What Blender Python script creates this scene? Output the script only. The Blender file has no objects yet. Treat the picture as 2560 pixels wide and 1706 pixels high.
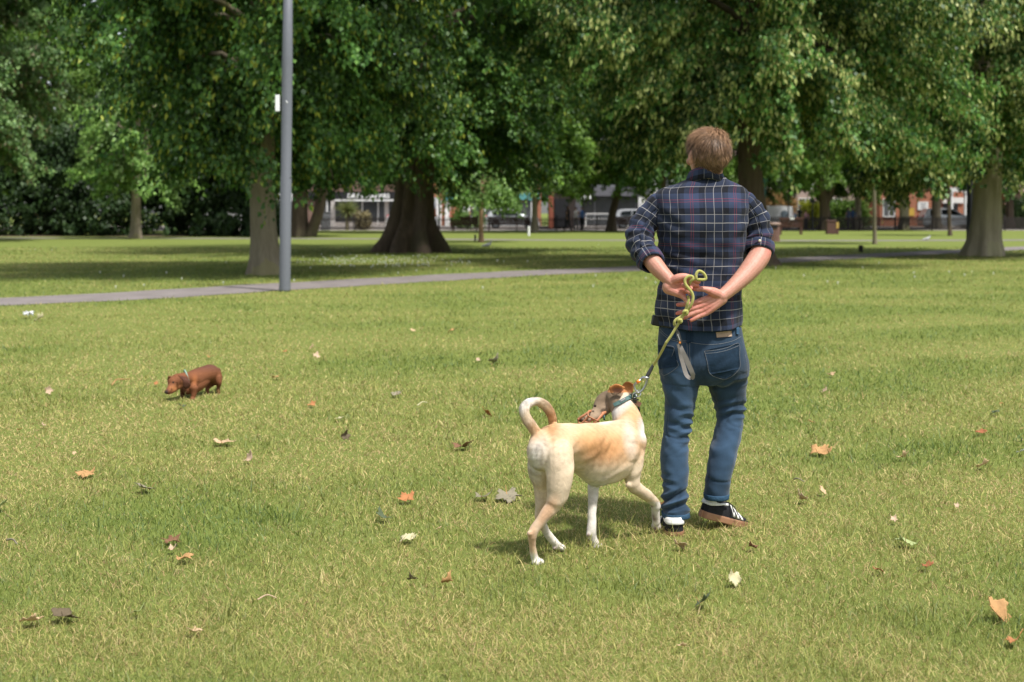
import bpy, math, random
import numpy as np
from mathutils import Vector, Matrix
from mathutils.bvhtree import BVHTree

SKIP = set(''.split(','))
# ------------------------------------------------------------------ camera, sky, sun, exposure
FPX, HZ, CH = 3556.0, 526.0, 1.41          # focal length and horizon in photo pixels, eye height in metres
S = bpy.context.scene
COL = S.collection
cam_d = bpy.data.cameras.new('camera')
cam = bpy.data.objects.new('camera', cam_d)
COL.objects.link(cam)
cam.location = (0, 0, CH)
cam.rotation_euler = (math.pi / 2, 0, 0)
cam_d.sensor_width = 36.0
cam_d.lens = 36.0 * FPX / 2560.0
cam_d.shift_y = -(853.0 - HZ) / 2560.0
cam_d.clip_start, cam_d.clip_end = 0.1, 2000
cam_d.dof.use_dof = True
cam_d.dof.focus_distance = 6.15
cam_d.dof.aperture_fstop = 3.8
S.camera = cam

SUN_EL, SUN_AZ = math.radians(63), math.radians(138)   # azimuth clockwise from +Y: behind the camera, to its right
world = bpy.data.worlds.new('World')
S.world = world
world.use_nodes = True
wn = world.node_tree.nodes
sky = wn.new('ShaderNodeTexSky')
sky.sky_type = 'NISHITA'
sky.sun_disc = False
sky.sun_elevation = SUN_EL
sky.sun_rotation = SUN_AZ
sky.air_density, sky.dust_density = 1.0, 2.0
hs = wn.new('ShaderNodeHueSaturation')             # thin bright cloud: a paler sky than a clear blue one
hs.inputs['Saturation'].default_value = 0.42
world.node_tree.links.new(sky.outputs[0], hs.inputs['Color'])
world.node_tree.links.new(hs.outputs[0], wn['Background'].inputs[0])
wn['Background'].inputs[1].default_value = 0.128
sd = bpy.data.lights.new('sun', 'SUN')
sd.energy = 3.75
sd.angle = math.radians(4.0)
sd.color = (1.0, 0.97, 0.92)
sun = bpy.data.objects.new('sun', sd)
COL.objects.link(sun)
_d = Vector((math.sin(SUN_AZ) * math.cos(SUN_EL), math.cos(SUN_AZ) * math.cos(SUN_EL), math.sin(SUN_EL)))
sun.rotation_euler = (-_d).to_track_quat('-Z', 'Y').to_euler()
sun.location = _d * 60
S.view_settings.view_transform = 'Standard'
S.view_settings.look = 'None'
S.view_settings.exposure = 0.66
S.view_settings.gamma = 1.0
S.cycles.max_bounces = 6
S.cycles.diffuse_bounces = 3
S.cycles.glossy_bounces = 2
S.cycles.transmission_bounces = 4
S.cycles.use_denoising = True

# ------------------------------------------------------------------ helpers
def V(px, py, Y):                     # the world point seen at photo pixel (px, py) at depth Y
    return Vector(((px - 1280) / FPX * Y, Y, CH - (py - HZ) / FPX * Y))
def G(px, py):                        # the ground point under a photo pixel
    Y = CH * FPX / (py - HZ)
    return Vector(((px - 1280) / FPX * Y, Y, 0.0))

def link(o, parent=None):
    COL.objects.link(o)
    if parent is not None:
        o.parent = parent
        o.matrix_parent_inverse = parent.matrix_world.inverted()
    return o
def tag(o, label=None, cat=None, group=None, kind=None):
    if label: o['label'] = label
    if cat: o['category'] = cat
    if group: o['group'] = group
    if kind: o['kind'] = kind
    return o
def empty(name, loc, label=None, cat=None, group=None, rz=0.0):
    o = bpy.data.objects.new(name, None)
    o.empty_display_size = 0.1
    COL.objects.link(o)
    o.location = loc
    o.rotation_euler = (0, 0, rz)
    o.matrix_world = Matrix.Translation(Vector(loc)) @ Matrix.Rotation(rz, 4, 'Z')
    return tag(o, label, cat, group)
def copy_tree(o, parent=None):
    c = o.copy()
    COL.objects.link(c)
    if parent is not None: c.parent = parent
    for ch in list(o.children): copy_tree(ch, c)
    return c

class MB:                              # collects shapes, then links them as ONE mesh object
    def __init__(s): s.v, s.f = [], []
    def add(s, vs, fs):
        b = len(s.v)
        s.v.extend([tuple(p) for p in vs])
        s.f.extend([tuple(i + b for i in f) for f in fs])
        return s
    def box(s, c, size, rz=0.0, rx=0.0, ry=0.0):
        m = Matrix.Rotation(rz, 3, 'Z') @ Matrix.Rotation(rx, 3, 'X') @ Matrix.Rotation(ry, 3, 'Y')
        vs = [Vector(c) + m @ Vector((x * size[0] / 2, y * size[1] / 2, z * size[2] / 2))
              for x in (-1, 1) for y in (-1, 1) for z in (-1, 1)]
        return s.add(vs, [(0, 1, 3, 2), (4, 6, 7, 5), (0, 4, 5, 1), (2, 3, 7, 6), (0, 2, 6, 4), (1, 5, 7, 3)])
    def tube(s, pts, rad, n=8, cap=True, flat=1.0, up=None):
        vs, fs = tube(pts, rad, n, cap, flat, up)
        return s.add(vs, fs)
    def prism(s, poly, y0, y1, axis='y'):      # polygon in xz extruded along y
        k = len(poly)
        vs = [(p[0], y0, p[1]) for p in poly] + [(p[0], y1, p[1]) for p in poly]
        fs = [tuple(range(k)), tuple(range(2 * k - 1, k - 1, -1))]
        fs += [(i, i + k, (i + 1) % k + k, (i + 1) % k) for i in range(k)]
        return s.add(vs, fs)
    def ellipsoid(s, c, r, m=None, n=16, k=10):
        vs, fs = [], []
        for i in range(k + 1):
            t = math.pi * i / k
            for j in range(n):
                a = 2 * math.pi * j / n
                p = Vector((r[0] * math.sin(t) * math.cos(a), r[1] * math.sin(t) * math.sin(a), r[2] * math.cos(t)))
                if m is not None: p = m @ p
                vs.append(p + Vector(c))
        for i in range(k):
            for j in range(n):
                fs.append((i * n + j, (i + 1) * n + j, (i + 1) * n + (j + 1) % n, i * n + (j + 1) % n))
        return s.add(vs, fs)
    def build(s, name, mat, parent=None, smooth=False, bevel=0.0):
        o = mesh_obj(name, s.v, s.f, mat, parent, smooth)
        if bevel > 0:
            b = o.modifiers.new('bevel', 'BEVEL')
            b.width, b.segments, b.limit_method = bevel, 2, 'ANGLE'
        return o

def mesh_obj(name, vs, fs, mat=None, parent=None, smooth=False):
    me = bpy.data.meshes.new(name)
    me.from_pydata([tuple(v) for v in vs], [], fs)
    me.update()
    if smooth: me.polygons.foreach_set('use_smooth', [True] * len(me.polygons))
    o = bpy.data.objects.new(name, me)
    if mat: me.materials.append(mat)
    return link(o, parent)

def np_mesh(name, co, faces, mat=None, parent=None, smooth=False, col=None):   # faces: (n,k) int array
    me = bpy.data.meshes.new(name)
    n, k = faces.shape
    me.vertices.add(len(co)); me.vertices.foreach_set('co', np.ascontiguousarray(co, dtype=np.float32).ravel())
    me.loops.add(n * k); me.loops.foreach_set('vertex_index', np.ascontiguousarray(faces, dtype=np.int32).ravel())
    me.polygons.add(n); me.polygons.foreach_set('loop_start', np.arange(0, n * k, k, dtype=np.int32))
    if smooth: me.polygons.foreach_set('use_smooth', np.ones(n, dtype=bool))
    me.update(calc_edges=True)
    if col is not None: set_col(me, col)
    if mat: me.materials.append(mat)
    return link(bpy.data.objects.new(name, me), parent)
def set_col(me, col):
    a = me.attributes.new('Col', 'FLOAT_COLOR', 'POINT')
    c = np.ones((len(col), 4), dtype=np.float32); c[:, :3] = col
    a.data.foreach_set('color', c.ravel())

def spline(pts, n):                    # Catmull-Rom through rows of any width, n samples per span
    P = np.array([list(p) for p in pts], dtype=float)
    if len(P) < 3 or n <= 1: return P
    Q = np.vstack([2 * P[0] - P[1], P, 2 * P[-1] - P[-2]])
    out = []
    for i in range(1, len(Q) - 2):
        for t in np.arange(n) / n:
            a, b, c, d = Q[i - 1], Q[i], Q[i + 1], Q[i + 2]
            out.append(0.5 * ((2 * b) + (c - a) * t + (2 * a - 5 * b + 4 * c - d) * t * t + (3 * b - a - 3 * c + d) * t ** 3))
    out.append(P[-1])
    return np.array(out)

def tube(pts, rad, n=8, cap=True, flat=1.0, up=None):
    pts = [Vector(p) for p in pts]
    m = len(pts)
    if not hasattr(rad, '__len__'): rad = [rad] * m
    if not hasattr(flat, '__len__'): flat = [flat] * m
    tans = [(pts[min(i + 1, m - 1)] - pts[max(i - 1, 0)]).normalized() for i in range(m)]
    u = Vector(up) if up else (Vector((0, 0, 1)) if abs(tans[0].z) < 0.9 else Vector((0, 1, 0)))
    vs, fs = [], []
    a = (u - tans[0] * u.dot(tans[0])).normalized()
    for i in range(m):
        if up: a = Vector(up)
        a = (a - tans[i] * a.dot(tans[i])).normalized()
        b = tans[i].cross(a)
        for j in range(n):
            t = 2 * math.pi * j / n
            vs.append(pts[i] + a * (math.cos(t) * rad[i]) + b * (math.sin(t) * rad[i] * flat[i]))
    for i in range(m - 1):
        for j in range(n):
            fs.append((i * n + j, i * n + (j + 1) % n, (i + 1) * n + (j + 1) % n, (i + 1) * n + j))
    if cap:
        fs.append(tuple(reversed(range(n))))
        fs.append(tuple((m - 1) * n + j for j in range(n)))
    return vs, fs

def smooth_tube(mb, rows, n=10, k=4, flat=1.0, up=None, round_ends=True):   # rows: (Vector, radius)
    R = spline([list(p) + [r] for p, r in rows], k)
    pts, rad = [Vector(r[:3]) for r in R], [max(1e-4, r[3]) for r in R]
    if round_ends:
        for end in (0, -1):
            q = pts[1] if end == 0 else pts[-2]
            t = (pts[end] - q).normalized()
            r, p = rad[end], pts[end]
            ex = [(p + t * (r * x), r * y) for x, y in ((0.38, 0.92), (0.7, 0.71), (0.93, 0.37), (1.0, 0.05))]
            if end == 0:
                pts = [e[0] for e in reversed(ex)] + pts; rad = [e[1] for e in reversed(ex)] + rad
            else:
                pts += [e[0] for e in ex]; rad += [e[1] for e in ex]
    mb.tube(pts, rad, n, True, flat, up)

def voxel(mb, size, smooth_it=4, fac=0.5):                # merge closed shapes into one continuous skin
    me = bpy.data.meshes.new('tmp'); me.from_pydata(mb.v, [], mb.f); me.update()
    o = bpy.data.objects.new('tmp', me); COL.objects.link(o)
    r = o.modifiers.new('r', 'REMESH'); r.mode = 'VOXEL'; r.voxel_size = size
    if smooth_it:
        sm = o.modifiers.new('s', 'SMOOTH'); sm.factor = fac; sm.iterations = smooth_it
    dg = bpy.context.evaluated_depsgraph_get(); dg.update()
    res = bpy.data.meshes.new_from_object(o.evaluated_get(dg))
    bpy.data.objects.remove(o); bpy.data.meshes.remove(me)
    res.polygons.foreach_set('use_smooth', [True] * len(res.polygons))
    return res
def unit(a): return a / (np.linalg.norm(a, axis=1)[:, None] + 1e-9)
def get_co(me):
    a = np.empty(len(me.vertices) * 3, dtype=np.float32); me.vertices.foreach_get('co', a); return a.reshape(-1, 3)
def get_no(me):
    a = np.empty(len(me.vertices) * 3, dtype=np.float32); me.vertices.foreach_get('normal', a); return a.reshape(-1, 3)
def set_co(me, co):
    me.vertices.foreach_set('co', np.ascontiguousarray(co, dtype=np.float32).ravel()); me.update()

def vnoise(p, f, seed=0):              # smooth pseudo-noise in -1..1 from summed sines, vectorised
    r = np.random.RandomState(seed); out = 0
    for i in range(6):
        d = r.normal(size=3); d /= np.linalg.norm(d)
        out = out + np.sin(p @ d * f * r.uniform(0.6, 1.7) + r.uniform(0, 6.28) + 1.2 * np.sin(p @ np.roll(d, 1) * f * 0.7 + r.uniform(0, 6)))
    return out / 3.2

# ------------------------------------------------------------------ materials
class NT:
    def __init__(s, name):
        s.m = bpy.data.materials.new(name); s.m.use_nodes = True
        s.t = s.m.node_tree; s.n = s.t.nodes; s.b = s.n['Principled BSDF']; s.out = s.n['Material Output']
    def node(s, typ, **kw):
        n = s.n.new(typ)
        for k, v in kw.items(): setattr(n, k, v)
        return n
    def put(s, inp, val):
        if isinstance(val, bpy.types.NodeSocket): s.t.links.new(val, inp)
        elif val is not None:
            if isinstance(val, (tuple, list)) and len(val) == 3 and inp.type == 'RGBA': val = (*val, 1.0)
            inp.default_value = val
    def math(s, op, a, b=None, c=None, clamp=False):
        n = s.node('ShaderNodeMath', operation=op, use_clamp=clamp)
        s.put(n.inputs[0], a); s.put(n.inputs[1], b)
        if c is not None: s.put(n.inputs[2], c)
        return n.outputs[0]
    def mix(s, f, a, b, blend='MIX'):
        n = s.node('ShaderNodeMix', data_type='RGBA', blend_type=blend, clamp_factor=True)
        s.put(n.inputs[0], f); s.put(n.inputs[6], a); s.put(n.inputs[7], b)
        return n.outputs[2]
    def noise(s, scale, detail=4, rough=0.55, co=None, dist=0.0):
        n = s.node('ShaderNodeTexNoise')
        n.inputs['Scale'].default_value = scale; n.inputs['Detail'].default_value = detail
        n.inputs['Roughness'].default_value = rough; n.inputs['Distortion'].default_value = dist
        if co is not None: s.t.links.new(co, n.inputs['Vector'])
        return n.outputs[0]
    def co(s, which='Object', scale=None):
        o = s.node('ShaderNodeTexCoord').outputs[which]
        if scale:
            m = s.node('ShaderNodeMapping'); m.inputs['Scale'].default_value = scale
            s.t.links.new(o, m.inputs[0]); o = m.outputs[0]
        return o
    def ramp(s, f, stops):
        n = s.node('ShaderNodeValToRGB'); e = n.color_ramp.elements
        while len(e) < len(stops): e.new(0.5)
        for el, (p, c) in zip(e, stops):
            el.position = p; el.color = (*c, 1) if len(c) == 3 else c
        s.t.links.new(f, n.inputs[0]); return n.outputs[0]
    def attr(s, name='Col'):
        return s.node('ShaderNodeAttribute', attribute_name=name).outputs['Color']
    def bump(s, h, strength=0.3, dist=0.01):
        n = s.node('ShaderNodeBump'); n.inputs['Strength'].default_value = strength; n.inputs['Distance'].default_value = dist
        s.t.links.new(h, n.inputs['Height']); s.t.links.new(n.outputs[0], s.b.inputs['Normal'])
    def set(s, color=None, rough=None, metal=None, spec=None, sheen=None, coat=None):
        i = s.b.inputs
        s.put(i['Base Color'], color); s.put(i['Roughness'], rough); s.put(i['Metallic'], metal)
        s.put(i['Specular IOR Level'], spec); s.put(i['Sheen Weight'], sheen); s.put(i['Coat Weight'], coat)
        return s
    def translucent(s, color, fac):
        t = s.node('ShaderNodeBsdfTranslucent'); s.put(t.inputs[0], color)
        m = s.node('ShaderNodeMixShader'); m.inputs[0].default_value = fac
        s.t.links.new(s.b.outputs[0], m.inputs[1]); s.t.links.new(t.outputs[0], m.inputs[2])
        s.t.links.new(m.outputs[0], s.out.inputs[0])

def plain(name, col, rough=0.6, metal=0.0, var=0.15, scale=20, bump=0.0, spec=0.4, coat=0.0):
    t = NT(name)
    nz = t.noise(scale, 5, 0.6, t.co())
    dark = tuple(c * (1 - var) for c in col); lite = tuple(min(1, c * (1 + var)) for c in col)
    t.set(t.mix(nz, dark, lite), rough, metal, spec, coat=coat)
    if bump: t.bump(nz, bump, 0.01)
    return t.m
# ------------------------------------------------------------------ ground, paths
def mat_lawn():
    t = NT('lawn_soil')
    co = t.co()
    a = t.noise(0.35, 4, 0.6, co); b = t.noise(9.0, 6, 0.7, co); c = t.noise(60, 4, 0.7, co)
    col = t.mix(a, (0.088, 0.140, 0.024), (0.175, 0.185, 0.047))
    col = t.mix(t.math('MULTIPLY', b, 0.75), col, (0.085, 0.15, 0.02))
    col = t.mix(t.math('MULTIPLY', c, 0.35), col, (0.26, 0.23, 0.09))
    t.set(col, 0.95, spec=0.1)
    t.bump(c, 0.6, 0.02)
    return t.m
M_LAWN = mat_lawn()
lawn = mesh_obj('lawn', [(-300, -40, 0), (300, -40, 0), (300, 600, 0), (-300, 600, 0)], [(0, 1, 2, 3)], M_LAWN)
tag(lawn, kind='structure')

M_PATH = plain('worn_tarmac', (0.18, 0.158, 0.150), 0.9, var=0.45, scale=2.2, bump=0.2, spec=0.2)
def strip(name, mid, width, z, mat, k=10):
    P = spline([(p[0], p[1]) for p in mid], k)
    vs = []
    for i in range(len(P)):
        d = P[min(i + 1, len(P) - 1)] - P[max(i - 1, 0)]; d /= np.linalg.norm(d)
        nrm = np.array((-d[1], d[0]))
        w = width[i] if hasattr(width, '__len__') else width
        w = w * (1 + 0.03 * math.sin(i * 1.7) + 0.02 * math.sin(i * 5.3))
        for sgn in (1, -1): vs.append((*(P[i] + nrm * (w / 2 + .05 * math.sin(i * 2.9 * (1.3 + .3 * sgn))) * sgn), z))
    fs = [(2 * i + 1, 2 * i + 3, 2 * i + 2, 2 * i) for i in range(len(P) - 1)]
    return tag(mesh_obj(name, vs, fs, mat), kind='structure'), P
PATH_MID = [(-26, 14.5), (-16, 18.3), (-7.9, 21.9), (-4.2, 26.3), (0.2, 31.7), (3.1, 34.4), (7.6, 39.9), (11.6, 44.6), (19.5, 53.5), (34, 70)]
_, PATH_P = strip('path', PATH_MID, 1.9, 0.006, M_PATH)
_, PATH2_P = strip('path', [(-80, 74), (-30, 72), (-8, 70), (2, 67), (12, 66), (24, 67), (60, 74)], 2.4, 0.006, M_PATH)
M_PAVE = plain('paving_slabs', (0.30, 0.27, 0.25), 0.9, var=0.2, scale=1.5, spec=0.2)
tag(mesh_obj('pavement', [(-160, 98.6, 0.008), (160, 98.6, 0.008), (160, 103, 0.008), (-160, 103, 0.008)], [(0, 1, 2, 3)], M_PAVE), kind='structure')
M_ROAD = plain('road_tarmac', (0.075, 0.075, 0.08), 0.9, var=0.2, scale=1.0, spec=0.2)
tag(mesh_obj('road', [(-160, 103, 0.004), (160, 103, 0.004), (160, 113, 0.004), (-160, 113, 0.004)], [(0, 1, 2, 3)], M_ROAD), kind='structure')
k = MB().box((0, 115.5, 0.06), (320, 5, 0.12)).box((0, 102.9, 0.05), (320, 0.2, 0.12))
tag(k.build('pavement', M_PAVE), kind='structure')

# ------------------------------------------------------------------ grass blades (stuff)
def path_dist(x, y, P):
    d = np.full(x.shape, 1e9)
    for i in range(len(P) - 1):
        a, b = P[i], P[i + 1]; ab = b - a
        t = np.clip(((x - a[0]) * ab[0] + (y - a[1]) * ab[1]) / (ab @ ab), 0, 1)
        d = np.minimum(d, np.hypot(x - a[0] - t * ab[0], y - a[1] - t * ab[1]))
    return d
FEET = [tuple(V(px, py, Y))[:2] for px, py, Y in ((1684, 1327, 6.12), (1800, 1305, 6.30), (1346, 1408, 5.62), (1400, 1380, 5.86), (1490, 1370, 5.90), (1640, 1325, 6.16))]
def grass():
    r = np.random.RandomState(5)
    X, Y, W, L, KIND = [], [], [], [], []
    for y0, y1 in ((3.0, 5), (5, 7.5), (7.5, 11), (11, 16), (16, 24), (24, 36), (36, 54)):
        den = lambda q: 13500 * np.minimum(1, (4.6 / q) ** 2.05) * np.minimum(1, (15 / q) ** .35)
        n = int(den(y0) * (0.372 * (y1 + y0) + 3.8) * (y1 - y0))
        y = np.sqrt(r.uniform(y0 ** 2, y1 ** 2, n)); x = r.uniform(-1, 1, n) * (0.372 * y + 1.9)
        k = (r.uniform(size=n) < den(y) / den(y0)) & (np.abs(x) < .372 * y + 1.9 - np.abs(r.normal(0, .35, n))); y, x = y[k], x[k]; n = len(y)
        X.append(x); Y.append(y); W.append(np.maximum(.0023, .00052 * y) * r.uniform(.6, 1.3, n)); L.append((.027 + .0005 * y) * r.gamma(5, 1 / 5, n))
    x, y, w, l = map(np.concatenate, (X, Y, W, L))
    keep = path_dist(x, y, PATH_P) > 0.93 + r.normal(0, .06, len(x))
    x, y, w, l = x[keep], y[keep], w[keep], l[keep]
    n = len(x)
    p = np.stack([x, y, np.zeros(n)], 1)
    big = vnoise(p, 1.3, 1) * .7 + vnoise(p, 4.0, 2) * .55 + vnoise(p, 0.45, 7) * .7
    fine = vnoise(p, 14.0, 3)
    far = np.clip((y - 10) / 14, 0, 1)
    tuft = np.clip(vnoise(p, 7.0, 9) - .35, 0, 1)
    l *= (1 + .22 * fine + .40 * tuft - .20 * np.clip(big, 0, 1))
    for fx, fy in FEET:                     # a little longer round the feet, where the mower and the wind leave it
        l *= 1 + .55 * np.exp(-((x - fx) ** 2 + (y - fy) ** 2) / .14 ** 2)
    straw = r.uniform(size=n) < np.clip(.58 + .38 * big + .14 * fine - .26 * far - .25 * tuft, .06, .9)
    tint = r.uniform(size=n)[:, None]
    g1, g2, g3 = np.array((.105, .165, .026)), np.array((.26, .30, .070)), np.array((.105, .165, .070))
    col = g1 * (1 - tint) + g2 * tint
    blu = (r.uniform(size=n) < .14)[:, None]
    col = np.where(blu, g3 * (.7 + .8 * tint), col)
    yel = np.clip(.50 + .50 * big - .28 * far - .25 * tuft, 0, 1)[:, None]
    col = col * (1 - yel) + np.array((.42, .37, .12)) * yel * (.65 + .7 * tint)
    l = np.where(straw, l * .78, l)
    sc = np.array((.54, .44, .19)) * (.55 + .6 * tint); sc2 = np.array((.40, .28, .13)) * (.6 + .6 * tint)
    col = np.where(straw[:, None], np.where((r.uniform(size=n) < .3)[:, None], sc2, sc), col)
    az = r.uniform(0, 6.283, n); lean = r.uniform(.15, 1.15, n); lean[straw] = r.uniform(.7, 1.5, straw.sum())
    d = np.stack([np.cos(az) * np.sin(lean), np.sin(az) * np.sin(lean), np.cos(lean)], 1)
    d2 = d + np.stack([np.cos(az) * .5, np.sin(az) * .5, -.35 * np.ones(n)], 1) * r.uniform(.1, 1.0, n)[:, None]
    d2 /= np.linalg.norm(d2, axis=1)[:, None]
    sa = az + np.pi / 2 + r.normal(0, .7, n)
    s = np.stack([np.cos(sa), np.sin(sa), r.normal(0, .2, n)], 1) * (w / 2)[:, None]
    mid = p + d * (l * .55)[:, None]; tip = mid + d2 * (l * .55)[:, None]
    tip[:, 2] = np.maximum(tip[:, 2], .003); mid[:, 2] = np.maximum(mid[:, 2], .004)
    p = p.copy(); p[:, 2] -= .004
    near = y < 13.0 + r.normal(0, 2.0, n)
    parts, cols, faces, base = [], [], [], 0
    a = near; m = a.sum()                        # five-vertex bent blades
    co = np.stack([p[a] - s[a], p[a] + s[a], mid[a] + s[a] * .85, mid[a] - s[a] * .85, tip[a]], 1)
    i = np.arange(m)[:, None] * 5
    tri = np.concatenate([i + np.array((0, 1, 2)), i + np.array((0, 2, 3)), i + np.array((3, 2, 4))])
    parts.append(co.reshape(-1, 3)); cols.append(np.repeat(col[a], 5, 0)); faces.append(tri); base = 5 * m
    b = ~near; m = b.sum()
    co = np.stack([p[b] - s[b] * 1.2, p[b] + s[b] * 1.2, mid[b] * .3 + tip[b] * .7], 1)
    i = np.arange(m)[:, None] * 3 + base
    parts.append(co.reshape(-1, 3)); cols.append(np.repeat(col[b], 3, 0)); faces.append(i + np.array((0, 1, 2)))
    t = NT('grass_blade')
    c = t.attr()
    t.set(c, 0.55, spec=0.25); t.translucent(c, 0.30)
    o = np_mesh('grass', np.concatenate(parts), np.concatenate(faces), t.m, col=np.concatenate(cols))
    tag(o, 'short mown green and straw coloured grass of the lawn', 'grass', kind='stuff')
if 'grass' not in SKIP: grass()

def daisies():
    r = np.random.RandomState(3); co, fs = [], []
    for i in range(260):
        px, py = r.normal(950, 110), r.normal(655, 7)
        if i > 200: px, py = r.uniform(0, 2500), r.uniform(612, 730)
        g = G(px, py)
        if path_dist(np.array([g.x]), np.array([g.y]), PATH_P)[0] < 1.1: continue
        b = len(co); s = r.uniform(.012, .022); a0 = r.uniform(0, 6)
        co += [(g.x + s * math.cos(a0 + k * 1.0472), g.y + s * math.sin(a0 + k * 1.0472), .055) for k in range(6)] + [(g.x, g.y, .0)]
        fs += [(b + k, b + (k + 1) % 6, b + 6) for k in range(6)]
        fs += [(b, b + 1, b + 2), (b, b + 2, b + 3), (b, b + 3, b + 4), (b, b + 4, b + 5)]
    o = mesh_obj('daisies', co, fs, plain('daisy_white', (.8, .8, .74), .7, var=.08))
    tag(o, 'white daisies dotted over the shaded lawn', 'daisies', kind='stuff')
daisies()
# ------------------------------------------------------------------ trees
def mat_leaf():
    t = NT('foliage')
    c = t.attr()
    t.set(c, 0.48, spec=0.30); t.translucent(c, 0.30)
    return t.m
M_LEAF = mat_leaf()
def mat_bark(name, c1, c2, c3, vs=(6, 6, 1.2), bump=0.7):
    t = NT(name)
    co = t.co('Object', vs)
    a = t.noise(2.0, 6, 0.65, co); b = t.noise(0.9, 3, 0.5, t.co())
    col = t.mix(a, c1, c2); col = t.mix(t.math('MULTIPLY', t.math('GREATER_THAN', b, 0.56), 0.6), col, c3)
    t.set(col, 0.95, spec=0.15); t.bump(a, bump, 0.05)
    return t.m
M_BARK = mat_bark('bark_grey_brown', (.12, .098, .068), (.31, .27, .19), (.24, .22, .10))
M_BARKD = mat_bark('bark_dark', (.034, .026, .018), (.16, .12, .085), (.09, .08, .045), (5, 5, 1.0), 1.0)
M_BARKP = mat_bark('bark_pale', (.20, .17, .12), (.44, .385, .28), (.34, .32, .19), (4, 4, .9), .5)

LIME = [((.030, .075, .014), (.075, .150, .028), 1.0)]
def palette(kind, n, r):
    t = r.uniform(size=n)[:, None]
    if kind == 'lime': c = np.array((.024, .074, .016)) * (1 - t) + np.array((.112, .225, .040)) * t
    elif kind == 'bright': c = np.array((.060, .14, .018)) * (1 - t) + np.array((.17, .28, .038)) * t
    elif kind == 'maple': c = np.array((.055, .125, .035)) * (1 - t) + np.array((.16, .25, .075)) * t
    elif kind == 'dark': c = np.array((.016, .040, .012)) * (1 - t) + np.array((.045, .085, .022)) * t
    elif kind == 'fresh': c = np.array((.085, .18, .04)) * (1 - t) + np.array((.22, .35, .085)) * t
    elif kind == 'golden': c = np.array((.25, .30, .015)) * (1 - t) + np.array((.45, .47, .03)) * t
    elif kind == 'rust': c = np.array((.20, .12, .04)) * (1 - t) + np.array((.36, .22, .08)) * t
    elif kind == 'dead': c = np.array((.20, .15, .12)) * (1 - t) + np.array((.36, .28, .23)) * t
    elif kind == 'seed': c = np.array((.15, .13, .06)) * (1 - t) + np.array((.26, .22, .11)) * t
    elif kind == 'bract': c = np.array((.28, .34, .085)) * (1 - t) + np.array((.58, .60, .23)) * t
    elif kind == 'bractdull': c = np.array((.17, .24, .03)) * (1 - t) + np.array((.38, .42, .06)) * t
    else: c = np.array((.05, .10, .02)) * np.ones((n, 1))
    return c

def leaves(P, D, N, ln, wd, col, fold=0.12):
    """kite shaped leaves: base points P, tip directions D, normals N"""
    N = N - D * np.sum(N * D, 1)[:, None]
    N /= np.linalg.norm(N, axis=1)[:, None] + 1e-9
    Sd = np.cross(D, N)
    m = P + D * (ln * .42)[:, None] + N * (fold * wd)[:, None]
    tip = P + D * ln[:, None] - N * (.06 * ln)[:, None]
    co = np.stack([P, m + Sd * (wd / 2)[:, None], tip, m - Sd * (wd / 2)[:, None]], 1).reshape(-1, 3)
    return co, np.repeat(col, 4, 0)

def spray_cloud(SP, SD, r, per, ll, kind, bract=None, bfrac=0.0, twig=0.75, scat=0.10, tone=1.0):
    """hanging leafy sprays at points SP pointing along SD"""
    n = len(SP); k = per
    t = np.tile(np.linspace(.05, 1, k), n) + r.normal(0, .05, n * k)
    L = np.repeat(twig * r.uniform(.6, 1.3, n), k)
    base = np.repeat(SP, k, 0); dr = np.repeat(SD, k, 0)
    P = base + dr * (t * L)[:, None] + np.array((0, 0, -1.0)) * (.32 * t * t * L)[:, None] + r.normal(0, scat, (n * k, 3))
    rd = r.normal(size=(n * k, 3))
    D = unit(dr * .45 + np.array((0, 0, -.95)) + rd * .38)
    N = unit(dr * .35 + np.array((0, 0, .75)) + r.normal(size=(n * k, 3)) * .45)
    ln = ll * r.uniform(.65, 1.3, n * k)
    c = palette(kind, n * k, r) * np.repeat(r.uniform(.72, 1.25, n) * tone, k)[:, None]
    co, cc = leaves(P, D, N, ln, ln * .78, c)
    if bract and bfrac > 0:
        sel = r.uniform(size=n * k) < bfrac * np.repeat(r.uniform(0, 2, n), k)
        Pb = P[sel] + np.array((0, 0, -.03)); m = len(Pb)
        Db = unit(np.array((0, 0, -1.0)) + dr[sel] * .2 + r.normal(size=(m, 3)) * .28)
        Nb = unit(dr[sel] + r.normal(size=(m, 3)) * .6)
        lb = ll * r.uniform(.9, 1.7, m)
        c2, cc2 = leaves(Pb, Db, Nb, lb, lb * .42, palette(bract, m, r))
        co, cc = np.concatenate([co, c2]), np.concatenate([cc, cc2])
    return co, cc

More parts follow.
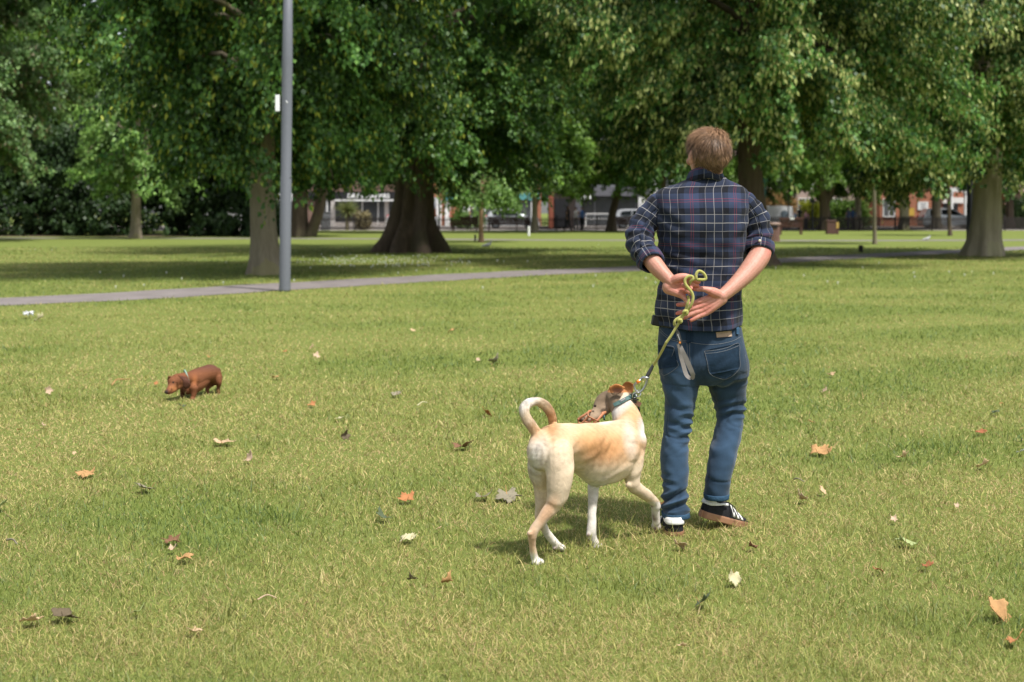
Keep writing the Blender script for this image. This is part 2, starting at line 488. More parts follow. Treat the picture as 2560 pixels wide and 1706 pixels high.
def make_crown(seed, R, z0, z1, kind, nb=70, sp=14, per=40, ll=.10, bract=None, bfrac=.0, detail_z=9.0, hub=None, squash=1.0, droop=1.0, skirt=.70):
    """crown in the tree's own frame: boughs that leave the stem and droop, hung with sprays. returns coords, colours, bough curves"""
    r = np.random.RandomState(seed)
    hub = hub or (z0 + 1.2)
    SPs, SDs, coarseP, coarseD, limbs, tones = [], [], [], [], [], []
    for i in range(nb):
        f = (i + r.uniform()) / nb
        f = f ** 1.45
        zt = z0 + (z1 - z0) * f                       # height of the bough's tip
        rel = (zt - z0) / (z1 - z0)
        reach = R * np.interp(rel, (0, .12, .30, .55, .8, 1), (skirt, skirt + .08, skirt + .6 * (1 - skirt), 1.0, .85, .3)) * r.uniform(.66, 1.06)
        if rel < .12: reach *= r.uniform(.6, 1.0)
        az = i * 2.39996 + r.normal(0, .25)
        out = np.array((math.cos(az), math.sin(az) * squash, 0))
        zs = max(hub, min(zt + 1.0, hub + (z1 - hub) * rel * .72))
        rise = 1.4 * r.uniform(.5, 1.4) * droop
        tt = np.linspace(0, 1, 9)
        curve = out[None] * (reach * tt)[:, None] + np.array((0, 0, 1.0)) * (zs + (zt - zs) * tt ** 1.6 + rise * np.sin(np.pi * tt) * .8)[:, None]
        limbs.append(curve)
        ns = sp if zt < detail_z + 1.2 else max(5, int(sp * .8))
        t = r.uniform(.30, 1.0, ns) ** .75
        pos = np.stack([np.interp(t, tt, curve[:, k]) for k in range(3)], 1)
        pos += r.normal(0, .24, pos.shape) * np.array((1, 1, .55)) * (R / 5.0)
        side = np.array((-out[1], out[0], 0)) * r.normal(0, .8, ns)[:, None]
        sd = unit(out[None] * .9 + side + np.array((0, 0, -.35)) * r.uniform(0, 2, ns)[:, None] + r.normal(0, .2, (ns, 3)))
        if zt < detail_z + 1.2: SPs.append(pos); SDs.append(sd); tones.append(np.full(ns, r.uniform(.62, 1.42)))
        else: coarseP.append(pos); coarseD.append(sd)
    co, cc = [], []
    if SPs:
        a, b = spray_cloud(np.concatenate(SPs), np.concatenate(SDs), r, per, ll, kind, bract, bfrac, tone=np.concatenate(tones))
        co.append(a); cc.append(b)
    if coarseP:
        a, b = spray_cloud(np.concatenate(coarseP), np.concatenate(coarseD), r, max(8, per // 3), ll * 3.0, kind, twig=1.3, scat=.35)
        co.append(a); cc.append(b)
    return np.concatenate(co), np.concatenate(cc), limbs

def leaf_mesh(name, co, cc, parent):
    fs = np.arange(len(co)).reshape(-1, 4)
    return np_mesh(name, co, fs, M_LEAF, parent, col=cc)

def trunk_mb(rows, flare=1.35, ridges=7, ramp=.10, seed=1, n=28, tilt=None):
    """trunk of revolution with root flare and ridges. rows: (dx, dy, z, radius)"""
    R = spline(rows, 9 if n > 50 else 5); vs, fs = [], []
    rr = random.Random(seed); ph = [rr.uniform(0, 6.28) for _ in range(4)]
    for (x, y, z, rad) in R:
        low = math.exp(-max(z, 0) / (1.6 * rows[0][3]))
        for j in range(n):
            a = 2 * math.pi * j / n
            m = 1 + ramp * (.35 + 1.6 * low) * math.cos(ridges * a + ph[0] + .35 * z) + ramp * .5 * math.cos((ridges - 4) * a + ph[1] - .5 * z) + .03 * math.sin(2.1 * z + 3 * a + ph[2]) + ramp * .35 * math.sin(3.1 * z + 2 * a + ph[3]) * math.sin(1.7 * z - 5 * a + ph[0]) + ramp * .3 * math.sin(13 * a + 2.2 * math.sin(1.1 * z + ph[1]))
            q = rad * m * (1 + (flare - 1) * low)
            vs.append((x + q * math.cos(a), y + q * math.sin(a), z))
    k = len(R)
    for i in range(k - 1):
        for j in range(n):
            fs.append((i * n + j, i * n + (j + 1) % n, (i + 1) * n + (j + 1) % n, (i + 1) * n + j))
    fs.append(tuple((k - 1) * n + j for j in range(n)))
    return MB().add(vs, fs)

def tree(name, label, at, rows, crown, bark=M_BARK, limbs_r=.07, extra=None, flare=1.35, ridges=7, ramp=.10, group=None, nl=22, copy_of=None, rz=0.0, n=28):
    t = empty(name, at, label, 'tree', group, rz)
    mb = trunk_mb(rows, flare, ridges, ramp, seed=len(label), n=n)
    if extra:
        for pts, rads in extra: smooth_tube(mb, [(Vector(p), q) for p, q in zip(pts, rads)], 10, 4)
    if copy_of is None:
        co, cc, limbs = make_crown(**crown)
        for c in limbs[::max(1, len(limbs) // nl)]:
            m = len(c); mb.tube([Vector(p) for p in c], [limbs_r * (1 - .85 * i / (m - 1)) for i in range(m)], 5, False)
        o = leaf_mesh('crown', co, cc, t)
    else:
        o = copy_of.copy(); COL.objects.link(o); o.parent = t; o.matrix_parent_inverse = Matrix()
        o.location = (0, 0, 0); o.rotation_euler = (0, 0, 0)
    tr = mb.build('trunk', bark, None, smooth=True); tr.parent = t
    if copy_of is None: o.parent = t; o.matrix_parent_inverse = Matrix()
    return t, o
def straight(h, r0, r1, lean=(0, 0)):
    return [(0, 0, -.05, r0), (lean[0] * .2, lean[1] * .2, h * .2, r0 * .9), (lean[0] * .6, lean[1] * .6, h * .6, (r0 + r1) / 2), (lean[0], lean[1], h, r1)]

def X0(px, Y): return (px - 1280) / FPX * Y
def G3(px, py): g = G(px, py); return (g.x, g.y, 0)

# the lime behind the grey lamp post
t2, c2 = tree('lime_tree', 'lime tree with dark hanging crown, its trunk just behind the grey lamp post', G3(664, 687),
     [(0, 0, -.05, .31), (-.02, 0, .5, .285), (-.06, 0, 1.5, .275), (-.08, 0, 2.4, .27), (.0, 0, 4.5, .22), (.1, 0, 9, .12)],
     dict(skirt=.50, seed=11, R=5.8, z0=2.1, z1=12.5, kind='lime', nb=78, sp=40, per=42, ll=.112, bract='bractdull', bfrac=.12, detail_z=6.3),
     M_BARK, .09, flare=1.45, ridges=6, ramp=.09)
# the massive old tree in the middle
tree('old_plane_tree', 'massive old tree with broad fluted dark trunk flaring at its base, middle of the park', G3(1030, 631),
     [(-.03, 0, -.05, 1.12), (-.02, 0, .22, 1.0), (.0, 0, .55, .84), (.05, 0, 1.2, .63), (.12, 0, 2.2, .55), (.16, 0, 3.1, .56), (.2, 0, 4.2, .54), (.2, 0, 8, .3)],
     dict(skirt=.58, seed=5, R=9.0, z0=2.45, z1=16, kind='lime', nb=84, sp=46, per=44, ll=.13, bract='bractdull', bfrac=.09, detail_z=8.6),
     M_BARKD, .14, [([(-.1, 0, 3.2), (-1.2, -.2, 4.6), (-2.4, -.4, 6.2)], [.42, .34, .2]), ([(.4, 0, 3.2), (1.3, .2, 4.6), (2.8, .2, 6.0)], [.4, .32, .18])],
     flare=1.0, ridges=7, ramp=.20, n=90)
# the lime behind the man
t8, c8 = tree('lime_tree', 'lime tree hung with pale yellow bracts right behind the man', G3(1886, 664),
     [(.05, 0, -.05, .42), (.02, 0, .4, .35), (-.04, 0, 1.5, .315), (-.1, 0, 2.6, .305), (-.15, 0, 8, .2)],
     dict(seed=8, R=6.4, z0=2.7, z1=13, kind='lime', nb=72, sp=44, per=42, ll=.118, bract='bract', bfrac=.52, detail_z=7.1), M_BARKD, .10)
# the stout pale trunk on the right
t16, c16 = tree('lime_tree', 'stout pale barked lime tree with bract laden boughs, near the right edge', G3(2458, 640),
     [(.0, 0, -.05, .58), (.03, 0, .22, .53), (.06, 0, .55, .46), (.10, 0, 1.4, .425), (.16, 0, 3.0, .41), (.2, 0, 8, .3)],
     dict(seed=21, R=6.3, z0=2.2, z1=14, kind='lime', nb=78, sp=46, per=42, ll=.122, bract='bract', bfrac=.60, detail_z=8.2), M_BARKP, .10, flare=1.06)
# maples of the left edge
tA, cA = tree('maple_tree', 'tall pale green maple with brownish seed clusters, at the far left', (-24.8, 64, 0),
     straight(11, .35, .2), dict(seed=31, R=5.6, z0=3.3, z1=17, kind='maple', nb=95, sp=19, per=40, ll=.17, bract='seed', bfrac=.16, detail_z=11), M_BARKD, .1)
tree('maple_tree', 'broad maple crown between the far left maple and the lime by the lamp post', (-17.5, 84, 0),
     straight(13, .35, .2), None, M_BARKD, copy_of=cA, rz=2.2)
tree('maple_tree', 'slender maple with straight bare trunk and light green crown before the dark hedge', G3(340, 597),
     straight(7.5, .26, .17, (.05, 0)), dict(seed=33, R=3.0, z0=2.0, z1=7.6, skirt=.85, kind='fresh', nb=40, sp=12, per=40, ll=.17, detail_z=11), M_BARK, .06, ramp=.05, ridges=5)
# small staked tree
tree('sapling', 'young bushy sapling on a reddish staked stem beside the old tree', G3(1203, 606),
     straight(2.6, .11, .06), dict(seed=35, R=1.9, z0=1.7, z1=3.6, kind='fresh', nb=26, sp=10, per=34, ll=.14, detail_z=9, hub=1.9, droop=.4), mat_bark('bark_reddish', (.22, .13, .08), (.36, .24, .16), (.3, .2, .12)), .03, ramp=.03)
# twin stem
tree('twin_stemmed_tree', 'dark tree parting into two stems at its foot, right of the lamp post', G3(748, 593),
     [(0, 0, -.05, .42), (-.02, 0, 1.5, .36), (.02, 0, 3.5, .34), (0, 0, 8, .2)],
     dict(seed=41, R=5.2, z0=3.1, z1=15, kind='lime', nb=80, sp=16, per=30, ll=.17, bract='bractdull', bfrac=.08, detail_z=12.5), M_BARKD, .1,
     [([(.55, -.1, -.05), (.75, -.1, .5), (1.05, -.1, 1.4), (1.35, 0, 3.0), (1.6, 0, 4.6)], [.36, .31, .28, .25, .2])])
# trees by the fence; their crowns share two meshes
tF, cF = tree('park_tree', 'bright leaved tree on a slanting trunk behind the man, left of his shoulder', G3(1528, 579),
     [(0, 0, -.05, .28), (.1, 0, 1.2, .24), (.55, 0, 3.2, .22), (.9, 0, 7, .12)],
     dict(seed=51, R=5.2, z0=2.5, z1=15.5, kind='bright', nb=95, sp=18, per=32, ll=.19, detail_z=15), M_BARKD, .1)
tree('park_tree', 'thin mossy trunked tree between the old tree and the slanting tree', G3(1337, 582), straight(7, .2, .12), None, M_BARK, copy_of=cF, rz=1.9)
tree('park_tree', 'dark forked tree beside the golden hedge', G3(2062, 577),
     [(0, 0, -.05, .38), (0, 0, 1.2, .34), (.1, 0, 2.2, .33), (.45, 0, 3.6, .24), (.7, 0, 7, .15)], None, M_BARKD,
     extra=[([(0, 0, 1.7), (-.45, 0, 2.6), (-.9, 0, 3.9), (-1.2, 0, 5.5)], [.26, .24, .2, .12])], copy_of=cF, rz=3.6)
tree('park_tree', 'pale slim trunked tree right of the forked tree', G3(2145, 575), straight(8, .24, .15), None, M_BARKP, copy_of=cF, rz=5.0)
tG, cG = tree('park_tree', 'brown trunked tree with low dark crown in front of the brick house', G3(2260, 577), straight(8, .33, .2),
     dict(seed=61, R=4.6, z0=2.9, z1=15, kind='lime', nb=95, sp=17, per=30, ll=.19, detail_z=15), M_BARK, .1)
tree('park_tree', 'street tree behind the silver estate car', (30.8, 103.2, 0), straight(8, .34, .22), None, M_BARK, copy_of=cG, rz=2.4)
tree('park_tree', 'brown trunk beyond the fence just right of the stout pale lime', (36.4, 104, 0), straight(8, .28, .18), None, M_BARKD, copy_of=cG, rz=4.1)
tree('young_tree', 'very thin young tree standing alone on the grass right of the man', G3(2187, 611), straight(5.5, .085, .05, (-.05, 0)),
     dict(seed=63, R=2.3, z0=3.3, z1=8.6, kind='bright', nb=30, sp=10, per=30, ll=.15, detail_z=11), M_BARK, .03, ramp=.03)
tree('young_tree', 'slender dark young tree left of the black lamp post', G3(2375, 590), straight(6.5, .11, .06, (-.2, 0)),
     dict(seed=64, R=2.6, z0=3.6, z1=9.0, kind='lime', nb=30, sp=10, per=30, ll=.16, detail_z=11), M_BARKD, .03, ramp=.03)
tree('park_tree', 'dense tree filling the gap behind the lamp post and the twin stemmed tree', (-13.5, 92, 0), straight(8, .3, .2), None, M_BARKD, copy_of=cG, rz=.8)
tree('park_tree', 'dense tree standing behind the old tree on its left', (-6.5, 88, 0), straight(8, .3, .2), None, M_BARKD, copy_of=cG, rz=3.0)

tree('park_tree', 'dense tree behind the far left maple', (-31, 92, 0), straight(8, .3, .2), None, M_BARKD, copy_of=cF, rz=.3)
tree('park_tree', 'dense tree behind the broad maple crown', (-21.5, 97, 0), straight(8, .3, .2), None, M_BARKD, copy_of=cG, rz=1.3)
tree('park_tree', 'dark dense tree hidden behind the man\'s head and shoulders', (X0(1655, 90), 90, 0), straight(8, .28, .2), None, M_BARKD, copy_of=cG, rz=5.2)
tree('park_tree', 'leafy tree behind the rust leaved small tree and the white van', (X0(1800, 119), 109.0, 0), straight(8, .28, .2), None, M_BARKD, copy_of=cF, rz=4.4)
# the far row beyond the houses, high enough to close the sky
far = [(-48, 146), (-36, 150), (-25, 143), (-13, 150), (-2, 144), (9, 151), (20, 145), (31, 150), (42, 144), (54, 149), (-60, 150)]
far_lab = ['leftmost but one tree of the far row', 'third tree from the left of the far row', 'far row tree behind the dark hedge', 'far row tree behind the dry cleaner shop',
           'far row tree behind the old tree', 'far row tree behind the shop parade', 'far row tree behind the glass fronted shop', 'far row tree behind the rust leaved tree',
           'far row tree behind the brick house', 'far row tree behind the porch', 'leftmost tree of the far row']
cH = None
for (x, y), lb in zip(far, far_lab):
    t_, c_ = tree('tall_tree', lb + ', tall and dense', (x, y, 0), straight(16, .5, .3),
        dict(seed=71, R=9.0, z0=2.5, z1=27, kind='lime', nb=150, sp=24, per=26, ll=.38, detail_z=40), M_BARKD, .15, group='tall trees beyond the houses', copy_of=cH, rz=x)
    cH = cH or c_

def foliage_mass(name, label, cat, pts, ll, kind, per, seed, parent=None, kindtag=None, at=(0, 0, 0), twig=.6):
    r = np.random.RandomState(seed)
    pts = np.array(pts); SD = unit(r.normal(size=pts.shape) * np.array((1, 1, .5)) + np.array((0, -.5, -.1)))
    co, cc = spray_cloud(pts, SD, r, per, ll, kind, twig=twig, scat=.14)
    o = leaf_mesh(name, co - np.array(at), cc, parent)
    if parent is None:
        o.location = at; tag(o, label, cat, kind=kindtag)
    return o
r_ = np.random.RandomState(77)
n_ = 3400
u_ = r_.uniform(-40, -13.2, n_)
h_ = 7.5 * r_.uniform(0, 1, n_) ** .95
pts = np.stack([u_, 79 + 1.2 * np.sin(u_ * .9) + r_.normal(0, 1.1, n_) + .12 * h_, h_ * (1 + .18 * np.sin(u_ * .6 + 1)) + .1], 1)
foliage_mass('hedge', 'tall dark unclipped hedge along the left edge of the park', 'hedge', pts, .22, 'dark', 34, 78, at=(-22, 79, 0))
# ivy ground strip of bare earth before the hedge
tag(mesh_obj('soil', [(-60, 74.6, .01), (-13, 76.5, .01), (-12.5, 82, .01), (-60, 82, .01)], [(0, 1, 2, 3)], plain('bare_earth', (.11, .075, .05), .95, var=.4, scale=2, bump=.3)), kind='structure')
# ------------------------------------------------------------------ the grey lamp post
def lamp_post(name, label, base, top, r0, r1, mat, box=True):
    t = empty(name, base, label, 'lamp post')
    b, tp = Vector(base), Vector(top)
    mb = MB(); d = tp - b
    rows = [(0, r0 * 1.06), (.005, r0 * 1.06), (.02, r0), (.30, r0), (.304, r0 * .93), (.6, r0 * .9 + r1 * .1), (1, r1)]
    mb.tube([b + d * f for f, _ in rows], [q for _, q in rows], 24)
    mb.build('pole', mat, t, smooth=True)
    if box:
        q = V(716, 445, b.y); MB().tube([q - d * .0012, q + d * .0012], [r0 * .96] * 2, 24).build('joint_ring', M_DARKMETAL, t, smooth=True)
    arm = MB().tube([tp, tp + Vector((0, 0, .3)), tp + Vector((.5, -.2, .55)), tp + Vector((1.0, -.4, .6))], [r1, r1 * .9, .035, .03], 10)
    arm.build('arm', mat, t, smooth=True)
    h = MB().box(tp + Vector((1.25, -.5, .6)), (.62, .26, .11), rz=-.38).build('lantern', mat, t, bevel=.04)
    MB().box(tp + Vector((1.25, -.5, .538)), (.5, .2, .012), rz=-.38).build('lens', plain('lamp_glass', (.7, .7, .66), .2), h)
    return t
M_DARKMETAL = plain('dark_metal', (.03, .03, .035), .5, .3, var=.1)
t_ = NT('grey_post_paint')
n1 = t_.noise(5, 6, .7, t_.co('Object', (1, 1, .5))); n2 = t_.noise(60, 3, .6, t_.co('Object', (1, 1, .25)))
t_.set(t_.mix(n2, t_.mix(n1, (.085, .092, .112), (.125, .132, .155)), (.15, .158, .178)), .5, .0, .4); t_.bump(n2, .12, .003)
M_POST = t_.m
b = G3(712, 729)
pb = V(720, 0, b[1]); up = (pb - Vector(b)); topz = Vector(b) + up * (6.6 / up.z)
post = lamp_post('lamp_post', 'tall plain grey lamp post standing beside the path', b, topz, .098, .06, M_POST)
q = V(697, 259, b[1]); MB().box(q + Vector((-.012, -.06, 0)), (.075, .05, .285)).build('sign_plate', plain('white_plate', (.75, .77, .78), .4, var=.05), post, bevel=.006)
q = V(719, 257, b[1])
f = (q.z - 0) / up.z; cpt = Vector(b) + up * f
MB().tube([cpt - up.normalized() * .011, cpt + up.normalized() * .011], [.0885] * 2, 24).build('clamp_band', plain('steel', (.3, .31, .33), .35, .8), post, smooth=True)
MB().ellipsoid(cpt + Vector((.01, -.088, 0)), (.017, .012, .017)).build('clamp_bolt', plain('bright_steel', (.75, .75, .75), .25, .7), post, smooth=True)
b2 = G3(2423, 628)
lamp_post('lamp_post', 'black lamp post close against the stout pale lime', b2, Vector(b2) + Vector((.05, 0, 5.5)), .105, .07, M_DARKMETAL, box=False)
# ------------------------------------------------------------------ the man
def c4(x, y): return 1500 + x / 2.704, 280 + y / 2.704
def c5(x, y): return 1560 + x / 2.8, 780 + y / 2.8
def c6(x, y): return 1260 + x / 3.075, 920 + y / 3.075
def c8(x, y): return 1640 + x / 7.84, 660 + y / 7.84
def cN(x, y): return 1430 + x / 7.84, 900 + y / 7.84
def cW(x, y): return 1630 + x / 8.71, 780 + y / 8.71
def cS(x, y): return 1620 + x / 9.05, 1220 + y / 9.05
def cD(x, y): return 380 + x / 10.45, 880 + y / 10.45
MY = 6.30

def mat_plaid():
    t = NT('plaid_cotton')
    uv = t.node('ShaderNodeAttribute', attribute_name='plaid').outputs['Vector']
    sp = t.node('ShaderNodeSeparateXYZ'); t.t.links.new(uv, sp.inputs[0])
    wob = t.math('MULTIPLY', t.math('SUBTRACT', t.noise(9, 3, .5, t.co()), .5), .006)
    def axis(s, period, off, k):
        x = t.math('ADD', t.math('ADD', s, wob), off)
        fr = t.math('ABSOLUTE', t.math('SUBTRACT', t.math('FRACT', t.math('DIVIDE', x, period)), .5))   # 0 at middle of red, .5 at triple
        d = t.math('MULTIPLY', fr, period)                       # distance from the red pair
        e = t.math('SUBTRACT', period / 2, d)                    # distance from the middle white line
        lt = lambda v, w: t.math('LESS_THAN', v, w)
        near = lambda v, c, w: lt(t.math('ABSOLUTE', t.math('SUBTRACT', v, c)), w)
        white = t.math('MAXIMUM', t.math('MULTIPLY', lt(e, .0014), .72 * k), t.math('MULTIPLY', near(e, .036, .0010), .52 * k))
        red = near(d, .0050, .0011)
        black = near(e, .050, .0135)
        dark = lt(e, .0475)
        return white, red, black, dark
    wu, ru, bu, du = axis(sp.outputs[0], .190, .154, .72)
    wv, rv, bv, dv = axis(sp.outputs[1], .190, .165, 1.0)
    blue, navy, black = (.031, .043, .084), (.014, .019, .034), (.0060, .0065, .009)
    col = t.mix(t.math('MULTIPLY', t.math('ADD', du, dv), .42), blue, navy)
    col = t.mix(t.math('ADD', t.math('MULTIPLY', bu, .40), t.math('MULTIPLY', bv, .66)), col, black)
    col = t.mix(t.math('MULTIPLY', t.math('MAXIMUM', ru, rv), .62), col, (.20, .030, .045))
    col = t.mix(t.math('MULTIPLY', t.math('MAXIMUM', wu, wv), .82), col, (.46, .435, .41))
    fz = t.noise(420, 2, .6, t.co()); col = t.mix(t.math('MULTIPLY', fz, .12), col, (.06, .065, .09))
    t.set(col, .9, spec=.12, sheen=.06); t.bump(fz, .25, .002)
    return t.m
M_PLAID = mat_plaid()

def plaid_obj(name, vs, fs, uv, parent, wrinkle=None, closed=False):
    me = bpy.data.meshes.new(name); me.from_pydata([tuple(v) for v in vs], [], fs); me.update()
    me.polygons.foreach_set('use_smooth', [True] * len(me.polygons))
    if wrinkle is not None:
        co, no = get_co(me), get_no(me)
        set_co(me, co + no * wrinkle(co, np.array(uv))[:, None])
    a = me.attributes.new('plaid', 'FLOAT_VECTOR', 'POINT')
    a.data.foreach_set('vector', np.ascontiguousarray(np.column_stack([np.array(uv), np.zeros(len(uv))]), dtype=np.float32).ravel())
    me.materials.append(M_PLAID)
    return link(bpy.data.objects.new(name, me), parent)

def slice_loft(rows, n=72, k=6, power=2.4):
    """rows: (py, pxL, pxR, Y, half depth) horizontal slices -> verts, faces, uv (metres)"""
    R = spline(rows, k); vs, fs, uv = [], [], []
    for (py, xl, xr, Y, d) in R:
        a, b = V(xl, py, Y), V(xr, py, Y); c = (a + b) / 2; hw = (b.x - a.x) / 2
        for j in range(n + 1):
            t = 2 * math.pi * j / n + math.pi / 2      # seam in front (away from the camera)
            ct, st = math.cos(t), math.sin(t)
            x = hw * math.copysign(abs(ct) ** (2 / power), ct); y = d * math.copysign(abs(st) ** (2 / power), st)
            vs.append((c.x + x, c.y + y, c.z))
        ring = [Vector(p) for p in vs[-(n + 1):]]; h = n // 2          # arc length measured from the middle of the back
        arc = [0.0] * (n + 1)
        for j in range(h + 1, n + 1): arc[j] = arc[j - 1] + (ring[j] - ring[j - 1]).length
        for j in range(h - 1, -1, -1): arc[j] = arc[j + 1] - (ring[j] - ring[j + 1]).length
        uv += [(q_, c.z) for q_ in arc]
    m = n + 1
    for i in range(len(R) - 1):
        for j in range(n):
            fs.append((i * m + j, i * m + j + 1, (i + 1) * m + j + 1, (i + 1) * m + j))
    return vs, fs, uv

man = empty('person', (V(1700, 1300, MY).x, MY, 0), 'man in blue plaid shirt and jeans, back turned, holding a leash behind him', 'person')

# shirt ------------------------------------------------------------
rows = [(452, 606, 836, 6.315, .070), (474, 560, 868, 6.315, .078), (500, 480, 925, 6.315, .088), (530, 400, 978, 6.312, .098), (565, 372, 1000, 6.308, .110),
        (630, 374, 1002, 6.30, .124), (720, 382, 998, 6.295, .132), (810, 393, 985, 6.295, .132), (890, 404, 974, 6.30, .128), (970, 416, 965, 6.305, .122),
        (1060, 412, 956, 6.305, .120), (1180, 397, 950, 6.302, .124), (1290, 382, 952, 6.298, .130), (1370, 376, 957, 6.296, .133), (1425, 394, 954, 6.296, .136), (1458, 402, 948, 6.296, .137)]
rows = [(c4(0, r[0])[1], c4(r[1], 0)[0], c4(r[2], 0)[0], r[3], r[4]) for r in rows]
vs, fs, uv = slice_loft(rows)
hem_z = V(0, rows[-1][0], MY).z
for i, (x, y, z) in enumerate(vs):            # the tail dips in the middle of the back
    f = max(0, 1 - abs(z - hem_z) / .16)
    if f > 0:
        b = max(0, math.cos((x - V(1757, 0, MY).x) / .175 * math.pi / 2)) if abs(x - V(1757, 0, MY).x) < .175 else 0
        vs[i] = (x, y, z - f * (.018 * b - .012))
def shirt_wr(co, uv):
    z = co[:, 2]; x = co[:, 0] - V(1757, 0, MY).x
    w = .0048 * vnoise(co * np.array((1, 1, .55)), 16, 4) + .0032 * vnoise(co * np.array((1, 1, 1.4)), 38, 5)
    waist = np.exp(-((z - 1.17) / .10) ** 2)
    w += .0075 * waist * np.sin(z * 105 + x * 26 + 2 * vnoise(co, 9, 8)) * (.35 + .65 * np.clip(-x / .12, 0, 1))
    arm = np.exp(-((z - 1.36) / .07) ** 2) * np.clip((np.abs(x) - .07) / .09, 0, 1)
    w += .005 * arm * np.sin((np.abs(x) * 70 - z * 85))
    hem = np.clip((1.05 - z) / .10, 0, 1)
    w += .006 * hem * np.sin(uv[:, 0] * 38 + 1.0)
    w -= .0022 * np.exp(-(vnoise(co * np.array((1, 1, 1.3)), 12, 61) / .12) ** 2) * np.clip(.4 + arm + waist, 0, 1)
    w -= .004 * np.exp(-(x / .018) ** 2) * np.clip((1.42 - z) / .1, 0, 1) * np.clip((z - 1.1) / .1, 0, 1)
    return w
shirt = plaid_obj('shirt', vs, fs, uv, man, shirt_wr)
solid = shirt.modifiers.new('cloth', 'SOLIDIFY'); solid.thickness = .003; solid.offset = -1
# yoke seam line
def tube_on(name, pxs, target, mat, parent, r=.0010, off=.0004, n=6, k=6):
    """a thin cord that lies on a surface, through photo pixels"""
    P = spline(pxs, k); pts = []
    for px, py in P:
        h = hit(target, px, py)
        if h: pts.append(h[0] + h[1] * off)
    return MB().tube(pts, r, n).build(name, mat, parent, smooth=True)
_bvh = {}
def hit(o, px, py):
    if o.name not in _bvh:
        dg = bpy.context.evaluated_depsgraph_get(); dg.update(); ev = o.evaluated_get(dg); me = ev.to_mesh()
        mw = o.matrix_world
        _bvh[o.name] = BVHTree.FromPolygons([mw @ v.co for v in me.vertices], [tuple(p.vertices) for p in me.polygons]); ev.to_mesh_clear()
    d = (V(px, py, 10) - Vector((0, 0, CH))).normalized()
    loc, nor, _, _ = _bvh[o.name].ray_cast(Vector((0, 0, CH)), d)
    if loc is None: return None
    if nor.dot(d) > 0: nor = -nor
    return loc, nor
def patch(name, quad, target, mat, parent, off=.002, thick=.002, nu=10, nv=10):
    """a thin piece of material laid on a surface; quad: photo pixels TL, TR, BR, BL"""
    vs, ok = [], True
    A, B, C, D = [np.array(q, float) for q in quad]
    for layer in (off, off + thick):
        for i in range(nv + 1):
            for j in range(nu + 1):
                u, v = j / nu, i / nv
                p = A * (1 - u) * (1 - v) + B * u * (1 - v) + C * u * v + D * (1 - u) * v
                h = hit(target, *p)
                if h is None: h = (V(p[0], p[1], vs[-1].y if vs else MY), Vector((0, -1, 0)))
                vs.append(h[0] + h[1] * layer)
    m = nu + 1; N = m * (nv + 1); fs = []
    for i in range(nv):
        for j in range(nu):
            a = i * m + j
            fs.append((a + N, a + N + m, a + N + m + 1, a + N + 1)); fs.append((a, a + 1, a + m + 1, a + m))
    ring = [j for j in range(nu)] + [nu + i * m for i in range(nv)] + [nv * m + j for j in range(nu, 0, -1)] + [i * m for i in range(nv, 0, -1)]
    for a, b in zip(ring, ring[1:] + ring[:1]): fs.append((a, b, b + N, a + N))
    return mesh_obj(name, vs, fs, mat, parent, True)

# collar
vs, fs, uv = [], [], []
cx = V(1764, 0, MY).x
for i in range(5):
    for j in range(49):
        a = 2 * math.pi * j / 48 + math.pi / 2
        back = max(0, -math.sin(a))
        s_, c_ = math.sin(a), math.cos(a)
        top_z = V(0, 417, MY).z - .012 * (1 - back) - .022 * max(0, c_) * .6 - .012 * max(0, -c_)
        low_z = top_z - .050 - .012 * (1 - back)
        if i == 0: rr, z = (.0640, low_z + .01)
        elif i == 1: rr, z = (.0655, top_z - .004)
        elif i == 2: rr, z = (.0685, top_z)
        elif i == 3: rr, z = (.074, top_z - .012)
        else: rr, z = (.082 + .010 * (1 - back), low_z - .004 * back)
        vs.append((cx + 1.02 * rr * c_, 6.305 + 1.05 * rr * s_, z)); uv.append((a * .08 + .02, [0, .045, .05, .06, .108][i] + .07))
for i in range(4):
    for j in range(48): fs.append((i * 49 + j, i * 49 + j + 1, (i + 1) * 49 + j + 1, (i + 1) * 49 + j))
col_ = plaid_obj('collar', vs, fs, uv, shirt)
m_ = col_.modifiers.new('cloth', 'SOLIDIFY'); m_.thickness = .003

def sleeve(rows, name, uoff, seed, fold):
    R = spline(rows, 8); n = 40; pts = [V(*c4(r[0], r[1]), r[2]) for r in R]; rad = [r[3] for r in R]
    vs, fs = tube(pts, rad, n, False, .98, (0, -1, 0))
    # tube() makes n vertices a ring; add the seam column for uv
    m = len(pts); v2, uv, L = [], [], 0
    for i in range(m):
        if i: L += (pts[i] - pts[i - 1]).length
        for j in range(n + 1):
            v2.append(vs[i * n + j % n]); uv.append(((j / n - .5) * 2 * math.pi * .056 + uoff, V(0, c4(0, 600)[1], MY).z - L))
    fs = [(i * (n + 1) + j, i * (n + 1) + j + 1, (i + 1) * (n + 1) + j + 1, (i + 1) * (n + 1) + j) for i in range(m - 1) for j in range(n)]
    Lt = L
    def wr(co, uv):
        l = V(0, c4(0, 600)[1], MY).z - uv[:, 1]
        f = np.clip(l / Lt, 0, 1)
        return (.0050 * vnoise(co, 26, seed) - .0038 * np.exp(-(vnoise(co, 21, seed + 40) / .14) ** 2) + 1.25 * fold * (.3 + f) * np.sin(l * 120 + 3.0 * np.sin(uv[:, 0] * 22 + seed) + 1.6 * vnoise(co, 18, seed + 1)))
    o = plaid_obj(name, v2, fs, uv, shirt, wr)
    s_ = o.modifiers.new('cloth', 'SOLIDIFY'); s_.thickness = .0025; s_.offset = -1
    return o
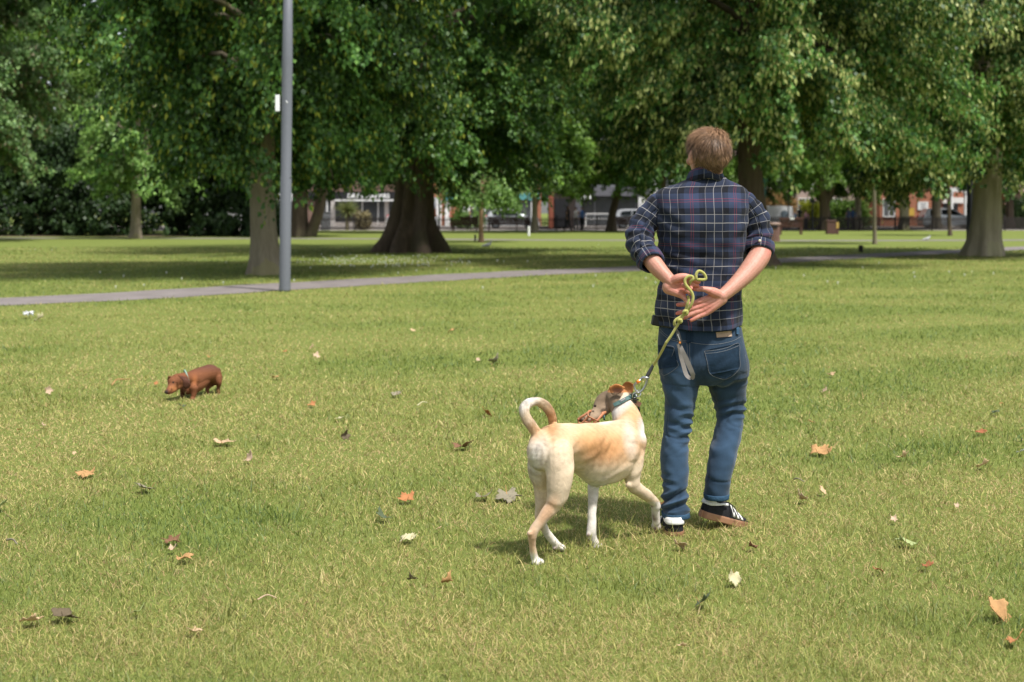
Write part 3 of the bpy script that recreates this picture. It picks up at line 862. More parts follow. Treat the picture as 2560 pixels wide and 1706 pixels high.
sl = sleeve([(440, 590, 6.31, .046), (395, 625, 6.31, .055), (330, 705, 6.305, .0565), (283, 785, 6.29, .059), (270, 858, 6.265, .0635), (292, 940, 6.215, .056), (338, 1012, 6.165, .053)], 'sleeve', .03, 3, .0048)
sr = sleeve([(955, 590, 6.31, .046), (995, 630, 6.31, .054), (1045, 705, 6.31, .0545), (1068, 780, 6.305, .0565), (1078, 850, 6.30, .060), (1078, 915, 6.29, .062)], 'sleeve', .05, 6, .0042)
def cuff(p0, p1, r, y0, y1, seed, parent):
    a, b = V(*c4(*p0), y0), V(*c4(*p1), y1); d = (b - a)
    rows = [(0, .93), (.02, 1.03), (.2, 1.09), (.5, 1.11), (.8, 1.10), (.98, 1.03), (1.0, .90)]
    vs, fs = tube([a + d * f for f, _ in rows], [r * q for _, q in rows], 40, False, 1.0, (0, -1, 0))
    n, m = 40, len(rows); v2 = [vs[i * n + j % n] for i in range(m) for j in range(n + 1)]
    uv = [((j / n - .5) * .36 + .02, rows[i][0] * d.length + .05 + .02 * seed) for i in range(m) for j in range(n + 1)]
    fs = [(i * (n + 1) + j, i * (n + 1) + j + 1, (i + 1) * (n + 1) + j + 1, (i + 1) * (n + 1) + j) for i in range(m - 1) for j in range(n)]
    o = plaid_obj('cuff', v2, fs, uv, parent, lambda co, uv: .004 * vnoise(co, 34, seed) + .002 * np.sin(uv[:, 0] * 70 + 60 * uv[:, 1]))
    s_ = o.modifiers.new('cloth', 'SOLIDIFY'); s_.thickness = .004
    return o
cl = cuff((312, 962), (352, 1022), .0525, 6.20, 6.15, 1, shirt)
cr = cuff((1078, 880), (1072, 948), .0625, 6.295, 6.275, 2, shirt)
M_BUTTON = plain('shirt_button', (.62, .55, .40), .35, var=.1)
h = hit(cr, *c4(1080, 872)) or (V(*c4(1080, 872), 6.22), Vector((0, -1, 0)))
MB().ellipsoid(h[0] + h[1] * .001, (.0062, .0035, .0062)).build('button', M_BUTTON, cr, smooth=True)

# body (head, neck, arms, hands as one skin) ------------------------
fa = math.radians(27)
HC = V(1769, 388, 6.30)
HF, HR, HU = Vector((-math.sin(fa), math.cos(fa), -.05)).normalized(), Vector((math.cos(fa), math.sin(fa), .04)), Vector((.02, .05, 1)).normalized()
HR = HF.cross(HU).normalized(); HU = HR.cross(HF).normalized()
HM = Matrix((HR, HF, HU)).transposed()        # head frame: x right, y face, z up
def hp(x, y, z): return HC + HM @ Vector((x, y, z))
b = MB()
b.ellipsoid(hp(0, -.012, .022), (.074, .094, .086), HM, 28, 18)
b.ellipsoid(hp(0, .028, -.030), (.060, .064, .076), HM, 24, 14)
b.ellipsoid(hp(0, .064, -.078), (.030, .026, .026), HM, 16, 10)
b.tube([hp(0, .090, .010), hp(0, .104, -.016), hp(0, .112, -.030)], [.009, .012, .015], 10)
for s_ in (-1, 1):
    b.ellipsoid(hp(.012 * s_, .102, -.033), (.009, .010, .008), HM, 10, 8)
    b.ellipsoid(hp(.083 * s_, .006, -.014), (.009, .020, .034), HM, 14, 10)
    b.ellipsoid(hp(.088 * s_, -.006, -.004), (.010, .010, .026), HM, 12, 8)
    b.tube([hp(.010 * s_, .090, .020), hp(.032 * s_, .086, .024), hp(.052 * s_, .068, .018)], [.008, .009, .006], 8)
    b.ellipsoid(hp(.042 * s_, .070, -.025), (.022, .016, .020), HM, 12, 8)
for z, w in ((-.052, .004), (-.061, .005)):
    b.tube([hp(-.024, .082, z), hp(0, .094, z), hp(.024, .082, z)], [w * .6, w * 1.2, w * .6], 8)
smooth_tube(b, [(V(1764, 500, 6.31), .070), (V(1764, 455, 6.31), .060), (hp(0, -.020, -.06), .058), (hp(0, -.01, 0), .055)], 20)
b.ellipsoid(V(1757, 560, 6.30), (.165, .085, .14), None, 24, 14)
b.ellipsoid(V(1757, 700, 6.30), (.135, .08, .17), None, 24, 14)
b.ellipsoid(V(1757, 830, 6.30), (.14, .085, .11), None, 24, 14)
smooth_tube(b, [(V(1700, 850, 6.30), .065), (V(1697, 1030, 6.28), .042), (V(1690, 1180, 6.25), .030)], 14)
smooth_tube(b, [(V(1806, 850, 6.30), .065), (V(1828, 1030, 6.33), .042), (V(1795, 1170, 6.30), .030)], 14)
q = lambda x, y, Y, r: (V(*c4(x, y), Y), r)
smooth_tube(b, [q(430, 620, 6.31, .045), q(330, 705, 6.305, .044), q(272, 855, 6.265, .043), q(300, 935, 6.215, .044), q(385, 1050, 6.14, .0400), q(455, 1122, 6.10, .0315), q(488, 1152, 6.085, .029)], 18, flat=.92, up=(0, -1, 0))
smooth_tube(b, [q(965, 620, 6.31, .045), q(1055, 720, 6.31, .045), q(1085, 905, 6.29, .0475), q(1080, 968, 6.26, .0520), q(1030, 1045, 6.22, .0485), q(955, 1130, 6.17, .0400), q(870, 1208, 6.125, .0320), q(822, 1246, 6.105, .0295)], 18, flat=.92, up=(0, -1, 0))
b.ellipsoid(V(*c4(1105, 945), 6.265), (.026, .032, .030), None, 12, 8)
F8 = lambda L: [(V(*c8(x, y), Y), r * (1.07 if r < .0127 else 1.0) + .0003) for x, y, Y, r in L]
def hand(parts):
    for L in parts: smooth_tube(b, F8(L), 12, 4)
# his left hand, palm to the camera, thumb uppermost
hand([[(240, 440, 6.090, .026), (400, 400, 6.075, .019), (600, 330, 6.066, .0125)], [(240, 450, 6.090, .026), (420, 440, 6.075, .018), (645, 430, 6.066, .0125)],
      [(240, 470, 6.090, .026), (420, 500, 6.075, .018), (625, 530, 6.066, .0120)], [(250, 490, 6.090, .025), (400, 560, 6.072, .019), (535, 640, 6.066, .0118)],
      [(300, 360, 6.080, .020), (430, 285, 6.062, .0195), (545, 250, 6.055, .0150), (640, 255, 6.052, .0105), (740, 300, 6.050, .0106), (838, 352, 6.052, .0082)],
      [(600, 335, 6.066, .0120), (700, 385, 6.060, .0098), (765, 415, 6.060, .0090), (812, 428, 6.062, .0078)],
      [(645, 430, 6.066, .0120), (680, 480, 6.050, .0098), (610, 468, 6.040, .0090), (532, 415, 6.040, .0078)],
      [(625, 530, 6.066, .0115), (690, 580, 6.052, .0095), (650, 560, 6.042, .0088), (595, 525, 6.042, .0076)],
      [(535, 640, 6.066, .0115), (585, 710, 6.058, .0093), (640, 775, 6.054, .0084), (688, 832, 6.054, .0070)]])
# his right hand, palm to the camera
hand([[(1290, 640, 6.105, .026), (1060, 680, 6.095, .018), (835, 745, 6.092, .0125)], [(1290, 650, 6.105, .026), (1080, 740, 6.095, .018), (855, 840, 6.092, .0125)],
      [(1290, 670, 6.105, .026), (1100, 800, 6.095, .018), (905, 915, 6.092, .0120)], [(1290, 690, 6.105, .025), (1120, 850, 6.095, .018), (985, 965, 6.092, .0118)],
      [(1240, 610, 6.098, .022), (1130, 560, 6.082, .0215), (1030, 520, 6.075, .0160), (930, 495, 6.072, .0108), (820, 493, 6.072, .0104), (728, 490, 6.074, .0080)],
      [(835, 745, 6.092, .0120), (690, 785, 6.094, .0100), (560, 797, 6.096, .0092), (430, 802, 6.096, .0078)],
      [(855, 840, 6.092, .0120), (700, 885, 6.090, .0100), (560, 930, 6.092, .0092), (420, 972, 6.094, .0078)],
      [(905, 915, 6.092, .0118), (780, 955, 6.088, .0100), (660, 1005, 6.086, .0090), (550, 1062, 6.087, .0076)],
      [(985, 965, 6.092, .0112), (880, 1015, 6.088, .0094), (780, 1062, 6.086, .0084), (690, 1108, 6.086, .0070)]])
me = voxel(b, .0023, 2, .5)
co = get_co(me); no = get_no(me)
t_ = NT('skin')
c = t_.attr()
nz = t_.noise(60, 5, .65, t_.co()); n2 = t_.noise(350, 3, .6, t_.co())
t_.set(t_.mix(t_.math('MULTIPLY', t_.math('MULTIPLY', nz, nz), .85), c, (.34, .105, .07)), .48, spec=.35)
t_.b.inputs['Subsurface Weight'].default_value = .12; t_.b.inputs['Subsurface Radius'].default_value = (.012, .005, .003); t_.b.inputs['Subsurface Scale'].default_value = .5
t_.bump(t_.math('ADD', n2, t_.noise(110, 4, .6, t_.co())), .35, .002)
M_SKIN = t_.m
base = np.array((.52, .275, .205)); pink = np.array((.60, .22, .17)); red = np.array((.52, .13, .10))
col = np.tile(base, (len(co), 1))
def near_pts(co, pts, r):
    d = np.full(len(co), 9.0)
    for p in pts: d = np.minimum(d, np.linalg.norm(co - np.array(p), axis=1))
    return np.exp(-(d / r) ** 2)[:, None]
tips = [V(*c8(x, y), 6.06) for x, y in ((838, 352), (812, 428), (532, 415), (595, 525), (688, 832), (728, 490))] + [V(*c8(x, y), 6.09) for x, y in ((430, 802), (420, 972), (550, 1062), (690, 1108))]
palms = [V(*c8(x, y), 6.05) for x, y in ((400, 420), (500, 500), (560, 400))] + [V(*c8(x, y), 6.08) for x, y in ((850, 800), (930, 900), (1080, 560), (1000, 850))]
col = col * (1 - .75 * near_pts(co, palms, .04)) + pink * .75 * near_pts(co, palms, .04)
col = col * (1 - .8 * near_pts(co, tips, .020)) + red * 1.15 * .8 * near_pts(co, tips, .020)
creases = []
for L, Y in (([(1120, 500), (1000, 590), (900, 660), (850, 720)], 6.07), ([(1080, 880), (960, 820), (860, 780)], 6.07), ([(1000, 960), (940, 880)], 6.07), ([(330, 400), (470, 440), (560, 420)], 6.05), ([(400, 540), (520, 520), (600, 470)], 6.05),
             ([(700, 860), (710, 910)], 6.075), ([(570, 905), (580, 950)], 6.08), ([(775, 935), (795, 985)], 6.072), ([(665, 985), (680, 1030)], 6.073), ([(870, 990), (895, 1040)], 6.075), ([(880, 460), (890, 520)], 6.06), ([(585, 690), (560, 720)], 6.05), ([(640, 760), (625, 790)], 6.047)):
    Q = spline(L, 14) if len(L) > 2 else np.linspace(L[0], L[1], 10)
    creases += [V(*c8(x, y), Y - .004) for x, y in Q]
hsel = np.where(near_pts(co, tips + palms, .09)[:, 0] > .02)[0]
cr_ = np.zeros((len(co), 1)); C_ = np.array([list(p) for p in creases])
for a in range(0, len(hsel), 4000):
    I = hsel[a:a + 4000]; d_ = np.hypot(co[I, None, 0] - C_[None, :, 0], co[I, None, 2] - C_[None, :, 2]) + 3 * (np.abs(co[I, None, 1] - C_[None, :, 1]) > .03)
    cr_[I, 0] = np.exp(-(d_.min(1) / .0021) ** 2)
cr_ *= (no[:, 1] < -.1)[:, None]
col = col * (1 - .55 * cr_) + np.array((.30, .085, .06)) * .55 * cr_
elb = near_pts(co, [V(*c4(1130, 950), 6.24)], .035); col = col * (1 - .6 * elb) + red * 1.1 * .6 * elb
set_col(me, col)
me.materials.append(M_SKIN)
body = link(bpy.data.objects.new('body', me), man)
# fine arm hair
def fuzz(name, me, sel, n, length, width, flow, col, mat, parent, seed=1, lift=.35, jit=.35, curl=0.0):
    """short hairs on a mesh: sel(co, no) -> weight per triangle, flow(p, no) -> lie direction"""
    me.calc_loop_triangles()
    co = get_co(me); tri = np.empty(len(me.loop_triangles) * 3, dtype=np.int32); me.loop_triangles.foreach_get('vertices', tri); tri = tri.reshape(-1, 3)
    A, B, C = co[tri[:, 0]], co[tri[:, 1]], co[tri[:, 2]]
    nr = np.cross(B - A, C - A); ar = np.linalg.norm(nr, axis=1); nr = nr / (ar[:, None] + 1e-12)
    w = ar * sel((A + B + C) / 3, nr); w = w / w.sum()
    r = np.random.RandomState(seed)
    f = r.choice(len(tri), n, p=w); u, v = r.uniform(size=n), r.uniform(size=n); k = u + v > 1; u[k], v[k] = 1 - u[k], 1 - v[k]
    P = A[f] + (B[f] - A[f]) * u[:, None] + (C[f] - A[f]) * v[:, None]; N = nr[f]
    D = flow(P, N); D = D - N * np.sum(D * N, 1)[:, None]; D = unit(D + r.normal(0, jit, D.shape))
    D = D - N * np.sum(D * N, 1)[:, None]; D = unit(unit(D) + N * lift * r.uniform(.4, 1.6, n)[:, None])
    L = (length(P) if callable(length) else np.full(n, length)) * r.uniform(.6, 1.35, n)
    Sd = np.cross(D, N); Sd = unit(Sd) * (width / 2)
    tip = P + D * L[:, None] - N * (curl * L)[:, None]
    base = P - N * .001
    mid = base + D * (L * .5)[:, None] + N * (curl * .1 * L)[:, None]
    cc = col(P, r)
    coo = np.stack([base - Sd, base + Sd, mid + Sd * .8, mid - Sd * .8, tip], 1).reshape(-1, 3)
    i = np.arange(n)[:, None] * 5
    fs = np.concatenate([i + np.array((0, 1, 2)), i + np.array((0, 2, 3)), i + np.array((3, 2, 4))])
    return np_mesh(name, coo, fs, mat, parent, col=np.repeat(cc, 5, 0))
def mat_hair(name, rough=.45, spec=.35):
    t = NT(name); c = t.attr(); t.set(c, rough, spec=spec); t.translucent(c, .2); return t.m
M_HAIR = mat_hair('hair')
armseg = [(V(*c4(1020, 1060), 6.22), V(*c4(830, 1240), 6.1)), (V(*c4(370, 1040), 6.15), V(*c4(470, 1130), 6.09))]
def arm_sel(p, n):
    w = np.zeros(len(p))
    for a, b_ in armseg:
        a, b_ = np.array(a), np.array(b_); ab = b_ - a; t = np.clip((p - a) @ ab / (ab @ ab), 0, 1)
        d = np.linalg.norm(p - a - t[:, None] * ab, axis=1); w = np.maximum(w, (d < .06) * (t > .02) * (t < .98))
    return w + 1e-9
fuzz('arm_hair', me, arm_sel, 5200, .010, .0003, lambda p, n: np.tile(np.array((.3, 0, -1.0)), (len(p), 1)), lambda p, r: np.array((.42, .24, .13)) * r.uniform(.6, 1.2, (len(p), 1)), M_HAIR, body, 4, .3, .5)
# eyes
M_EYE = plain('eye_white', (.7, .68, .64), .2, var=.02); M_IRIS = plain('iris', (.06, .09, .11), .15, var=.1)
for s_ in (-1, 1):
    e = MB().ellipsoid(hp(.031 * s_, .076, .004), (.012, .012, .012)).build('eye', M_EYE, body, smooth=True)
    MB().ellipsoid(hp(.031 * s_, .0865, .004), (.0055, .0025, .0055), HM).build('iris', M_IRIS, e, smooth=True)
    br = MB(); smooth_tube(br, [(hp(.012 * s_, .098, .026), .003), (hp(.033 * s_, .094, .031), .0035), (hp(.055 * s_, .074, .024), .002)], 6); br.build('eyebrow', plain('brow', (.10, .06, .035), .8), body, smooth=True)

# hair: a scalp cap grown with strands
def scalp():
    vs, fs = [], []; n, k = 40, 22
    for i in range(k + 1):
        t = math.pi * i / k
        for j in range(n):
            a = 2 * math.pi * j / n
            x, y, z = math.sin(t) * math.cos(a), math.sin(t) * math.sin(a), math.cos(t)
            vs.append((.083 * x * (1 if z > -.1 else 1 - .30 * (-.1 - z)), -.014 + .100 * y, .016 + (.100 if z > 0 else .112) * z))
    for i in range(k):
        for j in range(n):
            f = (i * n + j, (i + 1) * n + j, (i + 1) * n + (j + 1) % n, i * n + (j + 1) % n)
            c = sum((Vector(vs[q_]) for q_ in f), Vector()) / 4
            low = -.068 + .012 * (c.x / .08) if c.y < -.01 else -.015
            if c.z < low or (c.y > .055 and c.z < .055) or (c.y > .0 and c.z < .012 and abs(c.x) > .05): continue
            fs.append(f)
    return [hp(*v) for v in vs], fs
vs, fs = scalp()
cap = mesh_obj('hair', vs, fs, plain('hair_base', (.085, .052, .03), .7, var=.3, scale=90), man, True)
crown = np.array((.018, -.050, .105))
HMn = np.array(HM); HCn = np.array(HC)
def hair_flow(P, N):
    L = (P - HCn) @ HMn
    d = L - crown; d[:, 2] -= .035
    sw = np.stack([-d[:, 1], d[:, 0], np.zeros(len(d))], 1) * .35
    return unit((d + sw)) @ HMn.T + .60 * np.stack([vnoise(P, 62, 3), vnoise(P, 62, 4), vnoise(P, 62, 5)], 1)
def hair_len(P):
    L = (P - HCn) @ HMn
    return .033 + .018 * np.clip((L[:, 2] + .03) / .09, 0, 1) + .010 * vnoise(P, 40, 9)
def hair_col(P, r):
    t = np.clip(.42 + .34 * vnoise(P, 55, 2) + r.normal(0, .22, len(P)), 0, 1)[:, None]
    return np.array((.10, .055, .030)) * (1 - t) + np.array((.43, .255, .14)) * t
cm = cap.data
for sd_, n_, lf in ((1, 9000, .16), (2, 5600, .36)):
    fuzz('strands', cm, lambda p, n: np.ones(len(p)), n_, hair_len, .0022 if sd_ < 3 else .0011, hair_flow, hair_col, M_HAIR, cap, sd_, lf, .17, .24)

# jeans ------------------------------------------------------------
J = MB()
def slab(rows, n=40, power=2.3, k=4):
    R = spline(rows, k); vs, fs = [], []
    for (py, xl, xr, Y, d) in R:
        a, b_ = V(xl, py, Y), V(xr, py, Y); c = (a + b_) / 2; hw = (b_.x - a.x) / 2
        for j in range(n):
            t = 2 * math.pi * j / n; ct, st = math.cos(t), math.sin(t)
            vs.append((c.x + hw * math.copysign(abs(ct) ** (2 / power), ct), c.y + d * math.copysign(abs(st) ** (2 / power), st), c.z))
    for i in range(len(R) - 1):
        for j in range(n): fs.append((i * n + j, i * n + (j + 1) % n, (i + 1) * n + (j + 1) % n, (i + 1) * n + j))
    fs += [tuple(reversed(range(n))), tuple((len(R) - 1) * n + j for j in range(n))]
    return vs, fs
cv = lambda L: [(c5(0, r[0])[1], c5(r[1], 0)[0], c5(r[2], 0)[0], r[3], r[4]) for r in L]
J.add(*slab(cv([(100, 246, 822, 6.30, .118), (200, 238, 838, 6.295, .128), (300, 234, 862, 6.29, .140), (380, 240, 876, 6.29, .140), (450, 246, 872, 6.295, .125), (500, 262, 858, 6.30, .10)])))
J.add(*slab(cv([(330, 240, 548, 6.275, .112), (430, 246, 545, 6.275, .110), (480, 252, 534, 6.275, .104), (560, 268, 515, 6.275, .096), (620, 276, 502, 6.275, .092), (700, 284, 490, 6.272, .086), (780, 280, 478, 6.272, .078), (860, 272, 464, 6.270, .076),
                (950, 259, 449, 6.265, .080), (1050, 258, 450, 6.258, .078), (1150, 264, 450, 6.25, .074), (1240, 270, 442, 6.243, .070), (1310, 264, 446, 6.24, .070), (1380, 266, 456, 6.24, .074), (1426, 270, 458, 6.24, .076)])))
J.add(*slab(cv([(330, 520, 872, 6.305, .114), (420, 545, 874, 6.312, .110), (480, 566, 864, 6.32, .106), (560, 604, 856, 6.33, .098), (620, 622, 854, 6.335, .092), (680, 636, 846, 6.335, .084), (740, 645, 838, 6.33, .078), (800, 640, 831, 6.32, .078),
                (880, 622, 816, 6.305, .080), (950, 602, 800, 6.295, .080), (1040, 588, 780, 6.285, .076), (1130, 574, 754, 6.28, .070), (1200, 566, 742, 6.28, .066), (1255, 560, 736, 6.282, .066), (1300, 566, 728, 6.285, .066)])))
J.ellipsoid(V(*c5(400, 400), 6.215), (.088, .052, .085), None, 20, 12)
J.ellipsoid(V(*c5(690, 390), 6.225), (.088, .052, .085), None, 20, 12)
me = voxel(J, .0046, 6, .5)
co, no = get_co(me), get_no(me)
xmid = V(1752, 0, MY).x
px_ = 1280 + co[:, 0] / co[:, 1] * FPX; py_ = HZ + (CH - co[:, 2]) / co[:, 1] * FPX
cx5 = (px_ - 1560) * 2.8; cy5 = (py_ - 780) * 2.8
left = cx5 < 540
w = .0018 * vnoise(co, 30, 11)
# creases: bands of folds behind the knees and at the ankles, slanting across the leg
def folds(cy0, sp, amp, freq, slant, side, seed, asym=0.0):
    g = np.exp(-((cy5 - cy0) / sp) ** 2) * side
    xx = (cx5 - np.where(left, 370, 730)) / 100
    ph = (cy5 - cy0) * freq + xx * 100 * slant + 2.6 * vnoise(co, 11, seed) + 1.3 * vnoise(co, 30, seed + 5)
    s = np.sin(ph); m = np.clip(.45 + .9 * vnoise(co, 13, seed + 9) + asym * xx, 0, 1.25)
    return .80 * amp * g * m * (np.abs(s) ** 1.5 * np.sign(s) - .25)
w += folds(790, 100, .0085, .105, .018, left, 21, .3) + folds(880, 120, .0060, .085, -.010, left, 22, .4) + folds(1060, 70, .0034, .10, .0, left, 23) + folds(1190, 70, .0048, .095, -.014, left, 33, -.4) + folds(1325, 75, .0110, .070, .024, left, 24)
w += folds(690, 62, .0105, .105, .020, ~left, 25, .3) + folds(580, 90, .0048, .07, .024, ~left, 26) + folds(1150, 80, .0070, .085, .020, ~left, 27, .3) + folds(1245, 40, .0045, .11, 0, ~left, 28) + folds(900, 120, .0022, .06, .01, ~left, 38)
w += folds(600, 120, .0055, .045, -.040, left, 29) + folds(490, 50, .0050, .08, .04, cy5 > 430, 30) + folds(330, 120, .0030, .05, .04, cy5 > 0, 35)
w += .0016 * vnoise(co, 75, 41) * (cy5 > 420)
def grooves(f, sd, wd, k=(1, 1, 1.7)): return np.exp(-(vnoise(co * np.array(k), f, sd) / wd) ** 2)
_m = np.exp(-((cy5 - np.where(left, 840, 700)) / 130) ** 2) + np.exp(-((cy5 - np.where(left, 1310, 1200)) / 110) ** 2) + .55 * np.exp(-((cy5 - 500) / 90) ** 2)
_g = np.clip(_m, 0, 1) * (grooves(17, 51, .13) + .7 * grooves(30, 52, .14))
w -= .0030 * _g
seam = np.exp(-((cx5 - 475) / 7) ** 2) * (cy5 > 90) * (cy5 < 470); w -= .003 * seam
set_co(me, co + no * w[:, None])
sm_ = None
t_ = NT('denim')
oc = t_.co()
c = t_.attr()
weave = t_.noise(900, 2, .5, t_.co('Object', (1, 1, .25))); mot = t_.noise(26, 5, .65, oc); streak = t_.noise(240, 3, .6, t_.co('Object', (1, 1, .08)))
col = t_.mix(t_.math('MULTIPLY', mot, .5), c, t_.mix(.5, c, (.008, .016, .030)))
col = t_.mix(t_.math('MULTIPLY', streak, .45), col, t_.mix(.5, col, (.075, .13, .21)))
t_.set(col, .85, spec=.15, sheen=.15); t_.bump(weave, .3, .002)
M_DENIM = t_.m
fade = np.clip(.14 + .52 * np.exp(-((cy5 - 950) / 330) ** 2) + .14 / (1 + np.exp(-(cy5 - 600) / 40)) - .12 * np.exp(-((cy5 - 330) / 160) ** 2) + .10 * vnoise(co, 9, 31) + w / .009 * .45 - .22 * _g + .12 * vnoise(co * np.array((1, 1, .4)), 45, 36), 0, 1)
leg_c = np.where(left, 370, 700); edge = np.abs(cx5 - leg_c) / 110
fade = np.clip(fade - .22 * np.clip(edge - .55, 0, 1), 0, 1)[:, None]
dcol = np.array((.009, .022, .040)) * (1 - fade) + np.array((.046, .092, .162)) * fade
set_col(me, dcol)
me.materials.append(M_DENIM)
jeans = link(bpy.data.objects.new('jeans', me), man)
M_STITCH = plain('jean_stitch', (.16, .165, .17), .8, var=.3, scale=200)
M_DENIMP = plain('denim_dark', (.010, .023, .041), .85, var=.5, scale=70, bump=.2, spec=.15)
M_DENIMH = plain('denim_hem', (.03, .068, .115), .85, var=.5, scale=120, bump=.3, spec=.15)
s5 = lambda L: [c5(*p) for p in L]
pk = patch('pocket', s5([(562, 272), (800, 222), (806, 398), (600, 436)]), jeans, M_DENIMP, jeans, .0006, .0025, 14, 12)
for nm, L in (('stitching', [(562, 276), (640, 270), (720, 252), (800, 222), (806, 310), (804, 398), (712, 468), (604, 434), (582, 350), (562, 276)]), ('stitching', [(568, 292), (650, 286), (730, 266), (800, 238)])):
    tube_on(nm, s5(L), jeans, M_STITCH, pk, .0008, .0030, 5, 5)
mb_ = patch('pocket', s5([(604, 436), (804, 398), (760, 434), (712, 466)]), jeans, M_DENIMP, pk, .0006, .0025, 8, 5); mb_.name = 'pocket_tip'
pk2 = patch('pocket', s5([(244, 232), (352, 252), (376, 378), (252, 400)]), jeans, M_DENIMP, jeans, .0006, .0025, 10, 10)
tube_on('stitching', s5([(300, 236), (352, 250), (336, 316)]), jeans, M_STITCH, pk2, .0008, .0030, 5, 4)
tube_on('stitching', s5([(252, 402), (285, 444), (376, 384), (370, 340)]), jeans, M_STITCH, pk2, .0008, .0030, 5, 4)
tube_on('waist_seam', s5([(250, 136), (300, 180), (370, 206), (460, 214), (560, 228), (660, 226), (760, 204), (820, 172)]), jeans, M_STITCH, jeans, .0009, .0004, 5, 5)
tube_on('waist_seam', s5([(252, 120), (300, 165), (370, 194), (460, 204)]), jeans, M_STITCH, jeans, .0008, .0002, 5, 5)
tube_on('centre_seam', s5([(440, 130), (440, 210), (446, 300), (456, 340)]), jeans, M_STITCH, jeans, .0008, .0004, 5, 5)
tube_on('centre_seam', s5([(460, 130), (460, 210), (460, 300), (470, 380), (500, 440)]), jeans, M_STITCH, jeans, .0008, .0004, 5, 5)
patch('belt_loop', s5([(438, 138), (466, 138), (466, 218), (438, 218)]), jeans, M_DENIMP, jeans, .003, .003, 4, 6)
patch('belt_loop', s5([(778, 112), (796, 112), (796, 158), (778, 158)]), jeans, M_DENIMH, jeans, .006, .003, 4, 6)
patch('leather_label', s5([(642, 144), (748, 134), (752, 172), (648, 182)]), jeans, plain('tan_leather', (.36, .25, .17), .7, var=.25, scale=120), jeans, .002, .003, 8, 5)
for L in ([(1400, 263, 457, 6.24, .0765), (1404, 262, 458, 6.24, .0785), (1428, 265, 462, 6.24, .0800), (1432, 267, 460, 6.24, .0780)], [(1270, 557, 736, 6.283, .0675), (1273, 556, 737, 6.283, .0695), (1302, 560, 733, 6.285, .0705), (1306, 562, 731, 6.285, .0685)]):
    hv, hf = slab(cv(L), 40, 2.3, 1)
    mesh_obj('hem', hv, hf, M_DENIMH, jeans, True)
tube_on('side_seam', s5([(848, 300), (862, 380), (856, 450), (846, 560), (838, 640), (828, 760), (808, 880), (785, 980), (758, 1100), (735, 1220)]), jeans, M_STITCH, jeans, .0007, .0002, 5, 5)

# belt and the black pouch clipped to it
bb = MB(); n = 48; zc = V(0, c5(0, 96)[1], MY).z; xc = (V(*c5(534, 0), MY)).x
for k_, (ro, dz) in enumerate(((.172, -.018), (.176, -.018), (.176, .018), (.172, .018))):
    for j in range(n):
        a = 2 * math.pi * j / n; st, ct = math.sin(a), math.cos(a)
        bb.v.append((xc + ro * math.copysign(abs(ct) ** .87, ct), 6.30 + ro * .665 * math.copysign(abs(st) ** .87, st), zc + dz + .010 * ct))
for k_ in range(4):
    for j in range(n): bb.f.append((k_ * n + j, k_ * n + (j + 1) % n, ((k_ + 1) % 4) * n + (j + 1) % n, ((k_ + 1) % 4) * n + j))
belt = bb.build('belt', plain('black_leather', (.012, .012, .013), .5, var=.3), man, smooth=False)
MB().box(V(1641, 802, 6.29), (.040, .055, .044), ry=.20).build('pouch', plain('black_plastic', (.012, .012, .014), .4, var=.2), belt, bevel=.005)

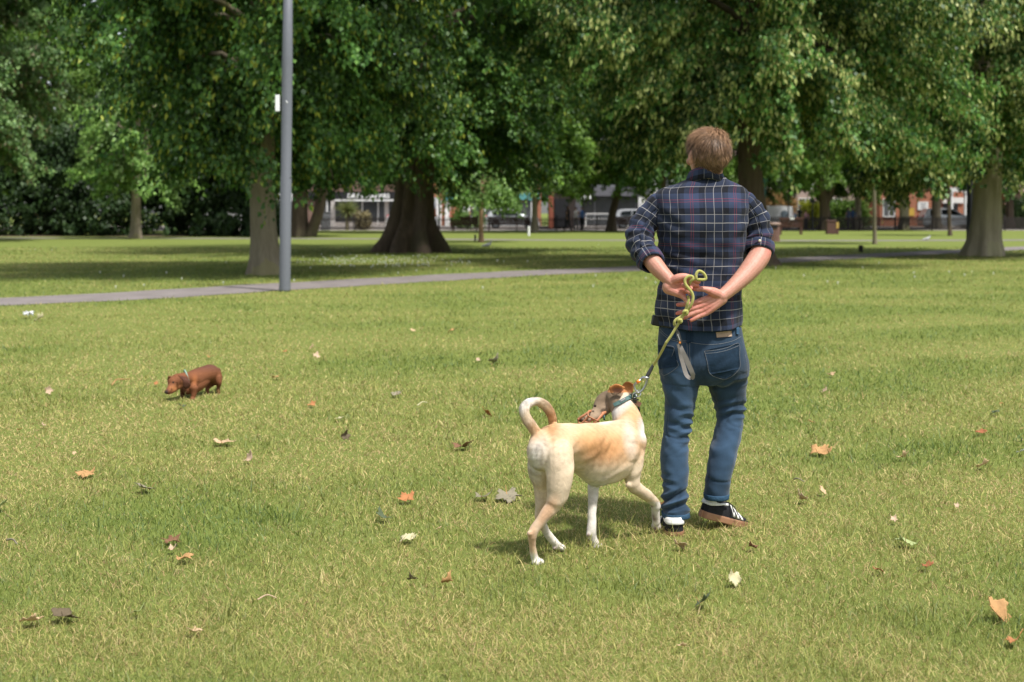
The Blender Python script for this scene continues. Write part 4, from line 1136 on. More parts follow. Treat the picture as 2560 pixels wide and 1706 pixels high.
# shoes -------------------------------------------------------------
M_SUEDE = plain('black_suede', (.016, .016, .018), .85, var=.5, scale=60, bump=.3, spec=.2)
M_WHITE = plain('white_leather', (.72, .71, .68), .5, var=.06)
M_GUM = plain('gum_sole', (.30, .155, .085), .6, var=.18, scale=40)
M_BLACKCORD = plain('black_lace', (.012, .012, .012), .8)
def shoe(heel, fwd, up, L=.275, W=1.0, label=None):
    f = Vector(fwd).normalized(); u = Vector(up); u = (u - f * u.dot(f)).normalized(); r = f.cross(u)
    at = lambda x, y, z: Vector(heel) + f * (x * L) + r * (y * W) + u * z
    #        x    half-w inner/outer  sole-top  top height
    prof = [(-.045, .004, .040), (-.040, .012, .060), (-.028, .020, .076), (-.005, .028, .083), (.05, .034, .083), (.12, .037, .088), (.22, .037, .084), (.32, .037, .080), (.42, .040, .086), (.52, .044, .078), (.64, .048, .062), (.76, .049, .050), (.88, .043, .043), (.96, .031, .037), (1.0, .014, .031)]
    vs, fs = [], []; n = 20
    R = spline(prof, 3)
    for x, w, h in R:
        for j in range(n + 1):
            t = math.pi * j / n; ct, st = math.cos(t), math.sin(t)
            vs.append(at(x, w * math.copysign(abs(ct) ** .62, ct) * (1 - .22 * st * st), .024 + (h - .024) * st ** .75))
    m = n + 1
    for i in range(len(R) - 1):
        for j in range(n): fs.append((i * m + j, i * m + j + 1, (i + 1) * m + j + 1, (i + 1) * m + j))
    fs += [tuple(range(m)), tuple((len(R) - 1) * m + j for j in range(m))]
    o = mesh_obj('shoe', vs, fs, M_SUEDE, man, True)
    sb = MB(); ring = []
    S_ = spline([(x, w + .004) for x, w, h in [(-.065, .003, 0)] + prof + [(1.02, .004, 0)]], 3)
    out = [(x, w) for x, w in S_] + [(x, -w) for x, w in reversed(S_)]
    for z, e in ((-.004, .95), (.0, 1.0), (.020, 1.0), (.026, .96)):
        for x, y in out: ring.append(at(x, y * e, z + .0 * x))
    k = len(out)
    sb.add(ring, [(a * k + j, a * k + (j + 1) % k, (a + 1) * k + (j + 1) % k, (a + 1) * k + j) for a in range(3) for j in range(k)] + [tuple(reversed(range(k))), tuple(3 * k + j for j in range(k))])
    sb.build('sole', M_GUM, o)
    surf = lambda x, th: (lambda w, h: at(x, w * math.copysign(abs(math.cos(th)) ** .62, math.cos(th)) * (1 - .22 * math.sin(th) ** 2) * 1.02, .024 + (h - .024) * math.sin(th) ** .75 * 1.02))(np.interp(x, [p[0] for p in prof], [p[1] for p in prof]), np.interp(x, [p[0] for p in prof], [p[2] for p in prof]))
    # white heel tab
    hv, hf = [], []
    XS = (.36, .26, .17, .10, .04, .0, -.03, -.043)
    cols_ = [(x, 1) for x in XS] + [(x, -1) for x in reversed(XS)]
    for x, sgn in cols_:
        w = np.interp(x, [p[0] for p in prof], [p[1] for p in prof]); hh = np.interp(x, [p[0] for p in prof], [p[2] for p in prof])
        lo = .057 + .018 * min(1, max(0, x) / .30); hi = lo + .009 + .020 * max(0, 1 - max(0, x) / .13)
        for q_ in (0, .33, .66, 1):
            z = lo + (hi - lo) * q_
            wz = w * (1 - .12 * q_) + .002
            hv.append(at(x - .010 * (x < .05) + .03 * q_ * (x < .05), sgn * wz, z))
    for i in range(len(cols_) - 1):
        for j in range(3): hf.append((i * 4 + j, i * 4 + j + 1, i * 4 + j + 5, i * 4 + j + 4))
    ho = mesh_obj('heel_tab', hv, hf, M_WHITE, o, True); mm = ho.modifiers.new('t', 'SOLIDIFY'); mm.thickness = .004; mm.offset = 1
    for sgn in (1, -1):
        for x0 in (.50, .60, .70):
            q_ = []
            for th, dx in ((.12, 0.03), (.35, .01), (.62, -.01), (.95, -.035), (1.15, -.05)):
                a = th if sgn > 0 else math.pi - th
                q_ += [surf(x0 + dx, a), surf(x0 + dx + .052, a)]
            so = mesh_obj('stripe', q_, [(2 * i, 2 * i + 1, 2 * i + 3, 2 * i + 2) for i in range(4)], M_WHITE, o, True); mm = so.modifiers.new('t', 'SOLIDIFY'); mm.thickness = .003; mm.offset = 0
    lb = MB()
    for i in range(5):
        x = .44 + .055 * i; w = .020; z = np.interp(x, [p[0] for p in prof], [p[2] for p in prof]) + .003
        lb.tube([at(x, -w, z - .008), at(x, 0, z), at(x + .02, w, z - .008)], .0022, 6)
    lb.tube([at(.44, .01, .089), at(.42, .045, .085), at(.47, .058, .055)], .0022, 6)
    lb.tube([at(.44, .012, .089), at(.47, .05, .08), at(.55, .066, .052)], .0022, 6)
    lb.build('laces', M_BLACKCORD, o, smooth=True)
    sk = MB().tube([at(.16, 0, .05), at(.17, 0, .10), at(.18, 0, .125)], [.033, .031, .029], 14); sk.build('sock', plain('black_sock', (.010, .010, .012), .9), o, smooth=True)
    return o
hr = V(1757, 1291, 6.285); tr_ = Vector((V(1843, 1312, 6.39)))
shoe(hr, tr_ - hr, (-.02, -.12, 1), L=.245, W=1.0)
hl = V(1688, 1327, 6.165)
shoe(Vector((hl.x, hl.y, -.008)), (-.02, 1, .0), (0, 0, 1), L=.28, W=1.08)
# ------------------------------------------------------------------ the tan and white dog
dog = empty('dog', (V(1450, 1370, 5.95).x, 5.93, 0), 'tan and white dog with curled tail and a basket muzzle, looking back beside the man', 'dog')
D6 = lambda x, y, Y: V(*c6(x, y), Y)
b = MB()
def st(rows, n=18, flat=1.0, up=None, k=5): smooth_tube(b, rows, n, k, flat, up)
K6 = 5.9 / FPX / 3.075                                    # metres per crop pixel
R6 = lambda L: [(D6(x, y, Y), r * K6) for x, y, Y, r in L]
# trunk: upper back line and lower chest line merge into one deep-chested body
st(R6([(300, 585, 5.72, 108), (350, 585, 5.74, 138), (450, 575, 5.80, 148), (560, 570, 5.86, 142), (680, 570, 5.93, 150), (800, 565, 6.00, 158), (900, 560, 6.06, 160), (965, 570, 6.10, 140)]), 22)
st(R6([(600, 645, 5.90, 130), (700, 690, 5.95, 165), (790, 710, 6.00, 180), (870, 690, 6.05, 165), (940, 640, 6.09, 130)]), 22)
st(R6([(470, 640, 5.82, 110), (560, 680, 5.88, 112), (650, 730, 5.93, 135), (730, 760, 5.97, 150), (800, 770, 6.01, 125), (870, 730, 6.05, 110)]), 20)
st(R6([(940, 590, 6.10, 118), (990, 560, 6.13, 95), (1010, 640, 6.13, 75), (985, 720, 6.11, 78)]), 18)
st(R6([(480, 610, 5.81, 120), (600, 630, 5.89, 140), (700, 630, 5.94, 158), (800, 640, 5.99, 172), (900, 640, 6.05, 160), (960, 650, 6.09, 130)]), 20)
st(R6([(640, 700, 5.92, 130), (740, 735, 5.97, 162), (830, 740, 6.02, 150), (890, 720, 6.06, 120)]), 20)
b.ellipsoid(D6(1000, 560, 6.10), (.030, .030, .070), Matrix.Rotation(-.15, 3, 'Y'), 14, 10)
b.ellipsoid(D6(985, 660, 6.07), (.046, .040, .060), None, 14, 10)
# neck
st(R6([(940, 560, 6.09, 140), (955, 470, 6.13, 128), (945, 390, 6.16, 118), (920, 320, 6.19, 106), (890, 270, 6.215, 96), (860, 240, 6.24, 88)]), 20)
# rump and thighs
b.ellipsoid(D6(300, 640, 5.72), (.056, .076, .080), Matrix.Rotation(-.75, 3, 'Z'), 18, 12)
st(R6([(425, 660, 5.70, 112), (430, 780, 5.685, 112), (420, 880, 5.675, 98), (410, 960, 5.67, 84), (392, 1020, 5.665, 68)]), 18)
st(R6([(430, 900, 5.675, 74), (420, 980, 5.67, 70), (372, 1060, 5.665, 56), (315, 1140, 5.66, 47), (255, 1215, 5.65, 38), (222, 1270, 5.645, 37), (214, 1300, 5.645, 36)]), 16)
st(R6([(214, 1285, 5.645, 36), (216, 1340, 5.65, 29), (222, 1400, 5.66, 27), (232, 1450, 5.67, 28), (246, 1482, 5.675, 31)]), 14)
b.ellipsoid(D6(196, 1275, 5.63), (.012, .012, .014), None, 10, 8)
b.ellipsoid(D6(262, 1494, 5.67), (.022, .030, .015), Matrix.Rotation(-.75, 3, 'Z'), 14, 10)
for dx in (-14, 0, 13, 26): b.ellipsoid(D6(262 + dx, 1490 - abs(dx - 6) * .3, 5.69), (.008, .012, .009), Matrix.Rotation(-.75, 3, 'Z'), 8, 6)
# far hind leg
st(R6([(290, 700, 5.76, 105), (285, 800, 5.78, 100), (300, 900, 5.80, 80), (300, 1000, 5.80, 62), (285, 1090, 5.795, 46), (275, 1160, 5.80, 38), (300, 1215, 5.815, 33)]), 14)
st(R6([(285, 1180, 5.80, 36), (320, 1250, 5.825, 31), (360, 1310, 5.85, 29), (395, 1352, 5.865, 30), (425, 1378, 5.875, 33)]), 14)
b.ellipsoid(D6(435, 1382, 5.88), (.024, .024, .015), None, 12, 8)
b.ellipsoid(D6(388, 1388, 5.855), (.010, .010, .008), None, 10, 8)
# far front leg
st(R6([(800, 740, 6.10, 110), (735, 820, 6.04, 82), (692, 900, 5.99, 52), (682, 990, 5.97, 43), (676, 1100, 5.955, 37), (674, 1200, 5.945, 36), (672, 1262, 5.94, 37), (682, 1310, 5.945, 31), (696, 1345, 5.95, 34), (706, 1366, 5.955, 35)]), 16)
b.ellipsoid(D6(712, 1370, 5.955), (.026, .028, .015), Matrix.Rotation(-.75, 3, 'Z'), 12, 8)
for dx in (-10, 4, 18, 30): b.ellipsoid(D6(704 + dx, 1372, 5.965), (.008, .012, .009), None, 8, 6)
b.ellipsoid(D6(650, 1282, 5.925), (.010, .009, .009), None, 10, 8)
# near front leg, stepping forward
st(R6([(980, 620, 6.08, 95), (992, 700, 6.06, 88), (990, 780, 6.05, 76), (985, 850, 6.05, 64), (1000, 905, 6.055, 57), (1055, 950, 6.08, 49), (1115, 995, 6.12, 42), (1158, 1035, 6.155, 37), (1168, 1065, 6.165, 37)]), 16)
b.ellipsoid(D6(958, 898, 6.03), (.016, .018, .016), None, 10, 8)
st(R6([(1160, 1040, 6.16, 38), (1165, 1100, 6.175, 32), (1168, 1150, 6.19, 33), (1172, 1190, 6.20, 36)]), 14)
b.ellipsoid(D6(1138, 1062, 6.15), (.008, .008, .008), None, 8, 6)
b.ellipsoid(D6(1170, 1215, 6.215), (.024, .026, .022), None, 14, 10)
for dx, dy in ((-22, 8), (-6, 22), (10, 24), (20, 8)): b.ellipsoid(D6(1170 + dx, 1214 + dy, 6.20), (.009, .011, .010), None, 8, 6)
# tail
st(R6([(330, 560, 5.74, 62), (275, 530, 5.725, 48), (212, 448, 5.72, 42), (166, 370, 5.73, 40), (158, 308, 5.745, 38), (200, 268, 5.76, 36), (268, 262, 5.78, 36), (325, 300, 5.80, 39), (362, 360, 5.815, 38), (374, 430, 5.83, 34), (362, 500, 5.84, 26)]), 16)
# head, turned back over the left shoulder
HD = lambda x, y, Y: V(*cN(x, y), Y)
KN = 6.25 / FPX / 7.84
RN = lambda L: [(HD(x, y, Y), r * KN) for x, y, Y, r in L]
st(RN([(980, 740, 6.26, 150), (860, 760, 6.27, 190), (740, 790, 6.275, 198), (620, 850, 6.27, 182), (540, 920, 6.26, 142), (480, 1000, 6.245, 104), (400, 1060, 6.225, 82), (300, 1110, 6.20, 74), (215, 1150, 6.18, 66), (175, 1175, 6.17, 55)]), 20)
st(RN([(700, 900, 6.25, 130), (600, 1000, 6.24, 118), (520, 1090, 6.225, 84), (420, 1140, 6.21, 66), (300, 1190, 6.19, 50)]), 16)
b.ellipsoid(HD(160, 1170, 6.165), (.014, .012, .012), None, 10, 8)
# ears
def ear(base, tip, side, w, Y0, Y1, r=22):
    for f in np.linspace(-1, 1, 7):
        smooth_tube(b, [(HD(base[0] + side[0] * f * w * .7, base[1] + side[1] * f * w * .7, Y0), r * KN),
                        (HD((base[0] + tip[0]) / 2 + side[0] * f * w, (base[1] + tip[1]) / 2 + side[1] * f * w, (Y0 + Y1) / 2 + .012 * (1 - f * f)), r * KN),
                        (HD(tip[0] + side[0] * f * w * .22 - abs(f) * 40, tip[1] + side[1] * f * w * .22, Y1), r * .8 * KN)], 8, 4)
b.ellipsoid(HD(930, 640, 6.26), (.050, .050, .024), Matrix.Rotation(.35, 3, 'Y'), 14, 10)
ear((760, 610), (1035, 540), (.26, 1), 86, 6.178, 6.155)
ear((1000, 600), (1232, 488), (.45, 1), 112, 6.31, 6.30)
me = voxel(b, .0042, 7, .5)
def relax(me, w, it):
    co = get_co(me).astype(np.float64); e = np.empty(len(me.edges) * 2, dtype=np.int32); me.edges.foreach_get('vertices', e); e = e.reshape(-1, 2)
    cnt = np.bincount(e.ravel(), minlength=len(co)).astype(float)[:, None]
    for _ in range(it):
        s_ = np.stack([np.bincount(e[:, 0], co[e[:, 1], k], len(co)) + np.bincount(e[:, 1], co[e[:, 0], k], len(co)) for k in range(3)], 1)
        co = co + w[:, None] * .6 * (s_ / cnt - co)
    set_co(me, co)
co = get_co(me)
_x = (1280 + co[:, 0] / co[:, 1] * FPX - 1260) * 3.075; _y = (HZ + (CH - co[:, 2]) / co[:, 1] * FPX - 920) * 3.075
relax(me, np.clip((_x - 470) / 120, 0, 1) * np.clip((960 - _x) / 90, 0, 1) * np.clip((900 - _y) / 80, 0, 1) * np.clip((_y - 400) / 60, 0, 1) * (co[:, 1] < 6.3), 70)
co, no = get_co(me), get_no(me)
_rib = np.exp(-((_x - 790) / 130) ** 2 - ((_y - 660) / 130) ** 2) * np.sin((_x + .30 * _y) * .105)
set_co(me, co + no * (.0022 * vnoise(co, 34, 3) + .0012 * vnoise(co, 80, 4) + .0020 * _rib)[:, None])
co, no = get_co(me), get_no(me)
# coat: tan over the back, cream below, white on chest, belly, feet and tail tip
ppx = 1280 + co[:, 0] / co[:, 1] * FPX; ppy = HZ + (CH - co[:, 2]) / co[:, 1] * FPX
cx6, cy6 = (ppx - 1260) * 3.075, (ppy - 920) * 3.075
tan, cream, white, deep, grey = map(np.array, ((.58, .305, .120), (.68, .545, .39), (.73, .695, .635), (.47, .18, .050), (.19, .140, .092)))
def blob(x, y, rx, ry, rot=0.0, soft=1.0):
    c, s = math.cos(rot), math.sin(rot); dx, dy = cx6 - x, cy6 - y
    u, v = (dx * c + dy * s) / rx, (-dx * s + dy * c) / ry
    return np.clip(1.5 - np.sqrt(u * u + v * v) / soft, 0, 1)
nz = .5 + .5 * vnoise(co, 40, 5)
col = np.tile(cream, (len(co), 1))
def lay(c, m, amt=1.0):
    global col
    m = np.clip(m * amt, 0, 1)[:, None]; col = col * (1 - m) + c * m
lay(tan, blob(760, 560, 300, 150, .15), .72); lay(deep * .6 + tan * .4, blob(750, 640, 200, 105,   .1), .62); lay(tan, blob(340, 520, 130, 80), .6)
lay(tan, blob(1010, 470, 80, 160, -.3), .7); lay(tan, blob(960, 330, 110, 60), .5)
lay(white, blob(970, 545, 48, 135, -.12), .5); lay(white, np.clip((cy6 - 770 - .25 * (cx6 - 600)) / 110, 0, 1) * (cx6 > 540) * (cx6 < 940) * (cy6 < 930), .8)
lay(white, blob(260, 700, 80, 160, .1), .85); lay(cream * 1.08, blob(420, 740, 130, 180), .6)
lay(white, blob(860, 320, 130, 45, -.6), .9); lay(white, blob(780, 360, 60, 60), .9); lay(white, np.clip((cx6 - 1015) / 50, 0, 1) * np.clip((cy6 - 370) / 50, 0, 1) * np.clip((590 - cy6) / 70, 0, 1))
lay(white, (cy6 > 890) * (cx6 > 600) * (cx6 < 780) * 1.0, .85); lay(white, (cx6 > 1080) * (cy6 > 1030) * 1.0, .8)
lay(deep * .65 + cream * .35, blob(330, 1110, 50, 130, .55), .75); lay(deep * .6 + cream * .4, blob(215, 1320, 34, 110), .75); lay(white, np.clip((cy6 - 1415 + 26 * (nz - .5)) / 34, 0, 1) * (cx6 < 330))
lay(white, (cx6 > 270) * (cx6 < 480) * np.clip((cy6 - 1150) / 60, 0, 1) * (cy6 < 1430) * np.clip((cx6 - 285 - (1250 - cy6) * .3) / 30, 0, 1), .8)
lay(white, (cy6 < 420) * (cx6 < 300) * np.clip((430 - cy6 + (120 - cx6)) / 90, 0, 1)); lay(tan, blob(370, 390, 55, 110) * (cy6 < 520) * (cx6 > 300), .7); lay(tan, blob(240, 500, 60, 60), .4)
hx, hy = (ppx - 1430) * 7.84, (ppy - 900) * 7.84
isdog_head = (hx < 1020) & (hy < 1300) & (co[:, 1] > 6.13) & (hy < 1250 - .0 * hx) & (hx + (hy - 1000) * .6 < 800 - 0 * hy)
h_ = isdog_head
col[h_] = grey + (np.array((.33, .245, .165)) - grey) * np.clip((hy[h_] - 750) / 300, 0, 1)[:, None]
earm = (hx > 700) & (hy < 640) & (co[:, 1] > 6.15) & (hx < 1300)
col[earm] = np.array((.46, .19, .062))
inner = np.clip(1.6 - 1.2 * np.hypot((hx - 890) / 125, (hy - 590) / 58), 0, 1) * (co[:, 1] < 6.24)
col = col * (1 - inner[:, None]) + np.array((.23, .10, .065)) * inner[:, None]
st_ = np.sin(cx6 * .9 + cy6 * .25 + 3 * vnoise(co, 90, 6)) * vnoise(co, 130, 8)
col *= (.79 + .22 * nz + .09 * st_ + .07 * vnoise(co, 240, 9))[:, None]
pads = near_pts(co, [D6(1150, 1168, 6.17), D6(1165, 1240, 6.19), D6(1140, 1150, 6.165)], .016) + near_pts(co, [D6(390, 1394, 5.85), D6(425, 1405, 5.865)], .012) + near_pts(co, [D6(650, 1284, 5.92), D6(1138, 1062, 6.145)], .008)
pads = np.clip(pads, 0, 1); col = col * (1 - pads) + np.array((.16, .10, .085)) * pads
anus = near_pts(co, [D6(268, 596, 5.655)], .009); col = col * (1 - anus * .6) + np.array((.10, .04, .035)) * anus * .6
eye = near_pts(co, [HD(448, 905, 6.20)], .010); col = col * (1 - eye) + np.array((.02, .015, .012)) * eye
nose = near_pts(co, [HD(150, 1170, 6.155)], .018); col = col * (1 - nose) + np.array((.02, .016, .018)) * nose
set_col(me, col)
t_ = NT('dog_skin'); c = t_.attr(); n1 = t_.noise(160, 4, .7, t_.co()); t_.set(t_.mix(t_.math('MULTIPLY', n1, .3), c, t_.mix(.5, c, (.3, .17, .09))), .8, spec=.2); t_.bump(n1, .3, .003)
M_DOG = t_.m; me.materials.append(M_DOG)
dbody = link(bpy.data.objects.new('body', me), dog)
KD = me.attributes['Col']
from mathutils.kdtree import KDTree
def kd_of(me):
    co = get_co(me); k = KDTree(len(co))
    for i, p in enumerate(co): k.insert(p, i)
    k.balance(); return k
def col_from(me, col):
    k = kd_of(me)
    def f(P, r):
        idx = np.array([k.find(Vector(p))[1] for p in P])
        return np.clip(col[idx] * r.uniform(.86, 1.18, (len(P), 1)), 0, .9)
    return f
def fur_mat(name):
    t = NT(name); c = t.attr(); t.set(c, .7, spec=.12); t.translucent(c, .5); return t.m
def dog_flow(P, N):
    D = np.tile(np.array((-.72, -.66, -.25)), (len(P), 1))
    x = (1280 + P[:, 0] / P[:, 1] * FPX - 1260) * 3.075; y = (HZ + (CH - P[:, 2]) / P[:, 1] * FPX - 920) * 3.075
    D[y > 760] = (-.1, -.15, -1.0)
    D[(y < 520) & (x < 250)] = (-.2, 0, 1); D[(y < 330) & (x > 190) & (x < 430)] = (.9, .2, .1); D[(y > 300) & (y < 440) & (x > 300) & (x < 430)] = (.2, .2, -1)
    k_ = np.clip((520 - y) / 160, 0, 1) * (x > 780)
    D = D * (1 - k_[:, None]) + np.array((-.2, -.35, -.8)) * k_[:, None]
    dt = np.sum(unit(D) * N, 1)
    D[np.abs(dt) > .55] = (.05, -.05, -1.0)
    return D
def dog_len(P):
    x = (1280 + P[:, 0] / P[:, 1] * FPX - 1260) * 3.075; y = (HZ + (CH - P[:, 2]) / P[:, 1] * FPX - 920) * 3.075
    L = np.full(len(P), .0085)
    L[(x < 430) & (y < 425)] = .013; L[(x < 250) & (y < 520)] = .013; L[(x < 330) & (y > 600) & (y < 1000)] = .012; L[(y > 1050)] = .005
    L[P[:, 1] > 6.2] = .006
    return L
def fur_w(p, n):
    x = (1280 + p[:, 0] / p[:, 1] * FPX - 1260) * 3.075; y = (HZ + (CH - p[:, 2]) / p[:, 1] * FPX - 920) * 3.075
    return 1 + 2.2 * ((x < 430) & (y < 480)) + .8 * ((x < 330) & (y < 1000))
fuzz('fur', me, fur_w, 95000, dog_len, .0012, dog_flow, col_from(me, col), fur_mat('dog_fur'), dbody, 7, .12, .20, .15)
# eye
e_ = MB().ellipsoid(HD(452, 905, 6.205), (.0060, .006, .0055)).build('eye', plain('dog_eye', (.02, .012, .008), .08), dbody, smooth=True)
# collar with tags
M_TEAL = plain('teal_webbing', (.065, .125, .115), .7, var=.25, scale=150, bump=.2)
M_STEEL = plain('polished_steel', (.62, .63, .64), .25, .9, var=.08)
def strip_on(name, pxs, w, target, mat, parent, off, th, k=8):
    """a band laid on a surface along photo pixels"""
    P = spline(pxs, k); up_, lo_ = [], []
    for i in range(len(P)):
        d = P[min(i + 1, len(P) - 1)] - P[max(i - 1, 0)]; d /= np.linalg.norm(d); n_ = np.array((-d[1], d[0])) * w / 2
        for lst, s_ in ((up_, -1), (lo_, 1)):
            h = hit(target, *(P[i] + n_ * s_))
            if h: lst.append((h[0] + h[1] * off, h[0] + h[1] * (off + th)))
            else: lst.append(None)
    good = [i for i in range(len(P)) if up_[i] and lo_[i]]
    vs = []
    for i in good: vs += [up_[i][0], up_[i][1], lo_[i][1], lo_[i][0]]
    fs = [(a * 4 + k_, a * 4 + (k_ + 1) % 4, a * 4 + 4 + (k_ + 1) % 4, a * 4 + 4 + k_) for a in range(len(good) - 1) for k_ in range(4)]
    return mesh_obj(name, vs, fs, mat, parent, False)
collar = strip_on('collar', [cN(1235, 690), cN(1150, 735), cN(1040, 800), cN(930, 860), cN(840, 900)], 9.5, dbody, M_TEAL, dog, .006, .003)
# the rest of the band, round the far side of the neck
cb_ = MB(); smooth_tube(cb_, [(HD(1235, 690, 6.17), .008), (HD(1240, 690, 6.25), .008), (HD(1050, 740, 6.34), .008), (HD(850, 900, 6.33), .008)], 8, 5, .4); cb_.build('collar_band', M_TEAL, collar, smooth=True)
pl = strip_on('badge', [cN(945, 822), cN(1000, 792), cN(1052, 764)], 5.2, collar, plain('grey_badge', (.10, .11, .11), .5), collar, .0012, .0012, 4)
wr = MB()
for i in range(7):
    h = hit(collar, *cN(972 + i * 10.5, 806 - i * 6.0))
    if h: wr.box(h[0] + h[1] * .0036, (.0011, .0006, .0032 + .0008 * (i % 2)), ry=-.45)
if wr.v: wr.build('lettering', plain('white_print', (.75, .75, .73), .6), pl)
rb = MB()
def ring_at(mb, c, r, rr, n1=(1, 0, 0), n2=(0, 0, 1), n=20):
    n1, n2 = Vector(n1), Vector(n2)
    pts = [c + n1 * (r * math.cos(2 * math.pi * i / n)) + n2 * (r * math.sin(2 * math.pi * i / n)) for i in range(n + 1)]
    mb.tube(pts, rr, 6, False)
ring_at(rb, HD(1240, 690, 6.165), .013, .0022, (.75, 0, .66), (-.5, -.3, .6))
ring_at(rb, HD(1300, 660, 6.16), .015, .0022, (.3, .2, .9), (.6, -.6, -.2))
rb.build('d_ring', M_STEEL, collar, smooth=True)
tg = MB().tube([HD(1240, 760, 6.17), HD(1236, 780, 6.17)], .016, 16)
tg.box(HD(1230, 790, 6.17), (.016, .004, .026)); tg.build('tag', plain('dark_tag', (.05, .045, .04), .4, .3), collar)
MB().box(HD(1295, 860, 6.18), (.026, .004, .020), ry=.5).build('tag', plain('rose_tag', (.42, .22, .17), .35, .5), collar)
MB().tube([HD(1300, 900, 6.19), HD(1310, 960, 6.19), HD(1322, 1030, 6.195)], [.004, .005, .004], 6).build('strap_end', plain('dark_webbing', (.02, .025, .025), .8), collar)
# basket muzzle
M_TANM = plain('tan_rubber', (.42, .175, .085), .55, var=.2, scale=60)
mz = MB()
H = lambda x, y, Y: HD(x, y, Y)
def strapline(pts, r=.0048, flat=.45): smooth_tube(mz, [(H(*p), r) for p in pts], 8, 4, flat)
ringA = [(360, 1005, 6.15), (315, 1030, 6.13), (320, 1100, 6.115), (400, 1150, 6.115), (480, 1185, 6.125), (520, 1215, 6.15)]
strapline(ringA, .0062); strapline([(360, 1005, 6.15), (390, 1010, 6.25), (450, 1100, 6.27), (510, 1215, 6.22), (520, 1215, 6.15)], .0055)
strapline([(315, 1035, 6.13), (220, 1100, 6.125), (125, 1165, 6.13)], .0055); strapline([(345, 1020, 6.15), (240, 1085, 6.165), (140, 1150, 6.16)], .0045)
strapline([(320, 1110, 6.115), (250, 1185, 6.12), (180, 1250, 6.125), (130, 1235, 6.13)], .0042); strapline([(400, 1150, 6.115), (350, 1215, 6.118), (260, 1215, 6.12)], .0042)
strapline([(400, 1150, 6.115), (430, 1220, 6.12), (400, 1275, 6.13)], .0042); strapline([(480, 1185, 6.12), (440, 1240, 6.12), (330, 1260, 6.125), (240, 1255, 6.125)], .0046)
strapline([(125, 1165, 6.13), (118, 1200, 6.135), (130, 1235, 6.14)], .0060); strapline([(125, 1165, 6.13), (160, 1150, 6.19), (200, 1180, 6.23), (190, 1240, 6.2), (130, 1235, 6.14)], .005)
strapline([(500, 1190, 6.13), (555, 1120, 6.14), (620, 1050, 6.16), (655, 1030, 6.17)], .0062); strapline([(655, 1030, 6.17), (600, 1045, 6.16), (590, 1075, 6.16)], .006)
mz.build('muzzle', M_TANM, dog, smooth=True)
sb_ = MB(); sb_.tube([H(625, 1080, 6.165), H(628, 1130, 6.165), H(632, 1180, 6.17)], .0045, 6); sb_.build('strap', M_TEAL, dog, smooth=True)

# ------------------------------------------------------------------ the dachshund
dac = empty('dog', (V(450, 990, 10.75).x, 10.75, 0), 'small chestnut brown dachshund with floppy dark ears, nosing over the lawn', 'dog')
b = MB()
KC = 10.75 / FPX / 10.45
def RC(L): return [(V(*cD(x, y), Y), r * KC) for x, y, Y, r in L]
st(RC([(1600, 600, 10.95, 215), (1520, 560, 10.93, 235), (1380, 590, 10.88, 225), (1250, 640, 10.83, 230), (1130, 700, 10.78, 245), (1050, 760, 10.74, 240), (1000, 830, 10.70, 200)]), 20)
st(RC([(1330, 740, 10.86, 190), (1180, 830, 10.79, 215), (1070, 880, 10.74, 215), (1000, 940, 10.70, 170), (940, 990, 10.68, 130)]), 18)
st(RC([(1640, 560, 10.97, 170), (1700, 660, 10.96, 140), (1690, 760, 10.95, 120)]), 16)
st(RC([(1060, 720, 10.72, 200), (950, 700, 10.68, 175), (850, 700, 10.64, 160), (760, 720, 10.61, 165), (660, 750, 10.58, 172), (560, 800, 10.55, 150)]), 18)
st(RC([(640, 760, 10.58, 165), (560, 860, 10.54, 130), (500, 940, 10.51, 100), (440, 1010, 10.48, 80), (385, 1050, 10.46, 58)]), 16)
st(RC([(700, 860, 10.58, 110), (600, 940, 10.54, 92), (510, 1020, 10.50, 70), (430, 1070, 10.47, 48)]), 14)
b.ellipsoid(V(*cD(365, 1055), 10.445), (.013, .012, .011), None, 10, 8)
st(RC([(1090, 960, 10.66, 120), (1090, 1060, 10.655, 85), (1080, 1150, 10.65, 66), (1060, 1230, 10.65, 60)]), 14)
b.ellipsoid(V(*cD(1045, 1240), 10.62), (.022, .030, .014), None, 10, 8)
st(RC([(830, 950, 10.74, 110), (800, 1050, 10.74, 72), (810, 1150, 10.74, 60), (805, 1210, 10.74, 55)]), 14)
b.ellipsoid(V(*cD(795, 1215), 10.71), (.020, .028, .013), None, 10, 8)
st(RC([(1610, 760, 11.0, 130), (1500, 870, 10.98, 85), (1450, 950, 10.96, 62), (1440, 1050, 10.95, 48), (1425, 1150, 10.94, 46)]), 14)
st(RC([(1720, 680, 10.93, 110), (1745, 800, 10.92, 80), (1740, 900, 10.93, 52), (1725, 990, 10.93, 46), (1740, 1090, 10.92, 46)]), 14)
st(RC([(1720, 480, 11.0, 70), (1770, 560, 11.08, 42), (1760, 640, 11.18, 28), (1730, 700, 11.25, 14)]), 10)
for f in np.linspace(-1, 1, 6):
    smooth_tube(b, [(V(*cD(790 + 90 * f, 650 + 30 * f), 10.50), 26 * KC), (V(*cD(890 + 75 * f, 760 + 20 * f), 10.475), 26 * KC), (V(*cD(910 + 70 * f, 880 - 10 * f), 10.475), 26 * KC), (V(*cD(905 + 40 * f, 950 - 25 * abs(f)), 10.48), 22 * KC)], 8, 4)
    smooth_tube(b, [(V(*cD(470 + 25 * f, 650), 10.70), 26 * KC), (V(*cD(440 + 20 * f, 720), 10.72), 24 * KC), (V(*cD(430 + 15 * f, 800), 10.72), 20 * KC)], 8, 4)
me = voxel(b, .0042, 4, .5)
co = get_co(me)
dx = (1280 + co[:, 0] / co[:, 1] * FPX - 380) * 10.45; dy = (HZ + (CH - co[:, 2]) / co[:, 1] * FPX - 880) * 10.45
